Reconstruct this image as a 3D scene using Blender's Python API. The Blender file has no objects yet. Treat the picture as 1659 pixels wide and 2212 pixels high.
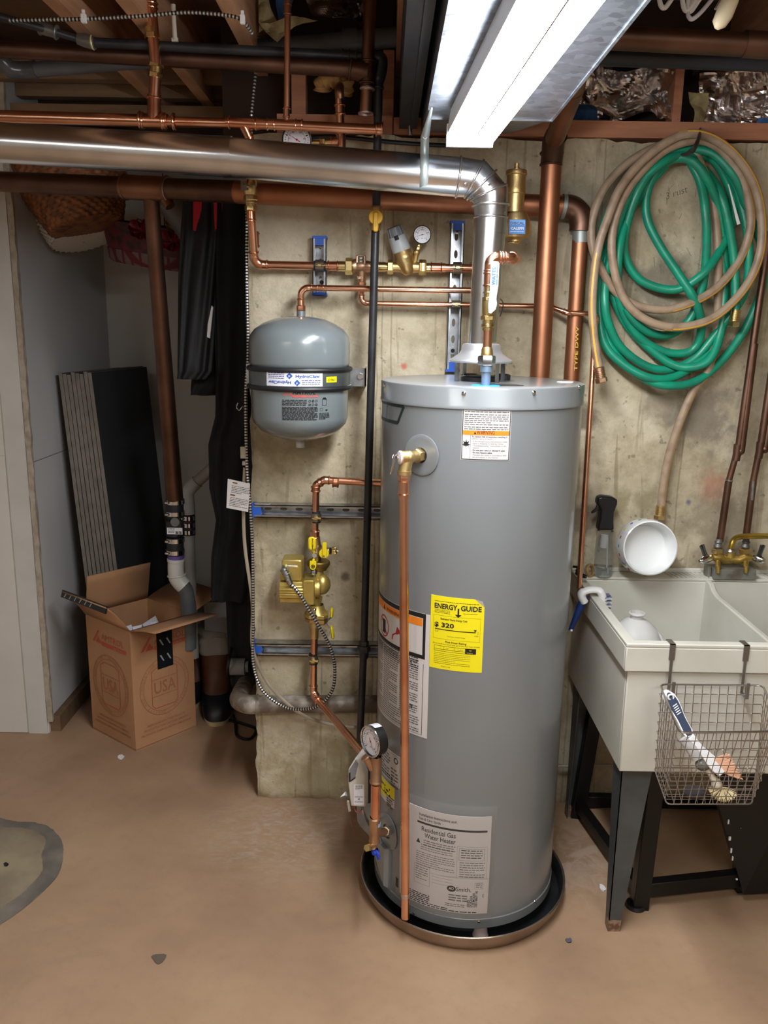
import bpy, math, random
from mathutils import Vector, Matrix
random.seed(7)
scene = bpy.context.scene
COL = scene.collection
sin, cos, pi, rad = math.sin, math.cos, math.pi, math.radians

# ---------------------------------------------------------------- camera
F = 1790.0; CX, CY = 829.5, 1106.0
PITCH = rad(12.6); ROLL = 0.0163; H = 1.615
_R0 = Vector((1, 0, 0)); _U0 = Vector((0, sin(PITCH), cos(PITCH))); _F = Vector((0, cos(PITCH), -sin(PITCH)))
RV = _R0 * cos(ROLL) + _U0 * sin(ROLL); UV = _U0 * cos(ROLL) - _R0 * sin(ROLL)
CAM = Vector((0, 0, H))
def ray(px, py):
    return _F + RV * ((px - CX) / F) - UV * ((py - CY) / F)
def P(px, py, Y):
    d = ray(px, py); return CAM + d * (Y / d.y)
def PZ(px, py, Z):
    d = ray(px, py); return CAM + d * ((Z - H) / d.z)
def PX(px, py, X):
    d = ray(px, py); return CAM + d * (X / d.x)
def depth(p): return (p - CAM).dot(_F)
def RR(wpx, p): return wpx * 0.5 * depth(p) / F

cd = bpy.data.cameras.new('camera'); cam = bpy.data.objects.new('camera', cd); COL.objects.link(cam)
cd.sensor_fit = 'VERTICAL'; cd.sensor_height = 36; cd.sensor_width = 27; cd.lens = F * 36 / 2212
cd.clip_start = 0.02; cd.clip_end = 60
m = Matrix((RV, UV, -_F)).transposed().to_4x4(); m.translation = CAM
cam.matrix_world = m
scene.camera = cam

# ---------------------------------------------------------------- materials
def lin(c):
    return tuple(((v / 255) / 12.92 if v / 255 <= .04045 else ((v / 255 + .055) / 1.055) ** 2.4) for v in c) + (1,)
MATS = {}
def mat(name, rgb, metal=0, rough=.5, var=None, bump=None, coat=0, trans=0, emit=0, spec=None, ior=None, vstretch=None, rvar=0, alpha=1):
    """var=(rgb2, scale, detail, lo, hi); bump=(scale,strength)"""
    if name in MATS: return MATS[name]
    m = bpy.data.materials.new(name); m.use_nodes = True; nt = m.node_tree; N = nt.nodes; L = nt.links
    b = N['Principled BSDF']; b.inputs['Base Color'].default_value = lin(rgb)
    b.inputs['Metallic'].default_value = metal; b.inputs['Roughness'].default_value = rough
    b.inputs['Coat Weight'].default_value = coat; b.inputs['Coat Roughness'].default_value = .08
    b.inputs['Transmission Weight'].default_value = trans
    if spec is not None: b.inputs['Specular IOR Level'].default_value = spec
    if ior: b.inputs['IOR'].default_value = ior
    b.inputs['Alpha'].default_value = alpha
    if emit:
        b.inputs['Emission Color'].default_value = lin(rgb); b.inputs['Emission Strength'].default_value = emit
    tc = N.new('ShaderNodeTexCoord'); co = tc.outputs['Object']
    if vstretch:
        mp = N.new('ShaderNodeMapping'); mp.inputs['Scale'].default_value = vstretch
        L.new(co, mp.inputs[0]); co = mp.outputs[0]
    if var:
        c2, sc, det, lo, hi = var
        n = N.new('ShaderNodeTexNoise'); n.inputs['Scale'].default_value = sc; n.inputs['Detail'].default_value = det
        L.new(co, n.inputs['Vector'])
        r = N.new('ShaderNodeValToRGB'); r.color_ramp.elements[0].position = lo; r.color_ramp.elements[1].position = hi
        r.color_ramp.elements[0].color = lin(rgb); r.color_ramp.elements[1].color = lin(c2)
        L.new(n.outputs['Fac'], r.inputs[0]); L.new(r.outputs[0], b.inputs['Base Color'])
        if rvar:
            mr = N.new('ShaderNodeMapRange'); mr.inputs['To Min'].default_value = rough - rvar; mr.inputs['To Max'].default_value = rough + rvar
            L.new(n.outputs['Fac'], mr.inputs['Value']); L.new(mr.outputs[0], b.inputs['Roughness'])
    if bump:
        n2 = N.new('ShaderNodeTexNoise'); n2.inputs['Scale'].default_value = bump[0]; n2.inputs['Detail'].default_value = 5
        L.new(co, n2.inputs['Vector'])
        bp = N.new('ShaderNodeBump'); bp.inputs['Strength'].default_value = bump[1]; bp.inputs['Distance'].default_value = .004
        L.new(n2.outputs['Fac'], bp.inputs['Height']); L.new(bp.outputs[0], b.inputs['Normal'])
    MATS[name] = m
    return m

COPPER = mat('copper_new', (238, 184, 152), 1, .24, ((214, 146, 112), 9, 4, .4, .7), rvar=.08)
COPPER2 = mat('copper_dull', (184, 130, 98), 1, .48, ((158, 106, 78), 6, 5, .35, .7), bump=(60, .05))
COPPER3 = mat('copper_aged', (172, 126, 98), 1, .42, ((128, 90, 68), 7, 5, .35, .7), bump=(60, .08))
COPPERD = mat('copper_brown', (128, 98, 82), 1, .46, ((98, 74, 62), 8, 5, .35, .7), bump=(60, .08))
BRASS = mat('brass', (234, 214, 156), 1, .24, ((206, 178, 116), 14, 3, .4, .7))
BRASSC = mat('brass_cast', (216, 190, 134), 1, .42, ((188, 158, 104), 10, 3, .4, .7), bump=(220, .15))
BRONZE = mat('bronze_cast', (198, 164, 134), 1, .42, ((168, 130, 102), 12, 3, .4, .7), bump=(220, .15))
CHROME = mat('chrome', (225, 228, 232), 1, .12)
STEEL = mat('zinc_steel', (190, 194, 198), 1, .3, ((150, 154, 158), 30, 3, .4, .7))
STEELW = mat('steel_wire', (180, 176, 172), 1, .28)
FLUE = mat('flue_steel', (232, 234, 236), 1, .22, ((188, 192, 196), 5, 4, .4, .7), rvar=.05, bump=(9, .05))
BLACKIRON = mat('black_iron', (58, 60, 62), .4, .38, ((42, 43, 45), 12, 4, .4, .7), bump=(120, .1))
HGREY = mat('heater_enamel', (134, 139, 141), .25, .3, ((128, 133, 135), 3, 2, .4, .7), coat=.35, bump=(5, .03))
TGREY = mat('tank_enamel', (126, 136, 138), .1, .26, ((120, 130, 132), 3, 2, .4, .7), coat=.5)
GOLD = mat('gold_paint', (204, 182, 104), .75, .38, ((182, 158, 84), 18, 3, .4, .7), bump=(160, .06))
YELLOW = mat('yellow_vinyl', (232, 208, 28), 0, .35)
YELLOWV = mat('yellow_handle', (238, 186, 20), 0, .35)
BLUE = mat('blue_plastic', (38, 92, 190), 0, .4)
BLUEL = mat('blue_ring', (36, 140, 230), 0, .45)
WHITE = mat('white_plastic', (226, 226, 224), 0, .35)
WHITED = mat('white_handle', (214, 216, 218), 0, .35)
BLACK = mat('black_plastic', (22, 22, 24), 0, .4)
RUBBER = mat('black_rubber', (30, 31, 33), 0, .5)
PAPER = mat('label_paper', (206, 202, 198), 0, .5)
PAPERW = mat('white_label', (226, 228, 234), 0, .4)
INK = mat('black_ink', (24, 24, 26), 0, .5)
INKG = mat('grey_ink', (96, 94, 94), 0, .6)
RED = mat('red_ink', (176, 30, 36), 0, .5)
ORANGE = mat('orange_ink', (236, 132, 30), 0, .5)
BLUEINK = mat('blue_ink', (44, 88, 168), 0, .5)
NAVY = mat('navy_ink', (40, 60, 130), 0, .5)
CLEARP = mat('clear_plastic', (235, 238, 240), 0, .08, trans=.94, ior=1.3)
PVC = mat('grey_pvc', (96, 98, 100), 0, .45, ((84, 86, 88), 8, 3, .4, .7))
PVCW = mat('white_pvc', (206, 206, 200), 0, .35)
WOOD = mat('lumber', (198, 154, 116), 0, .7, ((172, 124, 90), 5, 6, .35, .7), vstretch=(6, 1, 9), bump=(40, .2))
WOODX = mat('lumber_sill', (186, 128, 94), 0, .7, ((158, 104, 76), 5, 6, .35, .7), vstretch=(1, 6, 9), bump=(40, .2))
TUB = mat('utility_tub', (206, 204, 192), 0, .35, ((186, 184, 170), 4, 6, .4, .75), coat=.1)
TUBLEG = mat('painted_leg', (84, 88, 88), .3, .5, ((66, 69, 70), 9, 5, .4, .7), bump=(30, .15))
BLACKSTEEL = mat('black_painted_steel', (16, 17, 18), .2, .35, bump=(20, .1))

# ---------------------------------------------------------------- mesh builder
_text_cache = {}
def text_geo(s, bold=0.0):
    k = (s, bold)
    if k in _text_cache: return _text_cache[k]
    cu = bpy.data.curves.new('t', 'FONT'); cu.body = s; cu.size = 1; cu.resolution_u = 2; cu.fill_mode = 'FRONT'; cu.offset = bold
    ob = bpy.data.objects.new('t', cu)
    me = bpy.data.meshes.new_from_object(ob)
    vs = [(v.co.x, v.co.y) for v in me.vertices]; fs = [tuple(p.vertices) for p in me.polygons]
    bpy.data.objects.remove(ob); bpy.data.curves.remove(cu); bpy.data.meshes.remove(me)
    w = (max(v[0] for v in vs) if vs else 0)
    _text_cache[k] = (vs, fs, w); return _text_cache[k]

def frames(pts, closed=False):
    n = len(pts); T = []
    for i in range(n):
        if closed: t = pts[(i + 1) % n] - pts[i - 1]
        else: t = pts[min(i + 1, n - 1)] - pts[max(i - 1, 0)]
        T.append(t.normalized() if t.length > 1e-9 else Vector((0, 0, 1)))
    a = Vector((0, 0, 1)) if abs(T[0].z) < .9 else Vector((1, 0, 0))
    u = (a - T[0] * a.dot(T[0])).normalized(); out = []
    for t in T:
        u = (u - t * u.dot(t));
        if u.length < 1e-6: u = t.orthogonal()
        u.normalize(); out.append((t, u, t.cross(u)))
    return out

class MB:
    def __init__(s): s.v = []; s.f = []; s.m = []
    def add(s, vs, fs, m=0):
        o = len(s.v); s.v += [tuple(v) for v in vs]
        for f in fs: s.f.append(tuple(i + o for i in f)); s.m.append(m)
        return s
    def box(s, lo, hi, m=0, M=None):
        x0, y0, z0 = lo; x1, y1, z1 = hi
        vs = [Vector(q) for q in ((x0, y0, z0), (x1, y0, z0), (x1, y1, z0), (x0, y1, z0), (x0, y0, z1), (x1, y0, z1), (x1, y1, z1), (x0, y1, z1))]
        if M: vs = [M @ q for q in vs]
        return s.add(vs, [(0, 3, 2, 1), (4, 5, 6, 7), (0, 1, 5, 4), (1, 2, 6, 5), (2, 3, 7, 6), (3, 0, 4, 7)], m)
    def cbox(s, c, sz, M=None, m=0, bev=0.0):
        hx, hy, hz = sz[0] / 2, sz[1] / 2, sz[2] / 2
        MM = Matrix.Translation(Vector(c)) @ (M.to_4x4() if M else Matrix.Identity(4))
        if bev <= 0: return s.box((-hx, -hy, -hz), (hx, hy, hz), m, MM)
        # rounded in xz outline, chamfered in y
        def outline(ix):
            o = []
            bx = hx - ix; bz = hz - ix; r = max(bev - ix * .6, .0002)
            for cx_, cz_, a0 in ((bx - r, bz - r, 0), (-bx + r, bz - r, 90), (-bx + r, -bz + r, 180), (bx - r, -bz + r, 270)):
                for k in range(4):
                    a = rad(a0 + k * 30); o.append((cx_ + r * cos(a), cz_ + r * sin(a)))
            return o
        e = bev * .4
        rings = [(-hy, e), (-hy + e, 0), (hy - e, 0), (hy, e)]
        vs = []; n = 16
        for y, ix in rings: vs += [MM @ Vector((x, y, z)) for x, z in outline(ix)]
        fs = [tuple(range(n)), tuple(reversed(range(3 * n, 4 * n)))]
        for r_ in range(3):
            for i in range(n):
                j = (i + 1) % n; fs.append((r_ * n + i, (r_ + 1) * n + i, (r_ + 1) * n + j, r_ * n + j))
        return s.add(vs, fs, m)
    def tube(s, pts, r, seg=14, closed=False, caps=True, m=0, sx=1, mfun=None):
        pts = [Vector(p) for p in pts]
        fr = frames(pts, closed); n = len(pts); vs = []
        for i, p in enumerate(pts):
            t, u, w = fr[i]; ri = r[i] if isinstance(r, (list, tuple)) else r
            for k in range(seg):
                a = 2 * pi * k / seg; vs.append(p + u * (ri * cos(a)) + w * (ri * sx * sin(a)))
        o = len(s.v); s.v += [tuple(v) for v in vs]
        for i in range(n if closed else n - 1):
            j = (i + 1) % n
            for k in range(seg):
                l = (k + 1) % seg
                s.f.append((o + i * seg + k, o + i * seg + l, o + j * seg + l, o + j * seg + k)); s.m.append(mfun(i, k) if mfun else m)
        if caps and not closed:
            s.f.append(tuple(o + k for k in reversed(range(seg)))); s.m.append(m)
            s.f.append(tuple(o + (n - 1) * seg + k for k in range(seg))); s.m.append(m)
        return s
    def cyl(s, a, b, r0, r1=None, seg=24, caps=True, m=0):
        return s.tube([a, b], [r0, r0 if r1 is None else r1], seg, False, caps, m)
    def lathe(s, prof, o, axis=(0, 0, 1), seg=32, m=0, ref=None, sx=1, mfun=None, caps=False):
        o = Vector(o); ax = Vector(axis).normalized()
        u = Vector(ref) if ref else (Vector((1, 0, 0)) if abs(ax.x) < .9 else Vector((0, 1, 0)))
        u = (u - ax * u.dot(ax)).normalized(); w = ax.cross(u); vs = []
        for r, h in prof:
            for k in range(seg):
                a = 2 * pi * k / seg; vs.append(o + ax * h + u * (r * cos(a)) + w * (r * sx * sin(a)))
        fs = []; ms = []
        for i in range(len(prof) - 1):
            for k in range(seg):
                l = (k + 1) % seg; fs.append((i * seg + k, i * seg + l, (i + 1) * seg + l, (i + 1) * seg + k))
                ms.append(mfun(i, k) if mfun else m)
        if caps or prof[0][0] > 1e-5 and caps: pass
        if caps:
            fs.append(tuple(reversed(range(seg)))); ms.append(m)
            fs.append(tuple((len(prof) - 1) * seg + k for k in range(seg))); ms.append(m)
        off = len(s.v); s.v += [tuple(v) for v in vs]
        for f, mm in zip(fs, ms): s.f.append(tuple(i + off for i in f)); s.m.append(mm)
        return s
    def sphere(s, c, r, seg=16, rings=10, sc=(1, 1, 1), m=0, M=None):
        c = Vector(c); vs = []; fs = []
        for i in range(rings + 1):
            th = pi * i / rings
            for k in range(seg):
                a = 2 * pi * k / seg
                q = Vector((r * sc[0] * sin(th) * cos(a), r * sc[1] * sin(th) * sin(a), r * sc[2] * cos(th)))
                if M: q = M @ q
                vs.append(c + q)
        for i in range(rings):
            for k in range(seg):
                l = (k + 1) % seg; fs.append((i * seg + k, (i + 1) * seg + k, (i + 1) * seg + l, i * seg + l))
        return s.add(vs, fs, m)
    def torus(s, c, axis, R, r, seg=28, rs=8, m=0):
        c = Vector(c); ax = Vector(axis).normalized(); u = ax.orthogonal().normalized(); w = ax.cross(u)
        return s.tube([c + u * (R * cos(2 * pi * k / seg)) + w * (R * sin(2 * pi * k / seg)) for k in range(seg)], r, rs, True, False, m)
    def hexnut(s, a, b, r, m=0):
        a = Vector(a); b = Vector(b); e = (b - a) * .12
        return s.tube([a, a + e, b - e, b], [r * .9, r, r, r * .9], 6, False, True, m)
    def prism(s, poly, d, m=0):
        n = len(poly); d = Vector(d); vs = [Vector(p) for p in poly] + [Vector(p) + d for p in poly]
        fs = [tuple(range(n)), tuple(reversed(range(n, 2 * n)))] + [(i, (i + 1) % n + 0, (i + 1) % n + n, i + n)[::-1] for i in range(n)]
        return s.add(vs, fs, m)
    def grid(s, mf, u0, u1, v0, v1, nu=1, nv=1, d=0.0, m=0):
        vs = [mf(u0 + (u1 - u0) * i / nu, v0 + (v1 - v0) * j / nv, d) for j in range(nv + 1) for i in range(nu + 1)]
        fs = [(j * (nu + 1) + i, j * (nu + 1) + i + 1, (j + 1) * (nu + 1) + i + 1, (j + 1) * (nu + 1) + i) for j in range(nv) for i in range(nu)]
        return s.add(vs, fs, m)
    def slab(s, mf, u0, u1, v0, v1, nu=1, nv=1, d0=0.0, d1=.001, m=0):
        s.grid(mf, u0, u1, v0, v1, nu, nv, d1, m)
        for (a, b, n_) in (((u0, v0), (u1, v0), nu), ((u1, v0), (u1, v1), nv), ((u1, v1), (u0, v1), nu), ((u0, v1), (u0, v0), nv)):
            vs = []
            for i in range(n_ + 1):
                t = i / n_; uu = a[0] + (b[0] - a[0]) * t; vv = a[1] + (b[1] - a[1]) * t
                vs += [mf(uu, vv, d0), mf(uu, vv, d1)]
            s.add(vs, [(2 * i, 2 * i + 2, 2 * i + 3, 2 * i + 1) for i in range(n_)], m)
        return s
    def text(s, txt, mf, u, v, size, m=0, d=.0008, align='L', bold=0.0, sx=1.0, w=None, shear=0, rot=0):
        vs, fs, tw = text_geo(txt, bold)
        if w: sx = w / max(tw * size, 1e-6)
        off = 0 if align == 'L' else (-tw * size * sx / 2 if align == 'C' else -tw * size * sx)
        out = []
        for x, y in vs:
            X = x * size * sx + off + shear * y * size; Y = y * size
            if rot: X, Y = X * cos(rot) - Y * sin(rot), X * sin(rot) + Y * cos(rot)
            out.append(mf(u + X, v + Y, d))
        return s.add(out, fs, m)
    def lines(s, mf, u0, u1, vtop, n, pitch, h, m=0, d=.0007, fill=.8, last=.6):
        for i in range(n):
            v = vtop - i * pitch; u = u0; end = u1 if i % 5 != 4 else u0 + (u1 - u0) * last
            while u < end - h:
                w = random.uniform(2.2, 6.5) * h; w = min(w, end - u)
                s.grid(mf, u, u + w, v - h, v, 1, 1, d, m); u += w + h * .9
        return s
    def rect(s, mf, u0, u1, v0, v1, t, m=0, d=.0007, nu=8):
        s.grid(mf, u0, u1, v0, v0 + t, nu, 1, d, m); s.grid(mf, u0, u1, v1 - t, v1, nu, 1, d, m)
        s.grid(mf, u0, u0 + t, v0, v1, 1, 4, d, m); s.grid(mf, u1 - t, u1, v0, v1, 1, 4, d, m); return s
    def poly(s, mf, pts, m=0, d=.0008): return s.add([mf(x, y, d) for x, y in pts], [tuple(range(len(pts)))], m)
    def disc(s, mf, u, v, r, m=0, d=.0008, n=20, r0=None, sy=1, a0=0, a1=2 * pi):
        if r0 is None:
            return s.add([mf(u + r * cos(2 * pi * k / n), v + r * sy * sin(2 * pi * k / n), d) for k in range(n)], [tuple(range(n))], m)
        vs = []
        for k in range(n + 1):
            a = a0 + (a1 - a0) * k / n; vs += [mf(u + r * cos(a), v + r * sy * sin(a), d), mf(u + r0 * cos(a), v + r0 * sy * sin(a), d)]
        return s.add(vs, [(2 * k, 2 * k + 2, 2 * k + 3, 2 * k + 1) for k in range(n)], m)
    def build(s, name, mats, parent=None, smooth=38, bevel=0, solid=0, sub=0, kind=None):
        me = bpy.data.meshes.new(name); me.from_pydata(s.v, [], s.f)
        if not isinstance(mats, (list, tuple)): mats = [mats]
        for mm in mats: me.materials.append(mm)
        for p, mi in zip(me.polygons, s.m): p.material_index = mi
        me.validate(); me.update()
        if smooth:
            me.shade_smooth(); me.set_sharp_from_angle(angle=rad(smooth))
        o = bpy.data.objects.new(name, me); COL.objects.link(o)
        if parent:
            o.parent = parent
            if parent.type == 'EMPTY': o.location = -parent.location
        if bevel:
            b = o.modifiers.new('bevel', 'BEVEL'); b.width = bevel; b.segments = 2; b.limit_method = 'ANGLE'; b.angle_limit = rad(40)
        if solid:
            q = o.modifiers.new('solid', 'SOLIDIFY'); q.thickness = solid; q.offset = 0
        if sub:
            q = o.modifiers.new('sub', 'SUBSURF'); q.levels = sub; q.render_levels = sub
        if kind: o['kind'] = kind
        return o
def thing(name, label, cat, loc, group=None):
    o = bpy.data.objects.new(name, None); COL.objects.link(o); o.location = Vector(loc); o.empty_display_size = .05
    o['label'] = label; o['category'] = cat
    if group: o['group'] = group
    return o
def tag(o, label, cat, group=None, kind=None):
    o['label'] = label; o['category'] = cat
    if group: o['group'] = group
    if kind: o['kind'] = kind
    return o
def spline(pts, n=10, closed=False):
    pts = [Vector(p) for p in pts]; out = []; N = len(pts)
    for i in range(N if closed else N - 1):
        if closed: p0, p1, p2, p3 = pts[i - 1], pts[i], pts[(i + 1) % N], pts[(i + 2) % N]
        else: p0, p1, p2, p3 = pts[max(i - 1, 0)], pts[i], pts[i + 1], pts[min(i + 2, N - 1)]
        for k in range(n):
            t = k / n; t2 = t * t; t3 = t2 * t
            out.append(.5 * ((2 * p1) + (p2 - p0) * t + (2 * p0 - 5 * p1 + 4 * p2 - p3) * t2 + (3 * p1 - p0 - 3 * p2 + p3) * t3))
    if not closed: out.append(pts[-1])
    return out
def resample(pts, step):
    out = [pts[0]]; acc = 0
    for a, b in zip(pts, pts[1:]):
        L = (b - a).length
        if L < 1e-9: continue
        t = step - acc
        while t <= L: out.append(a + (b - a) * (t / L)); t += step
        acc = L - (t - step)
    return out
def arcpath(pts, er):
    """fillet a polyline: returns straight segments and arcs"""
    pts = [Vector(p) for p in pts]; segs = []; cur = pts[0]
    for i in range(1, len(pts) - 1):
        a = (pts[i] - pts[i - 1]).normalized(); b = (pts[i + 1] - pts[i]).normalized()
        ang = a.angle(b)
        if ang < .02: continue
        R = er; t = R * math.tan(ang / 2)
        p0 = pts[i] - a * t; p1 = pts[i] + b * t
        arc = []
        n = 10
        ax = a.cross(b).normalized(); c = p0 + ax.cross(a).normalized() * R
        for k in range(n + 1):
            arc.append(c + Matrix.Rotation(ang * k / n, 3, ax) @ (p0 - c))
        segs.append(('s', [cur, p0])); segs.append(('a', arc, a, b)); cur = p1
    segs.append(('s', [cur, pts[-1]])); return segs
def run(t, pts, r, mt, er=None, fmat=None, fit=True, seg=20):
    """pipe run: straight pipes + elbows as parts"""
    er = er or r * 2.2; fmat = fmat or mt
    for q in arcpath(pts, er):
        if q[0] == 's':
            if (q[1][1] - q[1][0]).length > .002: MB().cyl(q[1][0], q[1][1], r, seg=seg).build('pipe', mt, t)
        else:
            arc, a, b = q[1:]; L = r * 1.3
            path = [arc[0] - a * L, arc[0] - a * .001] + arc + [arc[-1] + b * .001, arc[-1] + b * L]
            k = 1.13 if fit else 1.0
            rs = [r * k] * 2 + [r * (k + .03)] * len(arc) + [r * k] * 2
            mb = MB().tube(path, rs, seg)
            if fit:
                mb.torus(arc[0] - a * L * .75, a, r * 1.17, r * .16); mb.torus(arc[-1] + b * L * .75, b, r * 1.17, r * .16)
            mb.build('elbow', fmat, t)
def fitting(t, a, b, r, mt, beads=(.12, .88), name='coupling', k=1.14):
    a = Vector(a); b = Vector(b); mb = MB().cyl(a, b, r * k, seg=22)
    for q in beads: mb.torus(a.lerp(b, q), b - a, r * (k + .06), r * .17)
    return mb.build(name, mt, t)
def tee(t, a, b, c, r, mt, rb=None, name='tee'):
    a, b, c = Vector(a), Vector(b), Vector(c); mid = a.lerp(b, .5); rb = rb or r
    mb = MB().cyl(a, b, r * 1.16, seg=22).tube([mid, mid.lerp(c, .45), mid.lerp(c, .6), c], [rb * 1.25, rb * 1.22, rb * 1.14, rb * 1.14], 20)
    for q in (.1, .9): mb.torus(a.lerp(b, q), b - a, r * 1.22, r * .18)
    mb.torus(mid.lerp(c, .86), c - mid, rb * 1.2, rb * .18)
    return mb.build(name, mt, t)
def plane_map(o, ux, uy):
    """u,v in metres along ux (right), uy (up); d along outward normal ux x uy"""
    o = Vector(o); ux = Vector(ux).normalized(); uy = Vector(uy); uy = (uy - ux * uy.dot(ux)).normalized(); n = ux.cross(uy)
    return lambda u, v, d=0: o + ux * u + uy * v + n * d
def loft(rows, seg=28, folds=0, famp=0.0, caps=True, mb=None, m=0, ph=0):
    """rows: list of (center Vector, half width, half thickness, xaxis)"""
    mb = mb or MB(); vs = []; n = len(rows)
    for i, (c, hw, ht, ux) in enumerate(rows):
        ux = Vector(ux).normalized(); uy = Vector((0, 0, 1)).cross(ux).normalized()
        for k in range(seg):
            a = 2 * pi * k / seg
            q = 1 + famp * sin(folds * a + ph + i * .25)
            ca, sa = cos(a), sin(a)
            e = .72
            vs.append(Vector(c) + ux * (hw * math.copysign(abs(ca) ** e, ca) * (1 + .15 * (q - 1))) + uy * (ht * math.copysign(abs(sa) ** e, sa) * q))
    fs = [(i * seg + k, i * seg + (k + 1) % seg, (i + 1) * seg + (k + 1) % seg, (i + 1) * seg + k) for i in range(n - 1) for k in range(seg)]
    if caps: fs += [tuple(reversed(range(seg))), tuple((n - 1) * seg + k for k in range(seg))]
    return mb.add(vs, fs, m)
def cable(path, r, pitch=.009):
    """armoured cable: helical ribs, bright crests and dark grooves"""
    pts = resample(spline(path, 24), pitch / 2); rs = [r if i % 2 else r * .78 for i in range(len(pts))]
    return MB().tube(pts, rs, 10, mfun=lambda i, k: (i // 1) % 2)
# ---------------------------------------------------------------- setting
W = 2.60          # face of the concrete wall
def nodemat(name):
    m = bpy.data.materials.new(name); m.use_nodes = True; nt = m.node_tree
    return m, nt.nodes, nt.links, nt.nodes['Principled BSDF']
def ramp(N, stops):
    r = N.new('ShaderNodeValToRGB'); cr = r.color_ramp
    while len(cr.elements) < len(stops): cr.elements.new(.5)
    for e, (p, c) in zip(cr.elements, stops): e.position = p; e.color = lin(c) if max(c) > 1 else (c[0], c[1], c[2], 1)
    return r
def noise(N, L, co, scale, detail=6, rough=.6, mapscale=None, dist=0):
    if mapscale:
        mp = N.new('ShaderNodeMapping'); mp.inputs['Scale'].default_value = mapscale; L.new(co, mp.inputs[0]); co = mp.outputs[0]
    n = N.new('ShaderNodeTexNoise'); n.inputs['Scale'].default_value = scale; n.inputs['Detail'].default_value = detail
    n.inputs['Roughness'].default_value = rough; n.inputs['Distortion'].default_value = dist
    L.new(co, n.inputs['Vector']); return n.outputs['Fac']
def mix(N, L, fac, a, b, mode='MIX'):
    x = N.new('ShaderNodeMix'); x.data_type = 'RGBA'; x.blend_type = mode
    if isinstance(fac, float): x.inputs[0].default_value = fac
    else: L.new(fac, x.inputs[0])
    for k, q in ((6, a), (7, b)):
        if isinstance(q, tuple): x.inputs[k].default_value = q
        else: L.new(q, x.inputs[k])
    return x.outputs[2]
def math_(N, L, op, a, b=None, clamp=False):
    x = N.new('ShaderNodeMath'); x.operation = op; x.use_clamp = clamp
    for k, q in ((0, a), (1, b)):
        if q is None: continue
        if isinstance(q, (int, float)): x.inputs[k].default_value = q
        else: L.new(q, x.inputs[k])
    return x.outputs[0]

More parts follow.
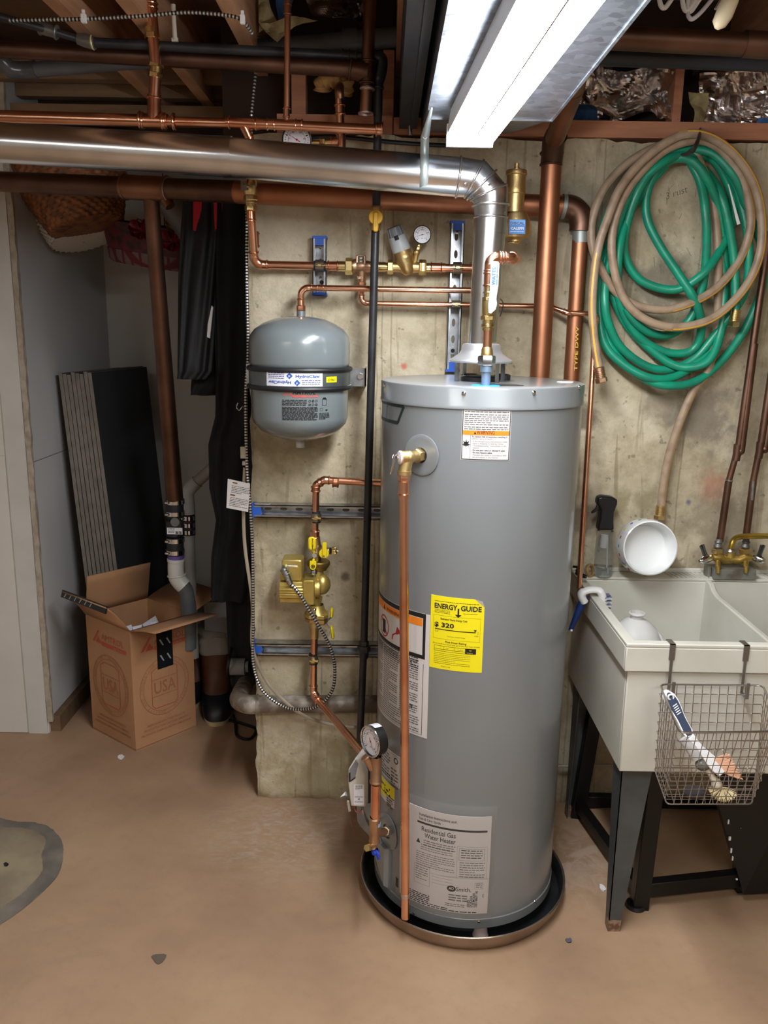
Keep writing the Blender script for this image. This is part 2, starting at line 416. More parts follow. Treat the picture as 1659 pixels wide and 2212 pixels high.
def concrete_mat():
    m, N, L, b = nodemat('form_concrete'); co = N.new('ShaderNodeTexCoord').outputs['Object']
    base = ramp(N, [(.3, (160, 148, 120)), (.5, (196, 184, 156)), (.72, (220, 212, 188))])
    L.new(noise(N, L, co, 2.6, 9, .62), base.inputs[0])
    sp = ramp(N, [(.42, (1, 1, 1)), (.62, (.60, .57, .50))]); L.new(noise(N, L, co, 11, 8, .7), sp.inputs[0])
    c = mix(N, L, .7, base.outputs[0], sp.outputs[0], 'MULTIPLY')
    st = ramp(N, [(.33, (.45, .42, .36)), (.40, (1, 1, 1))]); L.new(noise(N, L, co, 7, 6, .5, (4.5, 1, .35), .6), st.inputs[0])
    c = mix(N, L, .55, c, st.outputs[0], 'MULTIPLY')
    pit = ramp(N, [(.29, (.35, .33, .29)), (.34, (1, 1, 1))]); L.new(noise(N, L, co, 42, 3, .5), pit.inputs[0])
    c = mix(N, L, .6, c, pit.outputs[0], 'MULTIPLY')
    # grime climbing up from the base, patches of damp
    sx = N.new('ShaderNodeSeparateXYZ'); L.new(co, sx.inputs[0])
    # form panel joints: thin vertical lines
    wob = noise(N, L, co, 9, 2, .5)
    xx = math_(N, L, 'ADD', sx.outputs['X'], math_(N, L, 'MULTIPLY', math_(N, L, 'SUBTRACT', wob, .5), .012))
    for xj in (JX1, JX1 + .028, JX1 - .016, JX2, JX3):
        dd = math_(N, L, 'ABSOLUTE', math_(N, L, 'SUBTRACT', xx, xj))
        mk = ramp(N, [(.0, (.40, .38, .34)), (.0030, (1, 1, 1))]); L.new(dd, mk.inputs[0])
        c = mix(N, L, .6, c, mk.outputs[0], 'MULTIPLY')
    # stains with a place of their own
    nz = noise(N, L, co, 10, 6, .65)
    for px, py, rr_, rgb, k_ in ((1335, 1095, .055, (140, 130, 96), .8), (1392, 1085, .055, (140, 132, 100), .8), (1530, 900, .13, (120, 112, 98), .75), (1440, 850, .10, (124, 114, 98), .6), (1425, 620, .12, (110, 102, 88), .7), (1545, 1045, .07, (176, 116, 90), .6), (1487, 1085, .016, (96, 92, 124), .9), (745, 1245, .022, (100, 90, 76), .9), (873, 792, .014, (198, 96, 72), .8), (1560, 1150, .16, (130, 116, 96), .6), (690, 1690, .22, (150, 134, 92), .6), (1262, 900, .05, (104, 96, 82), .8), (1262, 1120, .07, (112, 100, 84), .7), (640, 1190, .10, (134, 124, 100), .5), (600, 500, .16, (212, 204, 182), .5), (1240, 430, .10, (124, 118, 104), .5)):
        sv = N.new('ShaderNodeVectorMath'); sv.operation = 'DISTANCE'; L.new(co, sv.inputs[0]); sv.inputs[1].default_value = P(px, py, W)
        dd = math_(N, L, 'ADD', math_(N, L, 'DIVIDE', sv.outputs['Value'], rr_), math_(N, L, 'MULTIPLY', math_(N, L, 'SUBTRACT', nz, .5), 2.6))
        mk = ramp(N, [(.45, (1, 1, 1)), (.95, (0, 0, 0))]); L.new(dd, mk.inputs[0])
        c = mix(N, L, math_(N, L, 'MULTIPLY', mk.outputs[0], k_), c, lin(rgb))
    L.new(c, b.inputs['Base Color']); b.inputs['Roughness'].default_value = .82
    hgt = math_(N, L, 'ADD', math_(N, L, 'MULTIPLY', noise(N, L, co, 14, 8, .6), .6), math_(N, L, 'MULTIPLY', noise(N, L, co, 70, 4, .6), .4))
    bp = N.new('ShaderNodeBump'); bp.inputs['Strength'].default_value = .55; bp.inputs['Distance'].default_value = .012
    L.new(hgt, bp.inputs['Height']); L.new(bp.outputs[0], b.inputs['Normal'])
    return m
JX1 = P(826, 700, W).x; JX2 = P(1297, 500, W).x; JX3 = P(1470, 1000, W).x
CONC = concrete_mat()

def floor_mat():
    m, N, L, b = nodemat('painted_concrete_floor'); co = N.new('ShaderNodeTexCoord').outputs['Object']
    base = ramp(N, [(.32, (142, 114, 90)), (.5, (164, 134, 106)), (.7, (178, 148, 118))])
    L.new(noise(N, L, co, 1.6, 8, .55), base.inputs[0])
    w = ramp(N, [(.56, (0, 0, 0)), (.74, (1, 1, 1))]); L.new(noise(N, L, co, 3.3, 9, .65, None, .8), w.inputs[0])
    c = mix(N, L, math_(N, L, 'MULTIPLY', w.outputs[0], .40), base.outputs[0], lin((140, 122, 100)))
    g = ramp(N, [(.5, (1, 1, 1)), (.8, (.86, .84, .82))]); L.new(noise(N, L, co, 26, 6, .7), g.inputs[0])
    c = mix(N, L, .8, c, g.outputs[0], 'MULTIPLY')
    # pale mineral bloom in front of the wall base
    sp = N.new('ShaderNodeVectorMath'); sp.operation = 'DISTANCE'; L.new(co, sp.inputs[0]); sp.inputs[1].default_value = PZ(620, 1790, 0)
    r = ramp(N, [(.05, (1, 1, 1)), (.34, (0, 0, 0))]); L.new(sp.outputs['Value'], r.inputs[0])
    bl = ramp(N, [(.46, (0, 0, 0)), (.66, (1, 1, 1))]); L.new(noise(N, L, co, 16, 8, .75, (1, 2.4, 1), 1.4), bl.inputs[0])
    c = mix(N, L, math_(N, L, 'MULTIPLY', math_(N, L, 'MULTIPLY', r.outputs[0], bl.outputs[0]), .75), c, lin((186, 176, 164)))
    # rust wash beside the leg of the tub
    sp2 = N.new('ShaderNodeVectorMath'); sp2.operation = 'DISTANCE'; L.new(co, sp2.inputs[0]); sp2.inputs[1].default_value = PZ(1240, 1850, 0)
    r2 = ramp(N, [(.0, (1, 1, 1)), (.30, (0, 0, 0))]); L.new(sp2.outputs['Value'], r2.inputs[0])
    b2 = ramp(N, [(.45, (0, 0, 0)), (.6, (1, 1, 1))]); L.new(noise(N, L, co, 12, 8, .7, None, 1), b2.inputs[0])
    c = mix(N, L, math_(N, L, 'MULTIPLY', math_(N, L, 'MULTIPLY', r2.outputs[0], b2.outputs[0]), .6), c, lin((196, 178, 160)))
    L.new(c, b.inputs['Base Color'])
    rr = N.new('ShaderNodeMapRange'); rr.inputs['To Min'].default_value = .36; rr.inputs['To Max'].default_value = .62
    L.new(noise(N, L, co, 5, 5), rr.inputs['Value']); L.new(rr.outputs[0], b.inputs['Roughness'])
    bp = N.new('ShaderNodeBump'); bp.inputs['Strength'].default_value = .25; bp.inputs['Distance'].default_value = .006
    L.new(noise(N, L, co, 9, 8, .6), bp.inputs['Height']); L.new(bp.outputs[0], b.inputs['Normal'])
    return m
FLOORM = floor_mat()
DRY = mat('drywall_grey', (198, 198, 196), 0, .8, ((188, 188, 187), 2, 4, .4, .7), bump=(40, .05))
DRYW = mat('drywall_white', (214, 210, 202), 0, .75, ((204, 199, 190), 2, 4, .4, .7), bump=(40, .05))
DRYD = mat('gypsum_core', (176, 166, 150), 0, .95, ((150, 138, 120), 30, 4, .4, .7), bump=(60, .8))
SUBF = mat('subfloor', (138, 108, 80), 0, .8, ((112, 86, 62), 3, 5, .4, .7), vstretch=(1, 4, 1))

fl = MB().box((-3.2, -2.6, -.1), (3.4, 4.6, 0)).build('floor', FLOORM, kind='structure', smooth=0)
# foundation wall: subdivided front face with an eroded outline on its left edge and base
XL0 = P(545, 1195, W).x; ZT = P(850, 296, W).z
def wall_conc():
    mb = MB(); nx, nz = 150, 90; X1 = 3.2; vs = []
    rnd = random.Random(3)
    jit = [rnd.uniform(-1, 1) for _ in range(4000)]
    for j in range(nz + 1):
        z = ZT * j / nz
        for i in range(nx + 1):
            x = XL0 + (X1 - XL0) * i / nx; y = W
            if i == 0: x += jit[j] * .003 + .002 * sin(j * .8); y += .010
            if i == 1: y += .001 * jit[j + 200]
            if j == nz: z = ZT + jit[i + 500] * .004 + .004 * sin(i * .5)
            if j == 0 and i < nx: y += .012 + jit[i + 900] * .006
            if j == 1: y += .003 * jit[i + 1300]
            vs.append((x, y, z))
    fs = [(j * (nx + 1) + i, j * (nx + 1) + i + 1, (j + 1) * (nx + 1) + i + 1, (j + 1) * (nx + 1) + i) for j in range(nz) for i in range(nx)]
    mb.add(vs, fs)
    # left return, top
    n = (nx + 1)
    L_ = [vs[j * n] for j in range(nz + 1)]
    mb.add(L_ + [(XL0, W + .25, v[2]) for v in L_], [(j, j + 1, nz + 1 + j + 1, nz + 1 + j)[::1] for j in range(nz)])
    T_ = [vs[nz * n + i] for i in range(nx + 1)]
    mb.add(T_ + [(v[0], W + .25, v[2]) for v in T_], [(i, i + 1, nx + 1 + i + 1, nx + 1 + i) for i in range(nx)])
    mb.add([(XL0, W + .25, 0), (X1, W + .25, 0), (X1, W + .25, ZT), (XL0, W + .25, ZT)], [(0, 3, 2, 1)])
    return mb.build('wall_back', CONC, kind='structure', smooth=50)
wall_conc()
# alcove behind the left end of the wall
XS = -1.375        # side face of the partition
YF = P(100, 1582, 3.0).y; YF = PZ(104, 1583, 0).y; YB = 4.0; ZC = 2.62
XS = PZ(118, 1578, 0).x
o = MB().box((-3.2, YF, 0.0), (XS - .013, YF + .12, 2.5)).build('wall_left', DRYW, kind='structure', smooth=0)
# side face boards (two sheets with an open joint between them)
zj = P(140, 1000, YF).z
mb = MB().box((XS - .012, YF + .012, .07), (XS, YB, zj - .004)).box((XS - .012, YF + .006, zj), (XS + .001, YB, 2.5))
mb.build('wall_partition_side', DRY, kind='structure', smooth=0)
# ragged gypsum edge at the corner
mb = MB(); rnd = random.Random(5); rows = []
for j in range(61):
    z = .05 + 2.45 * j / 60; rows.append((XS + .004 + rnd.uniform(-.003, .004), YF - .004, z)); rows.append((XS - .016 + rnd.uniform(-.002, .003), YF - .005, z))
    rows.append((XS + .0015 + rnd.uniform(0, .002), YF + .012 + rnd.uniform(0, .01), z))
mb.add(rows, [(3 * j, 3 * j + 3, 3 * j + 4, 3 * j + 1)[::-1] for j in range(60)] + [(3 * j, 3 * j + 2, 3 * j + 5, 3 * j + 3)[::-1] for j in range(60)])
mb.build('trim_1', DRYD, kind='structure', smooth=0)
# corner strip on the partition front and the panel joints
mb = MB()
pa = P(38, 600, YF); pb = PZ(106, 1583, 0)
mb.box((XS - .017 - .075, YF - .006, 0), (XS - .017, YF, 2.5))
mb.build('trim_2', mat('painted_strip', (206, 204, 198), 0, .6, ((192, 190, 184), 4, 5, .4, .7)), kind='structure', smooth=0)
zq = P(20, 985, YF).z
mb = MB().box((-3.2, YF - .004, 0.002), (XS - .098, YF, zq - .002)).box((-3.2, YF - .003, zq + .001), (XS - .100, YF, 2.5))
mb.build('trim_3', DRYW, kind='structure', smooth=0)
MB().box((XS - .09, YF + .015, 0), (XS + .028, YB - .02, .068)).build('baseboard_left', mat('wet_wood', (118, 92, 64), 0, .8, ((76, 60, 44), 7, 5, .4, .7), bump=(30, .5)), kind='structure', smooth=0)
MB().box((XS - .2, YB, 0), (1.4, YB + .1, 2.6)).build('wall_alcove', DRYW, kind='structure', smooth=0)
# white furring boards and block at the foot of the alcove wall
MB().box((-.75, YB - .02, .35), (-.30, YB, .62)).build('trim_4', DRY, kind='structure', smooth=0)
# remaining room walls (behind and beside the camera) and the deck above
MB().box((3.2, -2.5, 0), (3.3, W + .3, 2.6)).build('wall_right', CONC, kind='structure', smooth=0)
MB().box((-3.2, -2.6, 0), (3.3, -2.5, 2.6)).build('wall_front', DRYW, kind='structure', smooth=0)
MB().box((-3.3, -2.6, 0), (-3.2, YF + .1, 2.6)).build('wall_side', DRYW, kind='structure', smooth=0)
MB().box((-3.3, -2.6, 2.60), (3.4, 4.3, 2.66)).build('ceiling', SUBF, kind='structure', smooth=0)

# sill plate on the wall, joists running towards the camera, cripple blocks
zs = ZT + .006
sill = MB().box((P(850, 290, W).x, W - .012, zs), (3.2, W + .20, zs + .045)).build('sill_plate', WOODX, smooth=0)
tag(sill, 'long reddish wooden sill plate lying on top of the concrete wall', 'lumber')
s2 = MB().box((P(600, 270, W + .02).x, W + .0, zs), (P(848, 270, W).x, W + .12, zs + .052)).build('sill_plate', WOODX, smooth=0)
tag(s2, 'short wooden sill board left of the black gas pipe, above the shiny vent', 'lumber')
JZ = 2.37
def joist(x, w, y0, y1, lab, z0=JZ, z1=2.60, g='floor joists overhead'):
    o = MB().box((x - w / 2, y0, z0), (x + w / 2, y1, z1)).build('ceiling_joist', WOOD, smooth=0)
    tag(o, lab, 'joist', g); return o
joist(PZ(172, 20, JZ).x - .05, .040, -1, 4.0, 'leftmost brown joist at the top edge, above the armoured cable')
joist(PZ(205, 20, JZ).x + .09, .040, -1, 4.0, 'second joist from the left at the top edge, beside the wide copper riser')
joist(PZ(530, 60, JZ).x - .02, .040, -1, 4.0, 'brown joist above where the armoured cable bends down')
joist(PZ(870, 30, JZ).x + .01, .045, -1, W + .2, 'brown joist beside the dark left side of the metal duct')
joist(1.42, .040, -1, W + .2, 'dim joist at the top right behind the white hangers')
joist(PZ(1660, 60, JZ).x + .10, .040, -1, W + .2, 'joist at the far top right corner')
def stud(px0, px1, y0, y1, Y, lab, w=.06):
    a = P(px0, y1, Y); b = P(px1, y0, Y)
    o = MB().box((a.x, Y, zs + .045), (b.x, Y + w, b.z)).build('wood_blocking', WOODX, smooth=0)
    tag(o, lab, 'lumber')
stud(630, 660, 150, 250, W + .02, 'upright wooden block behind the thin copper riser, above the sill board')
stud(826, 852, 108, 262, W + .02, 'upright wooden block right of the black gas pipe elbow')
stud(1450, 1482, 120, 275, W + .02, 'upright wooden block between the two crumpled foil sheets')
# closed-off bays behind (rim board)
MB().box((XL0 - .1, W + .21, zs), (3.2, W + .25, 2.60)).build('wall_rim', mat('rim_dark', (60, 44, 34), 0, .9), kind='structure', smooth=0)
# wooden header beams above the alcove
BR = mat('old_board', (158, 128, 96), 0, .85, ((104, 82, 62), 3, 6, .3, .7), vstretch=(1, 5, 6), bump=(30, .2))
for (ya, yb, Y, lb) in ((128, 168, 3.0, 'upper brown board across the ceiling above the alcove'), (178, 206, 3.15, 'middle dusty board across the ceiling behind the thick copper riser'), (222, 262, 3.1, 'lower brown board just above the long bright copper pipe')):
    a = P(0, yb, Y); b = P(0, ya, Y)
    o = MB().box((-2.2, Y, a.z), (P(632, 200, Y).x, Y + .05, b.z)).build('ceiling_board', BR, smooth=0); tag(o, lb, 'lumber')
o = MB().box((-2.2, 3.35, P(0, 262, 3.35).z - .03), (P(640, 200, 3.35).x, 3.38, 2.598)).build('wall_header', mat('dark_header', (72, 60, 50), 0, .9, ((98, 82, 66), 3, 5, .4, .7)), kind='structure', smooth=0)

# ---------------------------------------------------------------- lights
LIT = mat('lamp_lens', (248, 250, 255), 0, .4, emit=58.0)
world = bpy.data.worlds.new('world'); scene.world = world; world.use_nodes = True
world.node_tree.nodes['Background'].inputs[0].default_value = (.5, .5, .52, 1); world.node_tree.nodes['Background'].inputs[1].default_value = .05
scene.view_settings.view_transform = 'Standard'; scene.view_settings.look = 'None'; scene.view_settings.gamma = 1; scene.view_settings.exposure = 0.75
ZF = 2.015
fa, fb = PZ(965, 316, ZF), PZ(1063, 316, ZF); fc, fd_ = PZ(1137, 0, ZF), PZ(1316, 0, ZF)
fcen = (fa + fb) / 2; fc2 = (fc + fd_) / 2; fdir = (fc2 - fcen).normalized(); fwid = (fb - fa).length
fr = Vector((fdir.y, -fdir.x, 0)) * -1
if fr.x < 0: fr = -fr
LEN = 1.22
def fmap(u, v, w): return fcen + fr * u + fdir * v + Vector((0, 0, w))
t = thing('fluorescent_light', 'long lit white fluorescent ceiling light hung under the metal duct', 'light', fcen)
h = fwid / 2
def xsec(prof, v0, v1, mb, m=0):
    n = len(prof); vs = [fmap(u, v0, w) for u, w in prof] + [fmap(u, v1, w) for u, w in prof]
    mb.add(vs, [(i, (i + 1) % n, (i + 1) % n + n, i + n) for i in range(n)] + [tuple(reversed(range(n))), tuple(range(n, 2 * n))], m); return mb
xsec([(-h * .97, .022), (-h, .020), (-h, .006), (-h * .9, 0), (h * .9, 0), (h, .006), (h, .020), (h * .97, .022)], .006, LEN, MB()).build('lens', LIT, t)
xsec([(-h * 1.01, .0225), (h * 1.01, .0225), (h * 1.01, .030), (h * .9, .0745), (-h * .9, .0745), (-h * 1.01, .030)], .006, LEN + .01, MB()).build('housing', mat('fixture_white', (235, 235, 232), 0, .4), t)
xsec([(-h * 1.03, -.002), (h * 1.03, -.002), (h * 1.03, .045), (-h * 1.03, .045)], -.006, .005, MB()).build('end_cap', WHITE, t)
MB().box((-.0012, .12, -.0012), (.0012, LEN, 0), 0, Matrix.Translation(fcen) @ Matrix((fr, fdir, Vector((0, 0, 1)))).transposed().to_4x4()).build('seam_strip', mat('seam_grey', (170, 170, 170), 0, .5), t)
# second fixture of the same kind behind the camera and an unseen fill lamp added to lift the alcove and left ceiling
def room_light(c, L, wd, strength, lab, rot=0):
    t = thing('fluorescent_light', lab, 'light', c)
    M_ = Matrix.Translation(Vector(c)) @ Matrix.Rotation(rot, 4, 'Z')
    MB().box((-wd / 2, -L / 2, 0), (wd / 2, L / 2, .03), 0, M_).build('lens', mat('lamp_lens_%g' % strength, (250, 248, 244), 0, .4, emit=strength), t, smooth=0)
    MB().box((-wd / 2, -L / 2, .031), (wd / 2, L / 2, .07), 0, M_).build('housing', WHITE, t, smooth=0)
    for q_ in (-.4, .4): MB().cyl(M_ @ Vector((0, q_, .07)), M_ @ Vector((0, q_, 2.6 - c[2])), .004).build('hanging_rod', WHITE, t)
room_light((.75, -.55, 2.298), 1.2, .28, 22.0, 'fluorescent light behind the camera on the right side of the room', rot=pi / 2)
room_light((-1.7, -.9, 2.298), 1.2, .28, 13.0, 'added unseen fill light behind the camera on the left side of the room', rot=pi / 2)

# ---------------------------------------------------------------- duct
GALV = None
def galv_mat():
    m, N, L, b = nodemat('galvanised_duct'); co = N.new('ShaderNodeTexCoord').outputs['Object']
    v = N.new('ShaderNodeTexVoronoi'); v.inputs['Scale'].default_value = 55; L.new(co, v.inputs['Vector'])
    r = ramp(N, [(0, (128, 136, 148)), (1, (178, 188, 200))]); L.new(v.outputs['Color'], r.inputs[0])
    L.new(r.outputs[0], b.inputs['Base Color']); b.inputs['Metallic'].default_value = .9; b.inputs['Roughness'].default_value = .36
    bp = N.new('ShaderNodeBump'); bp.inputs['Strength'].default_value = .35; bp.inputs['Distance'].default_value = .01
    L.new(noise(N, L, co, 5, 4, .6, (1, 3, 1)), bp.inputs['Height']); L.new(bp.outputs[0], b.inputs['Normal']); return m
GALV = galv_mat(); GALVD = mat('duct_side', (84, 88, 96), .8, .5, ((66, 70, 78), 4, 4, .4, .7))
ZD = 2.09
dl0 = PZ(922, 240, ZD); dl1 = PZ(988, 0, ZD); dr0 = PZ(1172, 258, ZD); dr1 = PZ(1425, 0, ZD)
DX0 = (dl0.x + dl1.x) / 2; DX1 = (dr0.x + dr1.x) / 2; DYE = PZ(1000, 256, ZD).y
t = thing('air_duct', 'rectangular galvanised air duct running overhead above the light', 'duct', ((DX0 + DX1) / 2, 1.6, ZD))
MB().box((DX0, -1.0, ZD), (DX1, DYE, ZD + .2)).build('duct_body', GALV, t, smooth=0)
a = [Vector((DX0, DYE, ZD)), Vector((DX1, DYE, ZD)), Vector((DX1 - .03, W - .02, ZT + .01)), Vector((DX0, W - .02, ZT + .01))]
MB().prism(a, (0, 0, .18)).build('duct_boot', GALV, t, smooth=0)
MB().box((DX0 - .004, DYE - .004, ZD - .004), (DX1 + .004, DYE + .004, ZD + .02)).build('seam', STEEL, t, smooth=0)
MB().box((DX0 - .006, -1, ZD - .002), (DX0, DYE, ZD + .012)).box((DX1, -1, ZD - .002), (DX1 + .006, DYE, ZD + .012)).build('edge_flange', GALV, t, smooth=0)
# dark return duct beside it
xa = P(862, 292, W - .02).x; xb = DX0 - .012
t = thing('return_duct', 'dark metal return duct left of the shiny duct', 'duct', ((xa + xb) / 2, 1.6, ZT + .02))
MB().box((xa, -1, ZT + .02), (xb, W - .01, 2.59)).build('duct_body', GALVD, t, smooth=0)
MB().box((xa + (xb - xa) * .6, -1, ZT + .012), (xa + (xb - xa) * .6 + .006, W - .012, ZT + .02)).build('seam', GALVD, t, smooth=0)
MB().tube([(xa + .03, W - .05, ZT + .02), (xa + .032, W - .05, ZT - .005)], .006).build('sealant_drip', STEEL, t)
# ---------------------------------------------------------------- water heater
HX, HY, HR, HZ0, HZ1 = .249, 2.180, .259, .048, 1.483
HC = Vector((HX, HY, 0))
def cyl_hit(px, py, R=HR):
    d = ray(px, py); ox, oy = CAM.x - HX, CAM.y - HY
    A = d.x ** 2 + d.y ** 2; B = 2 * (ox * d.x + oy * d.y); C_ = ox ** 2 + oy ** 2 - R * R
    disc = max(B * B - 4 * A * C_, 0); t_ = (-B - math.sqrt(disc)) / (2 * A); p = CAM + d * t_
    return math.atan2(p.x - HX, -(p.y - HY)), p.z
def cmap(a0, z0, R=HR, tilt=0):
    def f(u, v, d=0):
        uu = u + v * tilt; a = a0 + uu / R
        return Vector((HX + (R + d) * sin(a), HY - (R + d) * cos(a), z0 + v))
    return f
def hpos(a, z, d=0): return Vector((HX + (HR + d) * sin(a), HY - (HR + d) * cos(a), z))
def hn(a): return Vector((sin(a), -cos(a), 0))
heater = thing('water_heater', 'tall grey gas water heater standing in a round metal pan', 'water heater', (HX, HY, HZ0))
prof = [(HR - .006, HZ0), (HR + .001, HZ0 + .001), (HR + .002, HZ0 + .028), (HR, HZ0 + .030), (HR, .2), (HR, .6), (HR, 1.0), (HR, 1.3), (HR, HZ1 - .05)]
MB().lathe(prof, (HX, HY, 0), seg=128).build('jacket', HGREY, heater, smooth=30)
prof = [(HR - .001, HZ1 - .052), (HR + .0035, HZ1 - .052), (HR + .004, HZ1 - .048), (HR + .0025, HZ1 - .044), (HR + .0028, HZ1 - .006), (HR + .0015, HZ1 - .002), (HR - .004, HZ1), (.20, HZ1 - .001), (0.0, HZ1 - .001)]
MB().lathe(prof, (HX, HY, 0), seg=128).build('top_cover', HGREY, heater, smooth=30)
# base ring / burner skirt under the jacket
MB().lathe([(HR - .03, .014), (HR - .03, HZ0)], (HX, HY, 0), seg=64).build('base_ring', mat('dark_base', (40, 40, 42), .6, .35), heater)
for px, py in ((830, 832), (1002, 850), (1153, 848), (1251, 836)):
    a, z = cyl_hit(px, py, HR + .003)
    n = hn(a); c = hpos(a, z, .003); MB().lathe([(.0055, 0), (.005, .002), (.003, .0035), (0, .004)], c, n, 12).build('screw', CHROME, heater)
for px, py in ((894, 1973), (1034, 1990), (1155, 1947)):
    a, z = cyl_hit(px, py, HR + .002)
    n = hn(a); c = hpos(a, z, .002); MB().lathe([(.004, 0), (.0035, .002), (0, .003)], c, n, 12).build('screw', CHROME, heater)
for k in range(3):
    a = rad(8) + k * 2 * pi / 3; c = HC + Vector((sin(a), -cos(a), 0)) * (HR - .03)
    MB().lathe([(.022, .004), (.020, .008), (.014, .05), (.012, .052), (0, .052)], c, seg=20).build('foot', mat('foot_plastic', (178, 158, 150), 0, .5), heater)

# --- labels
def lab_corner(px0, py0, px1, py1):
    a0, z1 = cyl_hit(px0, py0); a1, z0 = cyl_hit(px1, py1); return a0, z0, a1, z1
# relief valve opening label
a0, z1 = cyl_hit(1000, 864); a1, _ = cyl_hit(1106, 866); _, z0 = cyl_hit(1000, 993)
Wd = (a1 - a0) * HR; Hh = z1 - z0; f = cmap(a0, z0)
mb = MB().slab(f, 0, Wd, 0, Hh, 8, 1, 0, .0006, 0)
mb.rect(f, .001, Wd - .001, .001, Hh - .001, .0018, 1, .0009, 8)
mb.text('T&P RELIEF VALVE OPENING', f, Wd * .5, Hh * .955, .0078 * 1.0, 1, .0010, 'C', w=Wd * .52)
mb.lines(f, Wd * .05, Wd * .95, Hh * .925, 4, Hh * .035, Hh * .014, 2, .001)
mb.lines(f, Wd * .05, Wd * .95, Hh * .775, 6, Hh * .033, Hh * .014, 2, .001)
mb.lines(f, Wd * .05, Wd * .95, Hh * .565, 2, Hh * .033, Hh * .013, 2, .001)
mb.grid(f, .003, Wd - .003, Hh * .425, Hh * .50, 8, 1, .0010, 3)
mb.text('WARNING', f, Wd * .31, Hh * .442, .0125, 1, .0013, 'L', .008, w=Wd * .36)
mb.poly(f, [(Wd * .25, Hh * .44), (Wd * .30, Hh * .44), (Wd * .275, Hh * .49)], 1, .0013)
mb.grid(f, Wd * .185, Wd * .19, .003, Hh * .425, 1, 1, .001, 1)
star = []
for k in range(16):
    a = 2 * pi * k / 16; r_ = .0105 if k % 2 == 0 else .005; star.append((Wd * .10 + r_ * cos(a), Hh * .26 + r_ * sin(a) * (1.2 if sin(a) > 0 else .5)))
mb.poly(f, star, 1, .001)
for s_, v_, b_ in (('To reduce risk of explosion resulting in', .395, .02), ('serious injury or death:', .36, 0), ('- If the temperature and pressure relief', .315, 0), ('  valve is dripping or leaking, follow', .28, 0), ('  "Troubleshooting" instructions in the', .243, 0), ('  manual.', .206, 0), ('- Do not plug valve or discharge pipe.', .165, .03), ('- Do not remove valve.', .125, .03), ('- Maintain this valve in accordance with', .085, 0), ('  the procedure in the manual.', .048, 0)):
    mb.text(s_, f, Wd * .21, Hh * v_ - .001, .0052, 1 if b_ else 2, .001, 'L', b_)
mb.build('relief_valve_label', [PAPER, INK, INKG, ORANGE], heater, smooth=0)['label'] = 'white label with black border and orange warning band'

# dark trapezoid outline mark at the top left
a0, z1 = cyl_hit(824, 862); a1, z0 = cyl_hit(872, 918)
f = cmap(a0, z0); ww = (a1 - a0) * HR; hh = z1 - z0
def tri(u): return u
mb = MB()
T = .0085
def seg_(p, q, w_, m=0, d=.0008):
    n_ = 8; vs = []
    dx, dy = q[0] - p[0], q[1] - p[1]; l = math.hypot(dx, dy); nx_, ny_ = -dy / l * w_ / 2, dx / l * w_ / 2
    for k in range(n_ + 1):
        t_ = k / n_; vs += [f(p[0] + dx * t_ - nx_, p[1] + dy * t_ - ny_, d), f(p[0] + dx * t_ + nx_, p[1] + dy * t_ + ny_, d)]
    mb.add(vs, [(2 * k, 2 * k + 2, 2 * k + 3, 2 * k + 1) for k in range(n_)], m)
A, B_, C2, D_ = (-.05, hh * .95), (ww, hh * .93), (ww * .86, hh * .06), (-.05, hh * .05)
mb.add([f(*A, .0005), f(-.02, hh * .94, .0005), f(ww * .5, hh * .93, .0005), f(*B_, .0005), f(*C2, .0005), f(ww * .45, hh * .06, .0005), f(-.02, hh * .05, .0005), f(*D_, .0005)], [(0, 7, 6, 1), (1, 6, 5, 2), (2, 5, 4, 3)], 1)
seg_(A, B_, T); seg_(B_, C2, T); seg_(C2, D_, T)
mb.build('badge', [mat('badge_green', (28, 46, 44), 0, .4), mat('badge_clear', (118, 124, 126), .2, .25)], heater, smooth=0)

# energy label
a0, z1 = cyl_hit(932, 1284); a1, _ = cyl_hit(1048, 1284); _, z0 = cyl_hit(934, 1441)
Wd = (a1 - a0) * HR; Hh = z1 - z0; f = cmap(a0, z0)
YL = mat('energy_yellow', (238, 222, 22), 0, .45)
mb = MB(); rr_ = .006
mb.slab(f, 0, Wd * .82, 0, Hh, 10, 2, 0, .0007, 0); mb.slab(f, Wd * .82, Wd, 0, Hh - .02, 3, 2, 0, .0007, 0)
# top strip with a rounded left corner and a lifted right corner
mb.add([f(Wd * .82, Hh - .02, .0007), f(Wd, Hh - .02, .0007), f(Wd * .82, Hh, .0007)], [(0, 1, 2)], 0)
mb.add([f(Wd * .82, Hh, .0008), f(Wd, Hh - .02, .0008), f(Wd * .96, Hh - .003, .005)], [(0, 1, 2)], 3)
mb.text('ENERGY', f, Wd * .07, Hh * .835, Hh * .095, 1, .0012, 'L', .03, w=Wd * .44)
mb.text('GUIDE', f, Wd * .57, Hh * .835, Hh * .095, 1, .0012, 'L', .03, w=Wd * .38)
mb.grid(f, Wd * .515, Wd * .545, Hh * .76, Hh * .86, 1, 1, .0012, 1)
mb.poly(f, [(Wd * .47, Hh * .775), (Wd * .53, Hh * .735), (Wd * .59, Hh * .775)], 1, .0012)
mb.lines(f, Wd * .08, Wd * .9, Hh * .935, 1, .004, .0013, 1, .001)
mb.lines(f, Wd * .08, Wd * .38, Hh * .815, 3, Hh * .018, .0011, 1, .001); mb.lines(f, Wd * .62, Wd * .88, Hh * .80, 1, .003, .0011, 1, .001)
mb.rect(f, Wd * .06, Wd * .94, Hh * .42, Hh * .74, .0004, 1, .001)
mb.text('Estimated Yearly Energy Cost', f, Wd * .45, Hh * .685, Hh * .036, 1, .0012, 'C', .02, w=Wd * .5)
mb.text('$ 320', f, Wd * .08, Hh * .585, Hh * .085, 1, .0012, 'L', .03, w=Wd * .38)
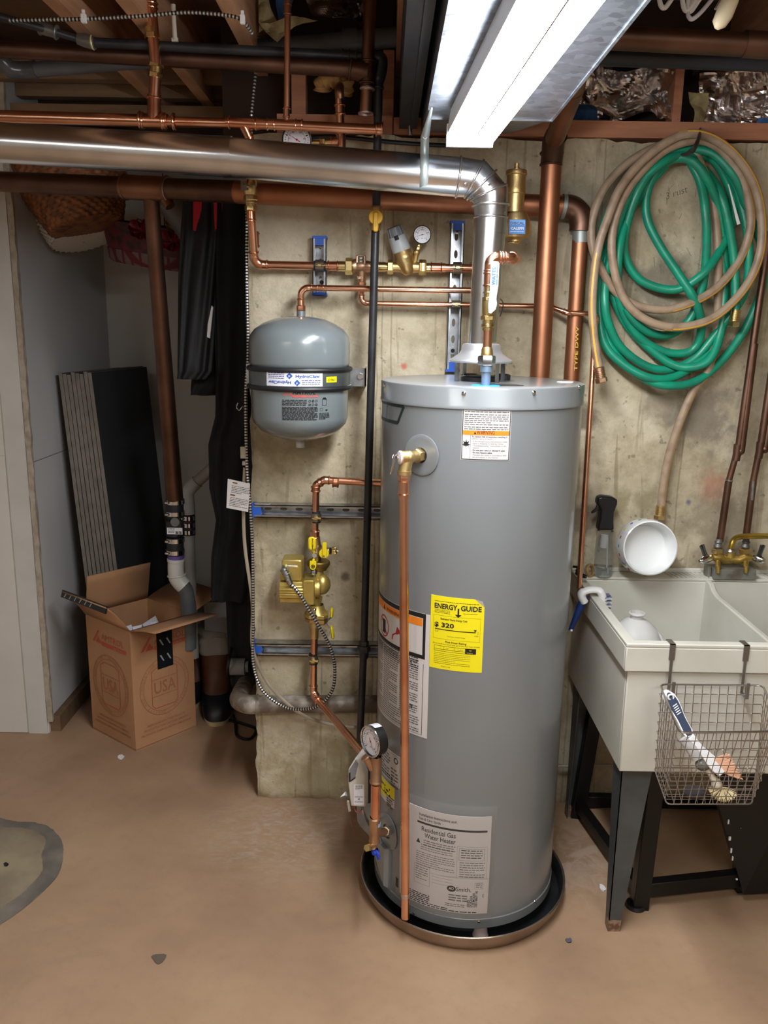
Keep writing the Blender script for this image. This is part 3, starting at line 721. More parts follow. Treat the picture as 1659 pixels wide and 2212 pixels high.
mb.grid(f, Wd * .1, Wd * .86, Hh * .545, Hh * .556, 6, 1, .0012, 1)
mb.poly(f, [(Wd * .82, Hh * .585), (Wd * .85, Hh * .555), (Wd * .88, Hh * .585)], 1, .0012)
mb.grid(f, Wd * .1, Wd * .105, Hh * .53, Hh * .575, 1, 1, .0012, 1); mb.grid(f, Wd * .9, Wd * .905, Hh * .52, Hh * .565, 1, 1, .0012, 1)
mb.text('$ 287', f, Wd * .1, Hh * .51, Hh * .02, 1, .0012); mb.text('$ 350', f, Wd * .84, Hh * .495, Hh * .02, 1, .0012)
mb.text('Cost Range of Similar Models', f, Wd * .5, Hh * .46, Hh * .02, 1, .0012, 'C')
mb.text('First Hour Rating', f, Wd * .5, Hh * .375, Hh * .036, 1, .0012, 'C', .02, w=Wd * .4)
mb.text('(How much hot water you get in the first hour of use)', f, Wd * .5, Hh * .345, Hh * .026, 1, .0012, 'C', w=Wd * .88)
mb.rect(f, Wd * .09, Wd * .88, Hh * .25, Hh * .325, .0008, 1, .0012); mb.grid(f, Wd * .68, Wd * .88, Hh * .25, Hh * .325, 3, 1, .0013, 1)
mb.grid(f, Wd * .09, Wd * .68, Hh * .275, Hh * .28, 4, 1, .0012, 1)
for q in (.28, .48): mb.grid(f, Wd * q, Wd * (q + .004), Hh * .278, Hh * .325, 1, 1, .0012, 1)
for q, s_ in ((.33, 'low'), (.54, 'medium')): mb.text(s_, f, Wd * q, Hh * .29, Hh * .022, 1, .0012)
mb.text('high', f, Wd * .75, Hh * .295, Hh * .022, 0, .0016); mb.text('93 Gallons', f, Wd * .71, Hh * .26, Hh * .018, 0, .0016)
mb.lines(f, Wd * .09, Wd * .78, Hh * .225, 7, Hh * .024, .0010, 2, .001)
mb.text('ftc.gov/energy', f, Wd * .24, Hh * .035, Hh * .022, 1, .0012)
mb.build('energy_label', [YL, INK, mat('ink_olive', (110, 104, 20), 0, .5), mat('label_back', (214, 214, 206), 0, .5)], heater, smooth=0)['label'] = 'bright yellow energy cost label with one curled corner'

# big instruction label on the left
a0, z1 = cyl_hit(826, 1292); a1, zt = cyl_hit(930, 1329); _, z0 = cyl_hit(930, 1598)
zt2 = zt; Hh = zt - z0; aL = a1 - 1.15 * (a1 - cyl_hit(822, 1300)[0]); Wd = (a1 - aL) * HR; f = cmap(aL, z0)
mb = MB().slab(f, 0, Wd, 0, Hh, 20, 1, 0, .0006, 0)
bh = Hh * .36
mb.grid(f, 0, Wd - .012, Hh - .012, Hh, 16, 1, .0009, 1); mb.grid(f, 0, Wd - .012, Hh - bh, Hh - bh + .010, 16, 1, .0009, 1)
mb.grid(f, Wd - .020, Wd - .012, Hh - bh, Hh, 1, 1, .0009, 1); mb.grid(f, 0, .006, Hh - bh, Hh, 1, 1, .0009, 1)
mb.grid(f, .008, Wd - .022, Hh - .034, Hh - .014, 16, 1, .0010, 3)
mb.text('WARNING', f, Wd * .36, Hh - .030, .013, 1, .0013, 'L', .008, w=Wd * .27); mb.poly(f, [(Wd * .28, Hh - .031), (Wd * .33, Hh - .031), (Wd * .305, Hh - .017)], 1, .0013)
cu, cv = Wd * .30, Hh - .078
mb.disc(f, cu, cv, .030, 4, .0011, 28, r0=.0265); mb.grid(f, cu - .010, cu + .010, cv - .02, cv + .018, 1, 1, .0010, 1)
mb.poly(f, [(cu - .022, cv + .018), (cu - .018, cv + .021), (cu + .022, cv - .018), (cu + .018, cv - .021)], 4, .0013)
fu = Wd * .60
mb.poly(f, [(fu - .03, cv - .022), (fu + .035, cv - .022), (fu + .03, cv), (fu + .02, cv + .008), (fu + .016, cv + .028), (fu + .004, cv + .012), (fu - .006, cv + .02), (fu - .012, cv + .002), (fu - .028, cv - .008)], 4, .0011)
mb.grid(f, Wd * .78, Wd - .022, Hh - .034 - .076, Hh - .036, 2, 1, .0010, 0); mb.grid(f, .01, Wd - .022, cv - .034, cv - .033, 12, 1, .001, 1)
mb.lines(f, Wd * .06, Wd * .88, cv - .038, 8, .0054, .0022, 1, .001, last=.9)
for c0, c1 in ((.03, .28), (.31, .60), (.63, .88)):
    mb.lines(f, Wd * c0, Wd * c1, Hh - bh - .008, int((Hh - bh - .055) / .0062), .0062, .0024, 2, .001, last=.5)
mb.lines(f, Wd * .04, Wd * .9, .052, 7, .0064, .0024, 2, .001)
mb.grid(f, Wd * .70, Wd * .82, Hh * .215, Hh * .245, 2, 1, .0012, 1); mb.text('APPROVED', f, Wd * .705, Hh * .223, .006, 0, .0014, w=Wd * .105)
mb.grid(f, Wd * .012, Wd * .94, .006, .0066, 14, 1, .001, 1); mb.grid(f, Wd * .935, Wd * .94, .006, Hh * .6, 1, 1, .001, 1)
mb.build('instruction_label', [PAPER, INK, INKG, ORANGE, RED], heater, smooth=0)['label'] = 'large white instruction label with black framed warning panel'

# rating plate and small yellow label low on the left
for nm, (px0, py0, px1, py1), kind_ in (('rating_label', (830, 1618, 864, 1704), 0), ('gas_label', (822, 1676, 852, 1748), 1)):
    a1, _z = cyl_hit(px1, py1); zb = _z; _a, zt = cyl_hit(px1, py0 + (18 if not kind_ else 26)); Hh = zt - zb; Wd = .125 if not kind_ else .085
    f = cmap(a1 - Wd / HR, zb); mb = MB()
    mb.slab(f, 0, Wd, 0, Hh, 8, 1, 0, .0006, 0)
    if not kind_:
        mb.rect(f, .003, Wd - .003, .003, Hh - .003, .0006, 1, .0009); mb.lines(f, .010, Wd - .045, Hh - .012, 9, .0085, .0035, 2, .001)
        mb.disc(f, Wd - .018, Hh - .018, .009, 1, .001, r0=.006); mb.lines(f, Wd - .04, Wd - .008, Hh - .045, 6, .010, .004, 2, .001)
        mb.lines(f, .012, Wd - .03, .018, 2, .006, .003, 1, .001)
    else:
        mb.grid(f, .001, Wd - .001, Hh * .42, Hh - .001, 6, 1, .0008, 3); mb.grid(f, .001, Wd - .001, Hh * .38, Hh * .42, 6, 1, .0009, 1)
        mb.lines(f, .006, Wd - .02, Hh * .78, 3, .009, .005, 1, .001); mb.grid(f, .001, Wd * .5, Hh * .2, Hh * .38, 3, 1, .0009, 3)
        mb.lines(f, Wd * .55, Wd - .008, Hh * .3, 4, .007, .004, 2, .001)
    mb.build(nm, [PAPER, INK, INKG, YL], heater, smooth=0)

# plastic sleeve with the manual
a0, z1 = cyl_hit(886, 1735); aR, _ = cyl_hit(1062, 1756); _, z0 = cyl_hit(1040, 1972); z1 = cyl_hit(1062, 1762)[1]
AP, _ = cyl_hit(868, 1800)
Wd = (aR - AP) * HR; Hh = z1 - z0; f0 = cmap(AP, z0)
f = lambda u, v, d=0: f0(u, v, d + .004 * sin(min(max(v / Hh, 0), 1) * pi) + .002 * max(0, v / Hh - .8) * 5)
mb = MB().slab(f, 0, Wd, 0, Hh, 12, 8, 0, .002, 0)
mb.text('Installation Instructions and', f, Wd * .24, Hh * .925, .0105, 1, .0025, 'L', .015, w=Wd * .40)
mb.text('Use & Care Guide', f, Wd * .24, Hh * .885, .0105, 1, .0025, 'L', .015, w=Wd * .24)
mb.grid(f, Wd * .22, Wd * .96, Hh * .845, Hh * .865, 8, 1, .0025, 1)
mb.text('Residential Gas', f, Wd * .64, Hh * .775, .019, 1, .0025, 'R', .01, w=Wd * .37)
mb.text('Water Heater', f, Wd * .64, Hh * .715, .019, 1, .0025, 'R', .01, w=Wd * .33)
mb.lines(f, Wd * .30, Wd * .64, Hh * .69, 3, Hh * .022, .0022, 2, .0025)
mb.poly(f, [(Wd * .215, Hh * .645), (Wd * .265, Hh * .645), (Wd * .24, Hh * .69)], 1, .0025)
mb.lines(f, Wd * .27, Wd * .62, Hh * .64, 3, Hh * .022, .0018, 2, .0025); mb.lines(f, Wd * .22, Wd * .64, Hh * .56, 7, Hh * .022, .0018, 2, .0025)
mb.rect(f, Wd * .68, Wd * .94, Hh * .56, Hh * .68, .0006, 1, .0025); mb.lines(f, Wd * .70, Wd * .92, Hh * .665, 4, Hh * .024, .0022, 1, .0025)
mb.rect(f, Wd * .66, Wd * .97, Hh * .34, Hh * .70, .0005, 2, .0025)
mb.lines(f, Wd * .69, Wd * .95, Hh * .54, 8, Hh * .024, .0020, 2, .0025)
mb.rect(f, Wd * .20, Wd * .38, Hh * .22, Hh * .42, .0006, 2, .0025); mb.lines(f, Wd * .215, Wd * .36, Hh * .40, 6, Hh * .024, .0020, 2, .0025)
mb.lines(f, Wd * .1, Wd * .9, Hh * .12, 6, Hh * .020, .0030, 1, .0025)
man = mb.build('manual_booklet', [PAPER, INK, INKG], heater, smooth=60); man['label'] = 'white printed manual in a clear sleeve on the front'
# envelope in front of it
f2 = lambda u, v, d=0: f(u + Wd * .385 + v * .0, v + Hh * .045, d + .004)
ew, eh = Wd * .60, Hh * .33
mb = MB().slab(f2, 0, ew, 0, eh, 8, 3, 0, .0008, 0)
mb.text('Smith.', f2, ew * .46, eh * .60, .019, 1, .0014, 'L', 0, w=ew * .26)
mb.disc(f2, ew * .385, eh * .655, .0115, 1, .0014, 24, sy=.8); mb.text('AO', f2, ew * .385, eh * .625, .012, 0, .0018, 'C', .02, w=ew * .085)
mb.lines(f2, ew * .04, ew * .4, eh * .93, 3, eh * .10, .0008, 2, .0012)
mb.rect(f2, ew * .78, ew * .92, eh * .70, eh * .90, .0006, 2, .0012); mb.lines(f2, ew * .80, ew * .90, eh * .87, 3, eh * .05, .002, 2, .0012)
mb.lines(f2, ew * .34, ew * .66, eh * .47, 3, eh * .08, .0032, 2, .0012); mb.lines(f2, ew * .28, ew * .62, eh * .17, 2, eh * .06, .002, 2, .0012)
for k_, s_ in enumerate(('SERIES', 'DORADA', '2 E5 MODEL', '100 188671 40')):
    mb.text(s_, f2, ew * (.70 + .045 * k_), eh * .10, .0085, 1, .0014, 'L', .02, rot=pi / 2)
mb.grid(f2, ew * .925, ew * .935, eh * .42, eh * .53, 1, 1, .0014, 1)
mb.build('envelope', [PAPER, INK, INKG], man, smooth=60)
f3 = lambda u, v, d=0: f0(u, v, d + .012)
MB().slab(f3, Wd * -.02, Wd * 1.04, -.01, Hh * 1.12, 12, 4, 0, .0004, 0).build('clear_sleeve', mat('clear_film', (250, 250, 250), 0, .12, trans=.96, ior=1.05, spec=.25), heater, smooth=60)

# --- relief valve
ac, zc = cyl_hit(911, 983)
c = hpos(ac, zc); n = hn(ac)
MB().lathe([(.050, 0), (.050, .0025), (.047, .0035), (.040, .0030), (.018, .005)], c, n, 40).build('escutcheon', HGREY, heater)
MB().lathe([(.0185, .004), (.0185, .0065), (.014, .0066)], c, n, 30).build('gasket', BLACK, heater)
vv = thing('relief_valve', 'brass relief valve with silver test lever screwed into the heater front', 'valve', c)
tip = P(884, 988, (c + n * .05).y)
e = c + n * .058
mb = MB().hexnut(c + n * .004, c + n * .024, .0175).cyl(c + n * .02, e, .0135).sphere(e - n * .005, .017, sc=(1, 1, 1))
mb.cyl(e, e + Vector((-.006, -.002, -.032)), .0145, .0155).cyl(e + Vector((-.006, -.002, -.030)), e + Vector((-.0065, -.002, -.040)), .017)
side = Vector((-.93, -.36, .05)).normalized()
mb.cyl(e, e + side * .016, .0165, .0165)
mb.build('valve_body', BRASSC, vv)
MB().lathe([(.0165, 0), (.0168, .003), (.015, .006), (.006, .008), (0, .0085)], e + side * .016, side, 28, mfun=lambda i, k: 1 if i in (1, 2) else 0).build('spring_cap', [mat('cap_pink', (206, 150, 140), .2, .5), PAPER], vv)
q = e + side * .028
mb = MB().tube([e + side * .02, q], .004).tube(spline([q + Vector((0, 0, .008)), q + Vector((-.006, -.006, .002)), q + Vector((-.006, -.008, -.012)), q + Vector((-.010, -.008, -.030)), q + Vector((-.012, -.006, -.038))], 6), [.004] * 24 + [.0035], 8, sx=.45)
mb.build('test_lever', CHROME, vv)
# discharge pipe
top = e + Vector((-.0065, -.002, -.038))
pb = P(878, 1962, (HY - HR) - .012); pm = P(889, 1040, top.y)
dp = thing('discharge_pipe', 'long straight copper pipe down the front of the water heater', 'pipe', (pb.x, pb.y, .05))
botx = PZ(876, 1962, .055); bot = Vector((botx.x, top.y + .015, .05)); bot = P(876, 1982, top.y + .004)
mid = top + Vector((0, 0, -.055))
rd = RR(20.5, P(886, 1300, top.y))
MB().cyl(mid, bot, rd, caps=True, seg=28).build('pipe', COPPER, dp)
mb = MB().hexnut(top + Vector((0, 0, .0)), top + Vector((0, 0, -.018)), rd * 1.35).cyl(top + Vector((0, 0, -.018)), mid + Vector((0, 0, -.006)), rd * 1.14)
mb.torus(mid + Vector((0, 0, .006)), (0, 0, 1), rd * 1.2, rd * .2); mb.build('adapter', COPPER, dp)
sb = bot + (mid - bot) * .055
MB().cyl(sb - Vector((0, 0, .0)), sb + Vector((0, 0, .012)), rd * 1.03, seg=28).build('solder_mark', mat('solder', (206, 190, 180), .9, .4), dp)

# --- gas control valve & burner cover (left side of heater)
gd = Vector((-.86, -.5, 0)).normalized(); gang = math.atan2(gd.x, -gd.y)
gc = P(778, 1702, HY - .30)
Mg = Matrix((Vector((.45, -.89, 0)).normalized() * -1, gd, Vector((0, 0, 1)))).transposed()
ux = Vector((.60, -.80, 0)).normalized()      # horizontal tangent seen from the camera
gcen = gc + Vector((.03, .045, 0))
gv = MB()
def gbox(px0, px1, py0, py1, Y, dep, mb, m=0, bev=0):
    a = P(px0, py1, Y); b = P(px1, py0, Y); mb.cbox(((a.x + b.x) / 2, Y + dep / 2, (a.z + b.z) / 2), (b.x - a.x, dep, b.z - a.z), None, m, bev); return a, b
YG = 2.03
# body with a slanted upper face
pts = [(757, 1742), (789, 1744), (789, 1672), (776, 1640), (768, 1636), (752, 1662), (751, 1690)]
mb = MB(); fr_ = [P(x, y, YG) for x, y in pts]; mb.prism(fr_, (.03, .085, 0)); g = mb.build('gas_control', mat('control_white', (196, 190, 180), 0, .4), heater, bevel=.004); g['label'] = 'off-white gas control box with printed labels'
fm = plane_map(P(755, 1690, YG - .0012), (P(772, 1690, YG) - P(755, 1690, YG)), (P(764, 1645, YG) - P(753, 1690, YG)))
MB().prism([P(754, 1688, YG - .0015), P(767, 1680, YG - .0015), P(774, 1650, YG - .0015), P(768, 1642, YG - .0015), P(755, 1663, YG - .0015)], (0, .001, 0), 0).build('dial_label', mat('dial_grey', (120, 124, 128), .2, .3), g, smooth=0)
MB().prism([P(753.5, 1690, YG - .002), P(757, 1688, YG - .002), P(757, 1668, YG - .002), P(753.5, 1671, YG - .002)], (0, .0012, 0)).prism([P(757, 1689, YG - .002), P(768, 1681, YG - .002), P(768, 1678, YG - .002), P(757, 1686, YG - .002)], (0, .0012, 0)).build('black_border', BLACK, g, smooth=0)
o_ = P(764, 1738, YG - .0006); fm = plane_map(o_, (1, 0, 0), (0, 0, 1)); sw = (P(786, 1738, YG) - P(764, 1738, YG)).x; sh = P(764, 1694, YG).z - o_.z
mb = MB().slab(fm, 0, sw, 0, sh, d1=.0005); mb.lines(fm, sw * .15, sw * .85, sh * .95, 5, sh * .045, sh * .02, 2, .0008)
mb.lines(fm, sw * .1, sw * .9, sh * .42, 2, sh * .05, sh * .02, 2, .0008); mb.disc(fm, sw * .5, sh * .28, sw * .10, 1, .0008, r0=sw * .05); mb.lines(fm, sw * .1, sw * .9, sh * .18, 2, sh * .05, sh * .02, 2, .0008)
mb.build('control_label', [PAPERW, INK, INKG], g, smooth=0)
MB().box((P(790, 1700, YG).x, YG + .02, P(780, 1745, YG).z), (P(801, 1700, YG).x, YG + .10, P(780, 1655, YG).z)).build('control_back', BLACK, heater, bevel=.003)
w1 = spline([P(764, 1740, YG + .02), P(768, 1752, YG + .01), P(776, 1755, YG + .01), P(782, 1748, YG + .02)], 8)
MB().tube(w1, .0018, 6).build('wire', mat('wire_red', (150, 70, 60), 0, .5), heater)
w2 = spline([P(753, 1738, YG + .02), P(757, 1765, YG + .03), P(762, 1785, YG + .04), P(768, 1800, YG + .05)], 8)
MB().tube(w2, .0018, 6).build('wire', mat('wire_brown', (110, 60, 40), 0, .5), heater)
MB().prism([P(749, 1731, YG), P(754, 1731, YG), P(758, 1752, YG + .02), P(753, 1754, YG + .02)], (0, .004, 0)).build('tag', PAPER, heater, smooth=0)
MB().prism([P(735, 1722, YG), P(746, 1710, YG + .02), P(752, 1712, YG + .03), P(755, 1722, YG + .03), P(745, 1718, YG + .01)], (0, .001, 0)).build('sticker', PAPER, heater, smooth=0)
MB().tube(spline([P(782, 1745, YG + .03), P(788, 1762, YG + .04), P(800, 1785, YG + .09), P(806, 1800, YG + .12)], 8), .0042, 10).build('gas_tube', STEEL, heater)
# burner access cover: a wrap-around shell standing off the jacket
def cover(px0, px1, pyt, pyb, off, name):
    a_0, _ = cyl_hit(max(px0, 822), 1830); a_1, zt_ = cyl_hit(px1, pyt)
    return a_0, a_1
zT = P(800, 1800, HY - .28).z; zB = P(800, 1872, HY - .28).z
mb = MB(); aa0, aa1 = rad(-118), rad(-55); n_ = 36
zT2 = cyl_hit(848, 1838)[1]; zB3 = cyl_hit(846, 1922)[1]
vs = []
for i in range(n_ + 1):
    a = aa0 + (aa1 - aa0) * i / n_
    s1 = min(1, max(0, (a - rad(-86)) / rad(10))); s1 = s1 * s1 * (3 - 2 * s1); ro = HR + .055 - .040 * s1 - (.010 if i > n_ - 2 else 0)
    s2 = min(1, max(0, (a - rad(-80)) / rad(12))); zt_ = zT * (1 - s2) + zT2 * s2
    s3 = min(1, max(0, (a - rad(-92)) / rad(35))); zb_ = zB * (1 - s3) + zB3 * s3
    for z_ in (zt_, zb_): vs += [(HX + ro * sin(a), HY - ro * cos(a), z_), (HX + (HR - .002) * sin(a), HY - (HR - .002) * cos(a), z_)]
fs = []
for i in range(n_):
    b = 4 * i; c_ = b + 4
    fs += [(b, b + 2, c_ + 2, c_), (b, c_, c_ + 1, b + 1), (b + 2, b + 3, c_ + 3, c_ + 2)]
fs += [(0, 1, 3, 2), (4 * n_, 4 * n_ + 2, 4 * n_ + 3, 4 * n_ + 1)]
mb.add(vs, fs).build('burner_cover', HGREY, heater, smooth=40)
a, z = cyl_hit(858, 1905)
MB().slab(cmap(a - .02, z), 0, .011, -.014, .014, 2, 1, 0, .001).build('hole_plug', BLACK, heater, smooth=0)

# --- drain pan
PR = .297
pan = thing('drain_pan', 'round shallow galvanised pan under the water heater', 'pan', (HX, HY, 0))
prof = [(0, .004), (PR - .022, .004), (PR - .012, .010), (PR - .002, .050), (PR + .001, .053), (PR + .003, .050), (PR + .002, .046), (PR - .004, .022), (PR - .016, .001), (0, .0005)]
MB().lathe(prof, (HX, HY, 0), seg=128, mfun=lambda i, k: 1 if i < 3 else 0).build('tray', [mat('pan_outside', (164, 146, 128), .85, .42, ((128, 110, 94), 9, 5, .4, .7), bump=(12, .1)), mat('pan_inside', (84, 88, 90), .8, .4, ((60, 63, 66), 8, 5, .4, .7), bump=(14, .2))], pan, smooth=35)
MB().lathe([(PR + .0005, .052), (PR + .003, .0535), (PR + .0045, .052), (PR + .003, .049)], (HX, HY, 0), seg=128).build('rolled_rim', mat('rim_bright', (206, 196, 186), .95, .25), pan)

# --- draft hood and flue pipe
HT = HZ1 - .001
hx, hy = P(1037, 815, HY - .01).x, HY - .01
hood = thing('draft_hood', 'flared galvanised draft hood on legs on top of the heater', 'vent hood', (hx, hy, HT))
zR = P(1037, 779, hy).z
prof = [(.079, -.004), (.082, 0), (.081, .002), (.070, .008), (.056, .018), (.050, .028), (.049, .038), (.046, .042), (.037, .044)]
prof = [(r_ * 1.0, h_ * 1.0) for r_, h_ in prof]
MB().lathe(prof, (hx, hy, zR), seg=48).build('bell', mat('hood_metal', (206, 208, 210), .8, .38), hood)
for k in range(4):
    a = rad(-62 + 90 * k); c = Vector((hx + .074 * sin(a), hy - .074 * cos(a), 0))
    Mr = Matrix.Rotation(a, 3, 'Z')
    MB().cbox((c.x, c.y, (HT + zR) / 2), (.011, .0015, zR - HT + .002), Mr).cbox(tuple(c + Mr @ Vector((.005, .003, 0)) + Vector((0, 0, (HT + zR) / 2))), (.0015, .006, zR - HT), Mr).build('leg', STEEL, hood, smooth=0)
MB().lathe([(.05, 0), (.05, .010), (.046, .013), (.03, .014), (0, .014)], (hx, hy, HT), seg=36).build('flue_collar', BLACK, hood)
# hood clutter: small black bundle & dark plate & white sticker on the heater top
tz = HT + .0004
MB().cbox((P(1090, 823, 2.02).x, 2.02, tz + .0004), (.075, .062, .0008), Matrix.Rotation(rad(12), 3, 'Z')).build('dark_plate', mat('dark_plate', (70, 66, 62), .3, .3), heater, smooth=0)
MB().lathe([(.022, 0), (.022, .0015), (0, .0015)], (P(1222, 815, 2.17).x, 2.17, tz), seg=8).build('white_cap', WHITE, heater)
for px in (1015, 1085):
    c = Vector((P(px, 812, 2.24).x, 2.24, tz)); MB().lathe([(.022, 0), (.022, .012), (.016, .015), (0, .015)], c, seg=6).build('anode_cap', BLACK, heater)

flue = thing('flue_pipe', 'shiny round metal flue pipe from the heater top across to the left', 'pipe', (hx, hy, zR + .04))
FY = hy
e1, e2, e3, e4 = P(990, 383, FY), P(1030, 388, FY), P(1060, 422, FY), P(1060, 470, FY)
left = P(-260, 292, FY); rH = RR(81, P(700, 360, FY)); pA, pB = P(485, 339, FY), P(0, 310, FY)
base = Vector((hx, hy, zR + .036)); low = P(1041, 738, FY)
for i, (a, b) in enumerate(((left, pA), (pA, e1))):
    MB().cyl(a, b, rH * (1.0 if i else 1.012), seg=48).build('pipe', FLUE, flue)
mb = MB().cyl(pA - Vector((.004, 0, 0)), pA + Vector((.02, 0, 0)), rH * 1.03, seg=48)
mb.build('joint_band', FLUE, flue)
rV = RR(68, e4); rV2 = RR(61, low)
pa_ = [e1, e2, e3, e4]
mb = MB(); mb.tube(pa_, [rH * 1.01, rH * 1.02, rH * 1.0, rV * 1.03], 40)
for p_, d_, r_ in ((e1, e2 - e1, rH * 1.02), (e1.lerp(e2, .85), e3 - e1, rH * 1.05), (e2.lerp(e3, .35), e3 - e2, rH * 1.05), (e2.lerp(e3, .85), e4 - e2, rH * 1.02), (e3.lerp(e4, .45), e4 - e3, rH * .98), (e4, (0, 0, 1), rV * 1.03)):
    mb.torus(p_, d_, r_, .0032, 40)
mb.build('elbow', FLUE, flue, smooth=50)
m_ = P(1058, 505, FY)
MB().cyl(e4, m_, rV * 1.04, rV * 1.02, 44).build('collar', FLUE, flue)
MB().cyl(m_, low, rV, rV2, 44).build('pipe', FLUE, flue)
MB().cyl(low, base, rV2, rV2 * .98, 44).build('pipe', FLUE, flue)
for px, py, Yo in ((1006, 398, 1), (1049, 386, 1), (1056, 398, 1), (1088, 458, .6)):
    c = P(px, py, FY - rH * (.95 if Yo == 1 else .5)); MB().lathe([(.005, 0), (.004, .003), (0, .004)], c, (0, -1, 0), 10).build('screw', CHROME, flue)
# hanger strap
sx_ = P(915, 380, FY).x; sc = P(915, 372, FY)
st = thing('pipe_strap', 'pale metal strap hanging the shiny flue pipe from the duct edge', 'strap', (sx_, FY, ZD))
T0 = Vector((DX0 + .002, DYE - .10, ZD + .002)); wS = RR(18, sc)
tp = P(918, 296, FY - rH - .006); path = [T0, T0.lerp(tp, .5), tp]
for k in range(14):
    a = rad(48 - 12 * k); path.append(Vector((sc.x, FY - (rH + .003) * cos(a), sc.z + (rH + .003) * sin(a))))
mb = MB(); vs = []
for i, p_ in enumerate(path):
    wv = wS * (.2 if i == 0 else .62 if i == 1 else 1); vs += [p_ - Vector((wv, 0, 0)), p_ + Vector((wv, 0, 0))]
mb.add(vs, [(2 * i, 2 * i + 1, 2 * i + 3, 2 * i + 2) for i in range(len(path) - 1)])
mb.build('strap', mat('strap_metal', (186, 200, 200), .7, .45), st, smooth=60, solid=.0012)
MB().torus(tp + Vector((0, -.003, .0)), (0, 1, 0), .005, .0013, 14, 6).build('screw', STEEL, st)
# ---------------------------------------------------------------- plumbing on the wall
YS = W - .0205        # strut centre depth
YB_ = 2.545; YC = 2.505; YG_ = 2.44; YD = 2.545
def vdown(p, px, py): return Vector((p.x, p.y, P(px, py, p.y).z))
def mean(a, b): return (Vector(a) + Vector(b)) / 2

def gauge(parent, c, n, r, needle=200, stem=None, up=(0, 0, 1), name='pressure_gauge', nums=(0, 50, 100, 150, 200), red=False, depthk=.55):
    c = Vector(c); n = Vector(n).normalized(); d = r * depthk
    g = MB().lathe([(r * .8, -d), (r * .97, -d * .9), (r, -d * .1), (r, .001), (r * .93, .002), (r * .90, -.0005)], c, n, 36).lathe([(r * .8, -d), (0, -d)], c, n, 36).build(name, BLACK, parent)
    ux = Vector(up).cross(n).normalized(); f = plane_map(c + n * -.0008, ux, Vector(up))
    mb = MB().disc(f, 0, 0, r * .92, 0, 0, 36)
    for k in range(25):
        a = rad(225 - 270 * k / 24); r0 = r * (.66 if k % 6 == 0 else .73); w_ = r * (.02 if k % 6 else .035)
        ca, sa = cos(a), sin(a); mb.poly(f, [(r0 * ca - w_ * sa, r0 * sa + w_ * ca), (r * .8 * ca - w_ * sa, r * .8 * sa + w_ * ca), (r * .8 * ca + w_ * sa, r * .8 * sa - w_ * ca), (r0 * ca + w_ * sa, r0 * sa - w_ * ca)], 1, .0004)
    for i, s_ in enumerate(nums):
        a = rad(225 - 270 * i / (len(nums) - 1)); mb.text(str(s_), f, r * .52 * cos(a), r * .52 * sin(a) - r * .06, r * .17, 1, .0004, 'C')
    mb.disc(f, 0, 0, r * .58, 2 if red else 1, .0003, 24, r0=r * .56, a0=rad(-45), a1=rad(225))
    mb.text('psi', f, 0, -r * .42, r * .18, 1, .0004, 'C')
    mb.build('dial', [mat('dial_white', (226, 226, 230), 0, .3), INK, RED], g, smooth=0)
    a = rad(needle); ca, sa = cos(a), sin(a); w_ = r * .03
    MB().poly(f, [(-r * .25 * ca - w_ * sa, -r * .25 * sa + w_ * ca), (r * .72 * ca - w_ * .3 * sa, r * .72 * sa + w_ * .3 * ca), (r * .72 * ca + w_ * .3 * sa, r * .72 * sa - w_ * .3 * ca), (-r * .25 * ca + w_ * sa, -r * .25 * sa - w_ * ca)], 0, .0012).disc(f, 0, 0, r * .07, 0, .0015).build('needle', RED if red else BLACK, g, smooth=0)
    if stem: MB().cyl(c - n * d * .5, Vector(stem), r * .16).hexnut(Vector(stem).lerp(c - n * d * .5, .05), Vector(stem).lerp(c - n * d * .5, .35), r * .26).build('stem', BRASS, parent)
    return g

def strut(p0, p1, lab, caps=(1, 1), clamps=()):
    """C channel open to the camera; p0,p1 centre line on the wall face"""
    p0, p1 = Vector(p0), Vector(p1); ax = (p1 - p0); L = ax.length; ax.normalize(); yv = Vector((0, -1, 0)); s_ = ax.cross(yv).normalized()
    o = p0.copy(); o.y = W - .001
    t = thing('strut_channel', lab, 'strut', o)
    M_ = Matrix((s_, yv, ax)).transposed().to_4x4(); M_.translation = o
    h, dpt, tk, lip = .0205, .041, .0025, .0075
    mb = MB().box((-h, 0, 0), (h, tk, L), 0, M_)
    for sg in (-1, 1):
        a, b = sorted((sg * h, sg * (h - tk))); mb.box((a, tk, 0), (b, dpt, L), 0, M_)
        a, b = sorted((sg * h, sg * (h - lip))); mb.box((a, dpt - tk, 0), (b, dpt, L), 0, M_)
        a, b = sorted((sg * (h - lip), sg * (h - lip + tk))); mb.box((a, dpt - .009, 0), (b, dpt - tk, L), 0, M_)
    mb.build('channel', STEEL, t, smooth=0)
    q = .045
    while q < L - .02:
        f = lambda u, v, d=0: M_ @ Vector((u, tk + d + .0003, v))
        MB().add([f(.0055 * cos(2 * pi * i / 16), q + .012 * sin(2 * pi * i / 16)) for i in range(16)], [tuple(range(16))]).build('slot', mat('slot_dark', (120, 112, 96), 0, .8), t, smooth=0); q += .05
    for i, z in ((0, -.002), (1, L - .006)):
        if caps[i]:
            zz = .026 if i == 0 else -.018
            MB().box((-h - .001, -.0005, z), (h + .001, dpt + .001, z + .008), 0, M_).box((-h + lip, tk, min(z, z + zz)), (h - lip, dpt - .001, max(z, z + zz) + .004), 0, M_).build('end_cap', BLUE, t, smooth=0)
    return t, M_
def washer(t, p, r=.012):
    MB().cyl(p, Vector(p) + Vector((0, -.003, 0)), r, seg=18).build('washer', STEEL, t); MB().hexnut(Vector(p) + Vector((0, -.003, 0)), Vector(p) + Vector((0, -.009, 0)), .0065).build('nut', mat('dark_bolt', (40, 40, 42), .8, .4), t)
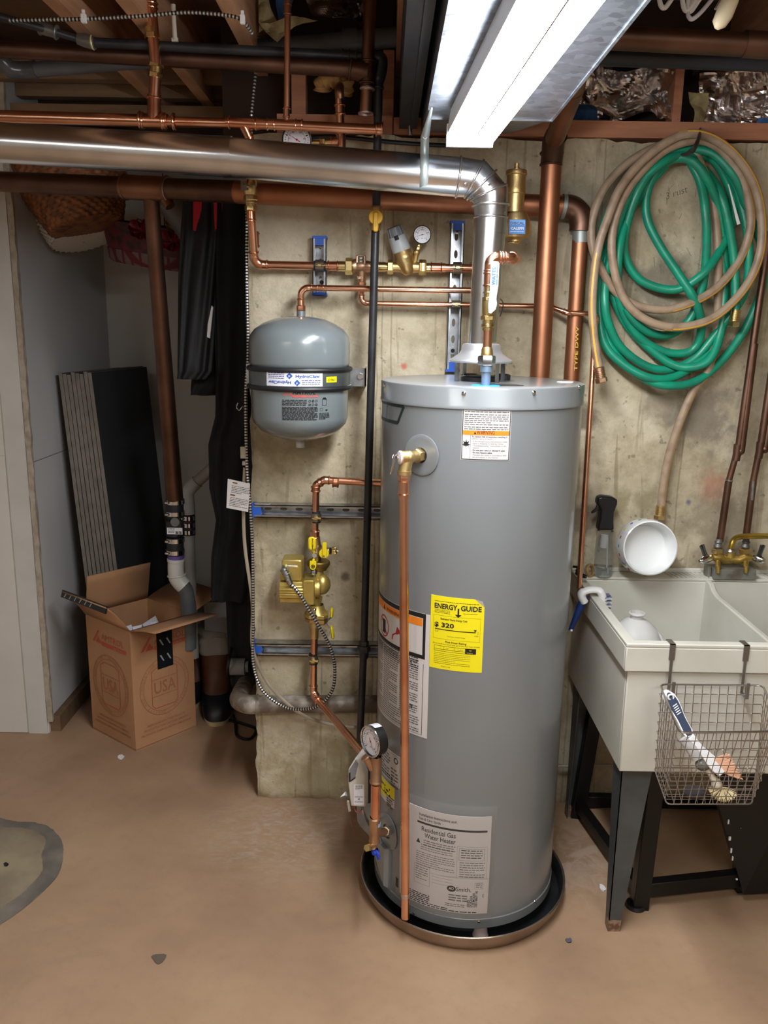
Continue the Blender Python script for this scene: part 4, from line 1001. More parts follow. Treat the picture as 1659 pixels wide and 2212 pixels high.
def clamp(t, c, ax, r, rubber=True):
    c = Vector(c); ax = Vector(ax).normalized(); s_ = ax.cross(Vector((0, 1, 0))).normalized()
    mb = MB()
    wdt = .021
    def band(R, w, m_, name, mt):
        mb = MB().lathe([(R, -w), (R + .0022, -w), (R + .0022, w), (R, w), (R, -w)], c, ax, 28); return mb.build(name, mt, t)
    if rubber: band(r * 1.02, wdt * .85, 0, 'cushion', RUBBER)
    band(r * 1.02 + .003, wdt * .6, 0, 'pipe_clamp', mat('clamp_steel', (150, 140, 120), .9, .3))
    MB().cbox(c + Vector((0, -r - .007, 0)), (.012, .016, .006) if abs(ax.z) > .5 else (.010, .016, .006)).cyl(c + Vector((-.010, -r - .010, 0)), c + Vector((.012, -r - .010, 0)), .003).cyl(c + Vector((.012, -r - .010, 0)), c + Vector((.016, -r - .010, 0)), .005, seg=10).build('clamp_screw', BRASS, t)

# vertical struts
a = P(690, 511, W - .04); b = vdown(a, 690, 637); s1, _ = strut((a.x, W, b.z), (a.x, W, a.z), 'short upright steel strut with blue caps above the expansion tank')
washer(s1, (a.x + .004, W - .004, P(692, 528, W).z)); washer(s1, (a.x + .004, W - .004, P(692, 610, W).z))
a2 = P(989, 478, W - .04); b = vdown(a2, 978, 802); s2, _ = strut((a2.x, W, b.z), (a2.x, W, a2.z), 'long upright steel strut with blue cap behind the vertical vent pipe')
washer(s2, (a2.x + .002, W - .004, P(987, 497, W).z)); washer(s2, (a2.x, W - .004, P(980, 757, W).z))
# horizontal struts
def hstrut(px0, py, px1, lab, lz=0):
    p0 = P(px0, py, W - .04); p1 = P(px1, py, W - .04); z = P(690, py, W - .04).z
    return strut((p0.x, W, z), (p1.x, W, z), lab, (1, 0))
h1, _ = hstrut(545, 1106, 900, 'upper horizontal steel strut left of the water heater'); h2, _ = hstrut(547, 1405, 900, 'lower horizontal steel strut left of the water heater')
z1_ = P(690, 1106, W - .04).z; z2_ = P(690, 1405, W - .04).z
fl_ = plane_map((P(551, 1092, W - .02).x, W - .035, z1_ + .0207), (1, 0, 0), (0, 1, 0))
MB().slab(fl_, 0, .05, 0, .012, 1, 1, 0, .0004).lines(fl_, .003, .047, .010, 2, .004, .002, 1, .0006).build('sticker', [PAPERW, INK], h1, smooth=0)
washer(h1, (P(563, 1106, W).x, W - .004, z1_), .010)

# ---- line B: cold water feed with backflow preventer and regulator
cw = thing('water_supply_line', 'copper and brass cold water line running above the grey expansion tank', 'pipe', P(545, 572, YB_))
rB = RR(17.5, P(620, 573, YB_)); zB_ = P(620, 573, YB_).z
def B(px, dz=0, Y=YB_): q = P(px, 573, Y); return Vector((q.x, Y, zB_ + dz))
vtop = P(542, 462, 2.49); vtop.x = P(544, 500, 2.5).x; c0 = Vector((vtop.x, YB_, zB_))
run(cw, [vtop, c0, B(742)], rB, COPPER, er=rB * 2.1)
fitting(cw, vtop + Vector((0, 0, -.020)), vtop + Vector((0, 0, .012)), rB, COPPER, k=1.1); fitting(cw, Vector((vtop.x, YB_, P(545, 500, YB_).z)), Vector((vtop.x, YB_, P(545, 535, YB_).z)), rB, COPPER2)
mb = MB().hexnut(vtop + Vector((0, 0, .008)), vtop + Vector((0, 0, .022)), rB * 1.5).cyl(vtop + Vector((0, 0, .02)), vtop + Vector((0, 0, .036)), rB * 1.3).torus(vtop + Vector((0, 0, .029)), (0, 0, 1), rB * 1.32, .0015); mb.build('adapter', BRASS, cw)
vb = vtop + Vector((0, -.002, .036))
mb = MB().hexnut(vb, vb + Vector((0, 0, .014)), rB * 1.7).lathe([(rB * 1.3, .012), (rB * 1.6, .022), (rB * 1.7, .036), (rB * 1.6, .048), (rB * 1.25, .056), (rB * 1.3, .075), (rB * 1.1, .078)], vb, seg=24)
v_ = mb.build('ball_valve', BRASS, cw)
hq = vb + Vector((-.010, -rB * 1.7, .038))
MB().cyl(vb + Vector((-.004, -rB, .036)), hq + Vector((0, -.006, -.002)), .006).cbox(hq + Vector((-.004, -.006, .016)), (.017, .003, .062)).torus(hq + Vector((-.002, -.010, .002)), (0, 1, 0), .005, .002, 12, 6).build('lever', STEELW, v_, smooth=30)
fitting(cw, B(707), B(732), rB, COPPER)
clamp(s1, B(691), (1, 0, 0), rB)
MB().cyl(B(732), B(748), rB * 1.25).build('nipple', BRASS, cw)
MB().hexnut(B(746), B(762), RR(36, B(750))).build('union_nut', BRASS, cw)
R18 = RR(30, B(780))
MB().lathe([(R18 * .8, 0), (R18 * 1.05, .004), (R18 * 1.05, .012), (R18 * .9, .016)], B(761), (1, 0, 0), 24).build('union_nut', BRONZE, cw)
mb = MB().lathe([(R18 * .9, 0), (R18 * 1.0, .003), (R18 * 1.0, .020), (R18 * .85, .030), (R18 * .75, .040), (R18 * .75, .066)], B(770), (1, 0, 0), 28)
d0 = B(782); mb.tube([d0, d0 + Vector((0, 0, -.036)), d0 + Vector((0, 0, -.052))], [R18 * .82, R18 * .62, R18 * .5], 20).cbox(d0 + Vector((-.003, 0, .016)), (.030, .036, .030), None, 0, .005)
bp = mb.build('backflow_preventer', BRONZE, cw)
f = plane_map(B(772) + Vector((.002, -.0185, .010)), (1, 0, 0), (0, 0, 1)); MB().slab(f, 0, .018, 0, .018, d1=.0008, m=0).text('RP', f, .009, .009, .007, 1, .0012, 'C', .02).text('9D', f, .009, .001, .006, 1, .0012, 'C', .02).build('nameplate', [BLACK, mat('plate_gold', (206, 180, 120), .6, .4)], bp, smooth=0)
f = plane_map(d0 + Vector((-.012, -R18 * .72, -.036)), (1, 0, 0), (0, 0, 1)); MB().text('USA', f, 0, 0, .009, 0, .0005, 'L', .03).build('cast_letters', BRONZE, bp, smooth=0)
MB().cyl(B(818), B(833), rB * 1.2).hexnut(B(837), B(849), RR(31, B(840))).cyl(B(832), B(838), rB * 1.05).build('union_nut', BRASS, cw)
# regulator
pv = MB().tube([B(848), B(862), B(876), B(890), B(906)], [rB * 1.25, rB * 1.2, rB * 1.5, rB * 1.4, rB * 1.25], 24)
ax = (P(857, 505, YB_) - P(884, 585, YB_)); ax.y = -.02; ax.normalize(); q0 = P(884, 592, YB_); R_ = RR(40, q0)
pv.lathe([(0, -.002), (R_ * .45, 0), (R_ * .75, .010), (R_ * .82, .028), (R_ * 1.0, .048), (R_ * 1.02, .052), (R_ * .98, .055), (R_ * 1.0, .060), (R_ * 1.0, .070)], q0, ax, 30)
g0 = P(900, 545, YB_ - .012); pv.tube([B(893), P(898, 556, YB_ - .006), g0], [.006, .008, .009], 14).sphere(g0, .0105)
prv = pv.build('pressure_regulator', BRASSC, cw)
f_ = lambda u, v, d=0: q0 + ax * (.058 + v) + (Vector((0, -1, 0)) * cos(u / R_) + ax.cross(Vector((0, -1, 0))).normalized() * -sin(u / R_)) * (R_ * 1.0 + d)
MB().text('CALEFFI', f_, 0, .002, .0105, 0, .0012, 'C', .02, w=.042).build('cast_letters', mat('cast_bright', (226, 200, 140), 1, .35), prv, smooth=0)
f2_ = lambda u, v, d=0: q0 + ax * (.026 + v) + (Vector((0, -1, 0)) * cos(u / R_) + ax.cross(Vector((0, -1, 0))).normalized() * -sin(u / R_)) * (R_ * .86 + d)
MB().text('DN20', f2_, 0, .0, .010, 0, .0012, 'C', .02, w=.022).build('cast_letters', mat('cast_bright', (226, 200, 140), 1, .35), prv, smooth=0)
cp = MB().lathe([(R_ * .98, .070), (R_ * 1.0, .074), (R_ * .92, .112), (R_ * .86, .114)], q0, ax, 30, m=0).lathe([(R_ * .86, .114), (R_ * .80, .134), (R_ * .76, .140), (0, .141)], q0, ax, 30, m=1)
for k in range(12):
    a = 2 * pi * k / 12; u = ax.orthogonal().normalized(); w__ = ax.cross(u)
    d_ = u * cos(a) + w__ * sin(a); cp.cyl(q0 + ax * .115 + d_ * R_ * .84, q0 + ax * .138 + d_ * R_ * .77, .0022, seg=6, m=1)
fc_ = lambda u, v, d=0: q0 + ax * (.100 + v) + (Vector((0, -1, 0)) * cos(u / R_) + ax.cross(Vector((0, -1, 0))).normalized() * -sin(u / R_)) * (R_ * .93 + d)
cp.slab(fc_, -.003, .010, 0, .013, 2, 1, 0, .0015, 2)
cp.build('adjustment_cap', [mat('cap_lightgrey', (188, 194, 196), 0, .4), mat('cap_grey', (128, 134, 140), 0, .4), BLACK], prv)
gc_ = P(912, 507, YB_ - .035)
gauge(cw, gc_, (0, -1, .12), RR(39, gc_), 197, g0 + Vector((.002, -.002, .006)))
MB().hexnut(B(905), B(921), RR(33, B(910))).cyl(B(920), B(929), rB * 1.15).build('union_nut', BRASS, cw)
fitting(cw, B(927), B(962), rB, COPPER, beads=(.12, .75)); MB().cyl(B(960), B(1060), rB, seg=20).build('pipe', COPPER, cw)
clamp(s2, B(988), (1, 0, 0), rB, False)
# continuation behind the vent up to the air separator
MB().cyl(B(1060), B(1075), rB).build('pipe', COPPER, cw)

# ---- line C: expansion tank feed
tk = thing('tank_feed_line', 'thin copper pipe rising from the tank top and running right', 'pipe', P(650, 660, YC))
rC = RR(13, P(800, 624, YC)); zC = P(800, 624, YC).z; TX = P(650, 640, YC).x
tp_ = Vector((TX, YC - .04, P(650, 668, YC - .04).z))
run(tk, [Vector((TX, YC, P(650, 640, YC).z - .022)), Vector((TX, YC, zC)), Vector((P(1022, 628, YC).x, YC, zC))], rC, COPPER, er=rC * 2.6)
fitting(tk, Vector((P(684, 624, YC).x, YC, zC)), Vector((P(700, 624, YC).x, YC, zC)), rC, COPPER)
fitting(tk, Vector((TX, YC, P(650, 662, YC).z)), Vector((TX, YC, P(650, 645, YC).z)), rC, COPPER, k=1.2)
MB().hexnut(Vector((TX, YC, P(650, 672, YC).z)), Vector((TX, YC, P(650, 660, YC).z)), rC * 1.5).build('adapter', COPPER2, tk)
# ---- line D: lower thin line
ld = thing('relief_drain_line', 'thin copper drain line below the tank feed running right towards the hoses', 'pipe', P(800, 657, YD))
rD = RR(11.5, P(900, 657, YD)); zD_ = P(900, 657, YD).z
q = d0 + Vector((0, 0, -.050)); c_ = Vector((q.x, YD, zD_))
x1 = P(1186, 662, YD).x
run(ld, [q, Vector((q.x, YD, zD_)), Vector((x1, YD, zD_)), Vector((P(1222, 674, YD).x, YD - .02, P(1222, 676, YD).z)), Vector((P(1287, 676, YD).x, YD - .02, P(1287, 679, YD).z)), Vector((P(1285, 720, YD - .02).x, YD - .02, P(1285, 720, YD - .02).z)), P(1251, 1270, 2.42)], rD, COPPER, er=rD * 1.9)
clamp(s2, Vector((P(985, 658, YD).x, YD, zD_)), (1, 0, 0), rD, False)
MB().hexnut(q + Vector((0, 0, -.004)), q + Vector((0, 0, .006)), rD * 1.6).build('adapter', COPPER2, ld)
wire = MB().tube(spline([P(1080, 645, 2.50), P(1087, 655, 2.50), P(1084, 672, 2.50), P(1080, 684, 2.5)], 8), .0016, 6).build('cable_loop', BLACK); tag(wire, 'tiny black cable loop right of the vent pipe above the heater', 'cable')

# ---- expansion tank
YT = 2.448
tcx = P(647.5, 800, YT).x; RT = RR(217, Vector((tcx, YT, P(647, 760, YT).z)))
zt = lambda py: P(648, py, YT).z
et = thing('expansion_tank', 'grey domed expansion tank strapped to the concrete wall', 'tank', (tcx, YT, zt(950)))
MB().lathe([(0, zt(683)), (RT * .25, zt(684)), (RT * .5, zt(689)), (RT * .72, zt(699)), (RT * .88, zt(711)), (RT * .97, zt(724)), (RT, zt(740)), (RT, zt(782)), (RT * .985, zt(788)), (RT * .97, zt(790))], (tcx, YT, 0), seg=64).build('tank_top', TGREY, et, smooth=50)
MB().lathe([(RT * .97, zt(788)), (RT * .975, zt(830)), (RT * .965, zt(898)), (RT * .93, zt(912)), (RT * .80, zt(927)), (RT * .60, zt(939)), (RT * .35, zt(947)), (0, zt(950))], (tcx, YT, 0), seg=64).build('tank_bottom', TGREY, et, smooth=50)
MB().cyl((TX, YC, zt(685)), (TX, YC, P(650, 672, YC).z), rC * 1.5).build('inlet', mat('inlet_grey', (130, 138, 142), .4, .4), et)
MB().cyl((tcx, YT, zt(949)), (tcx, YT, zt(966)), .013).cyl((tcx, YT, zt(953)), (tcx, YT, zt(966)), .014, .011).build('air_valve_cap', mat('cap_clear', (190, 190, 184), .1, .25), et)
br = thing('tank_bracket', 'steel band with rubber edges clamping the grey expansion tank to the wall', 'bracket', (tcx, YT, zt(835)))
zb0, zb1 = zt(838), zt(792)
MB().lathe([(RT * 1.0, zb0 + .008), (RT * 1.012, zb0 + .008), (RT * 1.012, zb1 - .006), (RT * 1.0, zb1 - .006)], (tcx, YT, 0), seg=64).build('band', mat('band_steel', (128, 138, 140), .8, .4, ((108, 116, 118), 20, 4, .4, .7)), br)
for zc_ in (zb0 + .006, zb1 - .004): MB().torus((tcx, YT, zc_), (0, 0, 1), RT * 1.010, .0072, 64, 8).build('rubber_edge', RUBBER, br)
bx0 = P(762, 812, YT + .06).x
MB().box((tcx + RT * .8, YT + .05, zb0 + .004), (P(792, 812, W - .04).x, YT + .054, zb1 - .004)).box((P(789, 812, W - .04).x, YT + .05, zb0 + .004), (P(792, 812, W - .04).x, W - .001, zb1 - .004)).build('side_plate', STEEL, br, smooth=0)
MB().hexnut((P(777, 811, YT).x, YT + .05, zt(813)), (P(777, 811, YT).x, YT + .040, zt(813)), .010).cyl((P(777, 811, YT).x, YT + .041, zt(813)), (P(777, 811, YT).x, YT + .036, zt(813)), .005).build('bolt', CHROME, br)
MB().box((tcx - RT * 1.06, YT - .01, zb0 - .002), (tcx - RT * .99, W - .001, zb1 + .006)).build('side_plate', STEEL, br, smooth=0)
def tmap(u0px, pyb, R=RT * 1.014):
    q = P(u0px, pyb, YT); s_ = max(-1, min(1, (q.x - tcx - .0) / R)); a0 = math.asin(s_) 
    # account for the viewing angle
    va = math.atan2(tcx, YT); a0 = math.asin(max(-1, min(1, (q.x - tcx) * cos(va) / R))) + (-va)
    z0 = P(648, pyb, YT - R).z
    return lambda u, v, d=0: Vector((tcx + (R + d) * sin(a0 + u / R), YT - (R + d) * cos(a0 + u / R), z0 + v))
f = tmap(580, 835); Wd = .163; Hh = .0395
mb = MB().slab(f, 0, Wd, 0, Hh, 12, 1, 0, .0005)
mb.text('HydroClaw', f, Wd * .53, Hh * .60, .0115, 1, .0009, 'L', .03, w=Wd * .42)
mb.text('HydroClaw', f, Wd * .46, Hh * .36, .0115, 1, .0009, 'L', .03, w=Wd * .42, rot=pi)
for cu, cv in ((Wd * .43, Hh * .72), (Wd * .56, Hh * .24)): mb.poly(f, [(cu - .009, cv), (cu, cv - .009), (cu + .009, cv), (cu, cv + .009)], 1, .0009).text('JK', f, cu, cv - .0025, .006, 0, .0012, 'C', .03)
mb.lines(f, Wd * .04, Wd * .34, Hh * .92, 4, Hh * .12, .0016, 2, .0008); mb.lines(f, Wd * .64, Wd * .96, Hh * .44, 3, Hh * .13, .0016, 2, .0008)
mb.build('maker_label', [PAPERW, BLUEINK, NAVY], br, smooth=0)
f = tmap(702, 827); MB().slab(f, 0, .037, 0, .016, 4, 1, 0, .0005).text('DTK1', f, .006, .004, .009, 1, .0009, 'L', .02, w=.024).build('date_tag', [YL, INK], br, smooth=0)
f = tmap(612, 908, RT * .975); Wd = .138; Hh = .078
mb = MB()
mb.text('AMTROL', f, Wd * .22, Hh * .92, .016, 0, .0006, 'L', .02, w=Wd * .46)
mb.poly(f, [(Wd * .01, Hh * .86), (Wd * .07, Hh * .86), (Wd * .155, Hh * 1.03), (Wd * .12, Hh * 1.03)], 1, .0006).poly(f, [(Wd * .12, Hh * .86), (Wd * .26, Hh * .86), (Wd * .19, Hh * .97)], 1, .0006)
mb.grid(f, Wd * .22, Wd * .73, Hh * .81, Hh * .89, 6, 1, .0006, 1); mb.text('EXTROL', f, Wd * .50, Hh * .825, .007, 2, .0009, 'L', .01, w=Wd * .2)
mb.lines(f, 0, Wd * .5, Hh * .72, 4, Hh * .055, .0022, 0, .0006, last=.6); mb.lines(f, 0, Wd * .73, Hh * .47, 11, Hh * .044, .0019, 0, .0006, last=.9)
for k in range(6): mb.disc(f, Wd * (.56 + .07 * (k % 3)), Hh * (.68 - .13 * (k // 3)), Hh * .045, 0, .0006, 12, r0=Hh * (.02 if k % 2 else .03))
mb.rect(f, Wd * .83, Wd * .93, Hh * .52, Hh * .74, .0008, 0, .0006, 2); mb.poly(f, [(Wd * .83, Hh * .74), (Wd * .93, Hh * .74), (Wd * .91, Hh * .80), (Wd * .85, Hh * .80)], 0, .0006)
mb.disc(f, Wd * .93, Hh * .37, Hh * .05, 0, .0006, a0=pi, a1=2 * pi, r0=0.0005); mb.rect(f, Wd * .78, Wd * .84, Hh * .32, Hh * .42, .0006, 0, .0006, 2)
mb.lines(f, Wd * .76, Wd, Hh * .25, 5, Hh * .05, .0017, 0, .0006)
mb.build('printed_label', [INK, mat('tank_red', (196, 88, 76), 0, .5), TGREY], et, smooth=0)

# ---- gas pipe
gp = thing('gas_pipe', 'black iron gas pipe running down the wall from the ceiling', 'gas pipe', (P(780, 1600, YG_).x, YG_, P(780, 1600, YG_).z))
gx = P(807, 470, YG_).x; rG = RR(17.5, P(807, 600, YG_))
gt = P(815, 135, YG_)
gp1 = P(813, 450, YG_); gp2 = P(811, 494, YG_); gu1 = P(786, 1392, YG_); gb = P(777, 1608, YG_)
run(gp, [P(205, 92, 2.36), P(790, 122, YG_ - .01)], RR(20, P(500, 105, 2.38)), BLACKIRON)
rg2 = RR(20, P(500, 105, 2.38))
fitting(gp, P(738, 121, YG_ - .01), P(772, 123, YG_ - .01), rg2, BLACKIRON, k=1.3, beads=(.05, .5, .95))
run(gp, [P(770, 122, YG_ - .01), P(818, 127, YG_), gp1], rG, BLACKIRON, er=.03)
MB().tube(spline([P(806, 122, YG_), P(822, 128, YG_), P(822, 150, YG_), P(816, 175, YG_), P(815, 190, YG_)], 6), [rG * 1.3, rG * 1.6] + [rG * 1.55] * 16 + [rG * 1.4] * 7, 20).torus(P(815, 190, YG_), (0, 0, 1), rG * 1.3, .004).build('elbow', BLACKIRON, gp)
MB().cyl(gp1, gp2, rG * .9).build('pipe', BLACKIRON, gp)
MB().cyl(gp2, gu1, rG, seg=24).build('pipe', BLACKIRON, gp); MB().cyl(gu1, gb, rG, seg=24).build('pipe', BLACKIRON, gp)
mb = MB().hexnut(gu1 + Vector((0, 0, -.004)), gu1 + Vector((0, 0, -.024)), rG * 1.85).hexnut(gu1 + Vector((0, 0, .012)), gu1 + Vector((0, 0, -.004)), rG * 1.35).cyl(gu1 + Vector((0, 0, -.024)), gu1 + Vector((0, 0, -.045)), rG * 1.45, rG * 1.2); mb.build('union', BLACKIRON, gp)
mb = MB().hexnut(gp1 + Vector((0, 0, .006)), gp1 + Vector((0, 0, -.014)), rG * 1.4).hexnut(gp2 + Vector((0, 0, .016)), gp2 + Vector((0, 0, -.005)), rG * 1.4).lathe([(rG * 1.2, -.02), (rG * 1.35, 0), (rG * 1.2, .02)], mean(gp1, gp2), seg=20)
gv_ = mb.build('gas_valve', BRASSC, gp)
c = mean(gp1, gp2) + Vector((.0, -rG * 1.3, .002)); n_ = Vector((0, -1, 0))
MB().lathe([(.020, 0), (.020, .004), (.018, .006), (0, .006)], c, n_, 26).cbox(c + Vector((0, -.010, -.014)), (.013, .012, .052), None, 0, .005).build('handle', YELLOWV, gv_)
f = plane_map(c + Vector((0, -.0165, 0)), (0, 0, 1), (-1, 0, 0)); MB().text('GAS', f, -.028, -.002, .008, 0, 0, 'L', .01).build('lettering', mat('yellow_dark', (190, 140, 10), 0, .4), gv_, smooth=0)
# left end: fittings rising to the far left
p0, p1, p2, p3 = P(205, 92, 2.36), P(168, 84, 2.36), P(108, 66, 2.33), P(-60, 20, 2.25)
MB().cyl(p3, p2, rg2 * .8).build('pipe', BLACKIRON, gp); MB().cyl(p2, p1, rg2 * .75).build('pipe', BLACKIRON, gp)
MB().tube([p1, p1.lerp(p0, .35), p0 + Vector((-.008, 0, 0)), p0], [rg2 * 1.1, rg2 * 1.4, rg2 * 1.4, rg2 * 1.35], 18).build('elbow', mat('fitting_grey', (120, 118, 112), .6, .35), gp)
MB().torus(p0 + Vector((-.006, 0, 0)), (1, 0, .05), rg2 * 1.25, .003, 24, 6).build('tape_ring', mat('tape_ring', (210, 200, 140), .2, .4), gp)
c1, c2_ = P(88, 60, 2.33), P(122, 70, 2.33); MB().cyl(c1, c2_, rg2 * 1.25).torus(c1, c2_ - c1, rg2 * 1.25, .003).torus(c2_, c2_ - c1, rg2 * 1.25, .003).build('coupling', mat('fitting_grey', (120, 118, 112), .6, .35), gp)

# ---- upper copper lines
YA = 2.36
la = thing('copper_supply_line', 'bright copper line crossing above the shiny vent with several tees', 'pipe', P(325, 260, YA))
A0, A1, A2, A3, A4 = P(-120, 248, YA), P(325, 261, YA), P(545, 267, YA), P(600, 268, YA), P(825, 280, YA)
r1 = RR(26, P(200, 255, YA)); r2_ = RR(20, A3); r3_ = RR(21, P(720, 274, YA))
MB().cyl(A0, A1, r1, seg=24).build('pipe', COPPER, la); MB().cyl(A1, A2, r2_ * 1.0, seg=24).build('pipe', COPPER, la); MB().cyl(A2, A4 + Vector((-.01, 0, 0)), r3_, seg=24).build('pipe', COPPER, la)
up = P(333, 205, YA)
tee(la, A1.lerp(A0, .05) , A1.lerp(A2, .17), up, r1 * .98, COPPER, r1 * .95)
for q_ in (P(303, 259, YA), P(352, 262, YA), P(376, 263, YA)): MB().torus(q_, (1, 0, 0), r1 * 1.16, .0042).build('crimp_ring', COPPER, la)
tee(la, P(488, 264, YA), P(560, 268, YA), P(541, 303, YA + .01), r2_, COPPER, r2_ * .8)
fitting(la, P(575, 268, YA), P(655, 271, YA), r2_, COPPER, beads=(.03, .22, .80, .97), k=1.1)
fitting(la, P(812, 279, YA), P(827, 280, YA), r3_, COPPER, beads=(.1, .9), k=1.25)
MB().cyl(P(331, 242, YA), P(336, 165, YA), r1 * .92, seg=24).build('pipe', COPPER, la)
mb = MB().hexnut(P(335, 168, YA), P(336, 158, YA), r1 * 1.25).cyl(P(336, 158, YA), P(337, 146, YA), r1 * 1.05).hexnut(P(336, 146, YA), P(337, 138, YA), r1 * 1.35); mb.build('adapter', BRASS, la)
MB().cyl(P(336, 142, YA), P(320, -60, YA), r1 * .95, seg=24).build('pipe', COPPER, la)
mb = MB().hexnut(P(329, 84, YA), P(328, 72, YA), r1 * 1.25).cyl(P(328, 72, YA), P(327, 60, YA), r1 * 1.08); mb.build('adapter', BRASS, la)
for py in (18, 8): MB().torus(P(324, py, YA), (0, 0, 1), r1 * 1.12, .003).build('crimp_ring', COPPER, la)
# thin riser
MB().cyl(P(619, 268, YA), P(622, -40, YA), RR(13, P(620, 150, YA)), seg=20).build('pipe', COPPER2, la)
fitting(la, P(619, 256, YA), P(619, 232, YA), RR(13, P(620, 150, YA)), COPPER); fitting(la, P(621, 34, YA), P(621, 8, YA), RR(13, P(620, 20, YA)), COPPER2)
# gauge line in the joist bay
YR = 2.50
lg = thing('copper_gauge_line', 'copper riser with brass side fitting and white dial gauge above the vent', 'pipe', P(736, 310, YR))
rr = RR(18, P(735, 250, YR))
MB().cyl(P(738, 345, YR), P(733, 205, YR), rr, seg=20).build('pipe', COPPER, lg)
fitting(lg, P(735, 250, YR), P(734, 225, YR), rr, COPPER)
tee(lg, P(737, 325, YR), P(736, 285, YR), P(712, 306, YR), rr, COPPER, rr * .8)
MB().tube(spline([P(734, 212, YR), P(733, 196, YR), P(734, 188, YR + .05), P(735, 186, YR + .15)], 6), rr * 1.1, 18).build('elbow', COPPER3, lg)
mb = MB().cyl(P(712, 306, YR), P(700, 307, YR), rr * .8).hexnut(P(702, 307, YR), P(690, 307, YR), rr * 1.05).cyl(P(690, 307, YR), P(670, 307, YR), rr * .5); mb.build('adapter', BRASS, lg)
gcc = P(641, 302, YR - .03); gauge(lg, gcc, (.05, -1, -.25), RR(64, gcc), 150, None, nums=(0, 20, 40, 60, 80, 100), red=True, depthk=.3)
# big aged copper drain across the ceiling
YH = 2.42
ud = thing('upper_drain_pipe', 'brown copper drain pipe under the black gas pipe along the ceiling', 'pipe', P(400, 125, YH))
rU = RR(34, P(500, 130, YH))
MB().cyl(P(-150, 98, YH), P(792, 151, YH), rU, seg=28).build('pipe', COPPERD, ud)
MB().cyl(P(803, -80, YH), P(792, 190, YH), RR(27, P(797, 100, YH)), seg=28).build('pipe', COPPERD, ud)
MB().cyl(P(793, 190, YH), P(789, 244, YH), RR(25, P(790, 220, YH)), seg=28).build('pipe', COPPER3, ud)
tee(ud, P(797, 128, YH), P(794, 186, YH), P(752, 149, YH), RR(27, P(795, 150, YH)), COPPERD, rU)
MB().lathe([(.0205, 0), (.0205, .004), (0, .004)], P(790, 247, YH), seg=24).build('end_cap', mat('solder', (206, 190, 180), .9, .4), ud)
fitting(ud, P(794, 188, YH), P(793.5, 196, YH), RR(27, P(790, 190, YH)), mat('solder', (206, 190, 180), .9, .4), beads=(.5,), k=1.02)
# grey pvc pipe
YV = 2.62
gpv = thing('grey_plastic_pipe', 'grey plastic vent pipe with printed letters crossing behind the copper pipes', 'pipe', P(600, 90, YV))
v0, v1 = P(60, 152, YV), P(905, 76, YV); rP = RR(38, P(600, 90, YV))
MB().cyl(v0, v1, rP * .82, rP * 1.1, 28).build('pipe', PVC, gpv)
MB().cyl(P(741, 89, YV), P(773, 86, YV), rP * 1.25).build('coupling', PVC, gpv)
MB().tube(spline([P(78, 150, YV), P(50, 152, YV), P(20, 148, YV - .02), P(0, 128, YV - .04), P(-30, 90, YV - .05)], 6), rP * .95, 20).build('elbow', mat('pvc_elbow', (84, 86, 88), .1, .25), gpv)
dirv = (v1 - v0).normalized(); nz_ = Vector((0, -1, 0)); f = plane_map(P(497, 96, YV) + Vector((0, -rP * .97, -.010)), dirv, (0, 0, 1))
MB().text('OIXIE PVC', f, 0, 0, .026, 0, .002, 'L', .01, w=.13).build('lettering', INK, gpv, smooth=0)

# ---- large copper drain in front of the wall
YE = 2.55
ml = thing('main_drain_pipe', 'large dull copper drain pipe crossing the wall just under the shiny vent', 'pipe', P(700, 425, YE))
rM = RR(47, P(700, 422, YE)); M0, M1 = P(-200, 383, 2.95), P(1215, 447, YE); MJ = P(512, 415, YE)
def ME(px, py):
    t_ = (512 - px) / 712.0; return P(px, py, YE + .40 * t_ if px < 512 else YE)
MB().cyl(M0, ME(265, 404), rM * .98, seg=32).build('pipe', COPPERD, ml); MB().cyl(ME(265, 404), MJ, rM, seg=32).build('pipe', COPPERD, ml); MB().cyl(MJ, M1, rM, seg=32).sphere(MJ, rM, 28, 14).build('pipe', COPPER2, ml)
MB().cyl(ME(268, 404), ME(362, 409), rM * 1.14, seg=32).torus(ME(272, 404), MJ - M0, rM * 1.14, .003, 32).torus(ME(362, 409), MJ - M0, rM * 1.12, .004, 32).build('tee', COPPER3, ml)
MB().cyl(ME(362, 409), ME(366, 409), rM * 1.16).build('solder_ring', mat('solder', (206, 190, 180), .9, .4), ml)
vr = RR(34, P(350, 800, YE)); w0, w1 = ME(325, 412), P(378, 1082, 3.10)
MB().cyl(w0, w1, RR(33, w0), RR(36, w1), 28).build('pipe', COPPERD, ml)
MB().tube([ME(352, 420), ME(368, 446)], rM * .5, 20).build('cleanout_branch', COPPER3, ml)
E2 = Vector((P(1252, 560, YE).x, YE, 0)); e0 = P(1250, 446, YE)
el = spline([P(1213, 446, YE), P(1235, 449, YE), P(1250, 462, YE), P(1256, 482, YE), P(1255, 500, YE)], 6)
MB().tube(el, rM * 1.10, 28).build('elbow', COPPERD, ml)
MB().cyl(P(1213, 446, YE), P(1221, 447, YE), rM * 1.12).build('solder_ring', mat('solder_grey', (150, 156, 152), .7, .5), ml)
MB().cyl(P(1255, 496, YE), vdown(P(1255, 496, YE), 1180, 1600), RR(34, P(1240, 700, YE)), seg=28).build('pipe', COPPER2, ml)
MB().cyl(P(1255, 496, YE), P(1254.5, 525, YE), RR(36, P(1240, 700, YE)), seg=28).build('solder_ring', mat('solder_grey', (150, 156, 152), .7, .5), ml)
f = plane_map(P(1248, 690, YE - .034), (P(1244, 790, YE) - P(1248, 690, YE)) * -1, (-1, 0, 0))
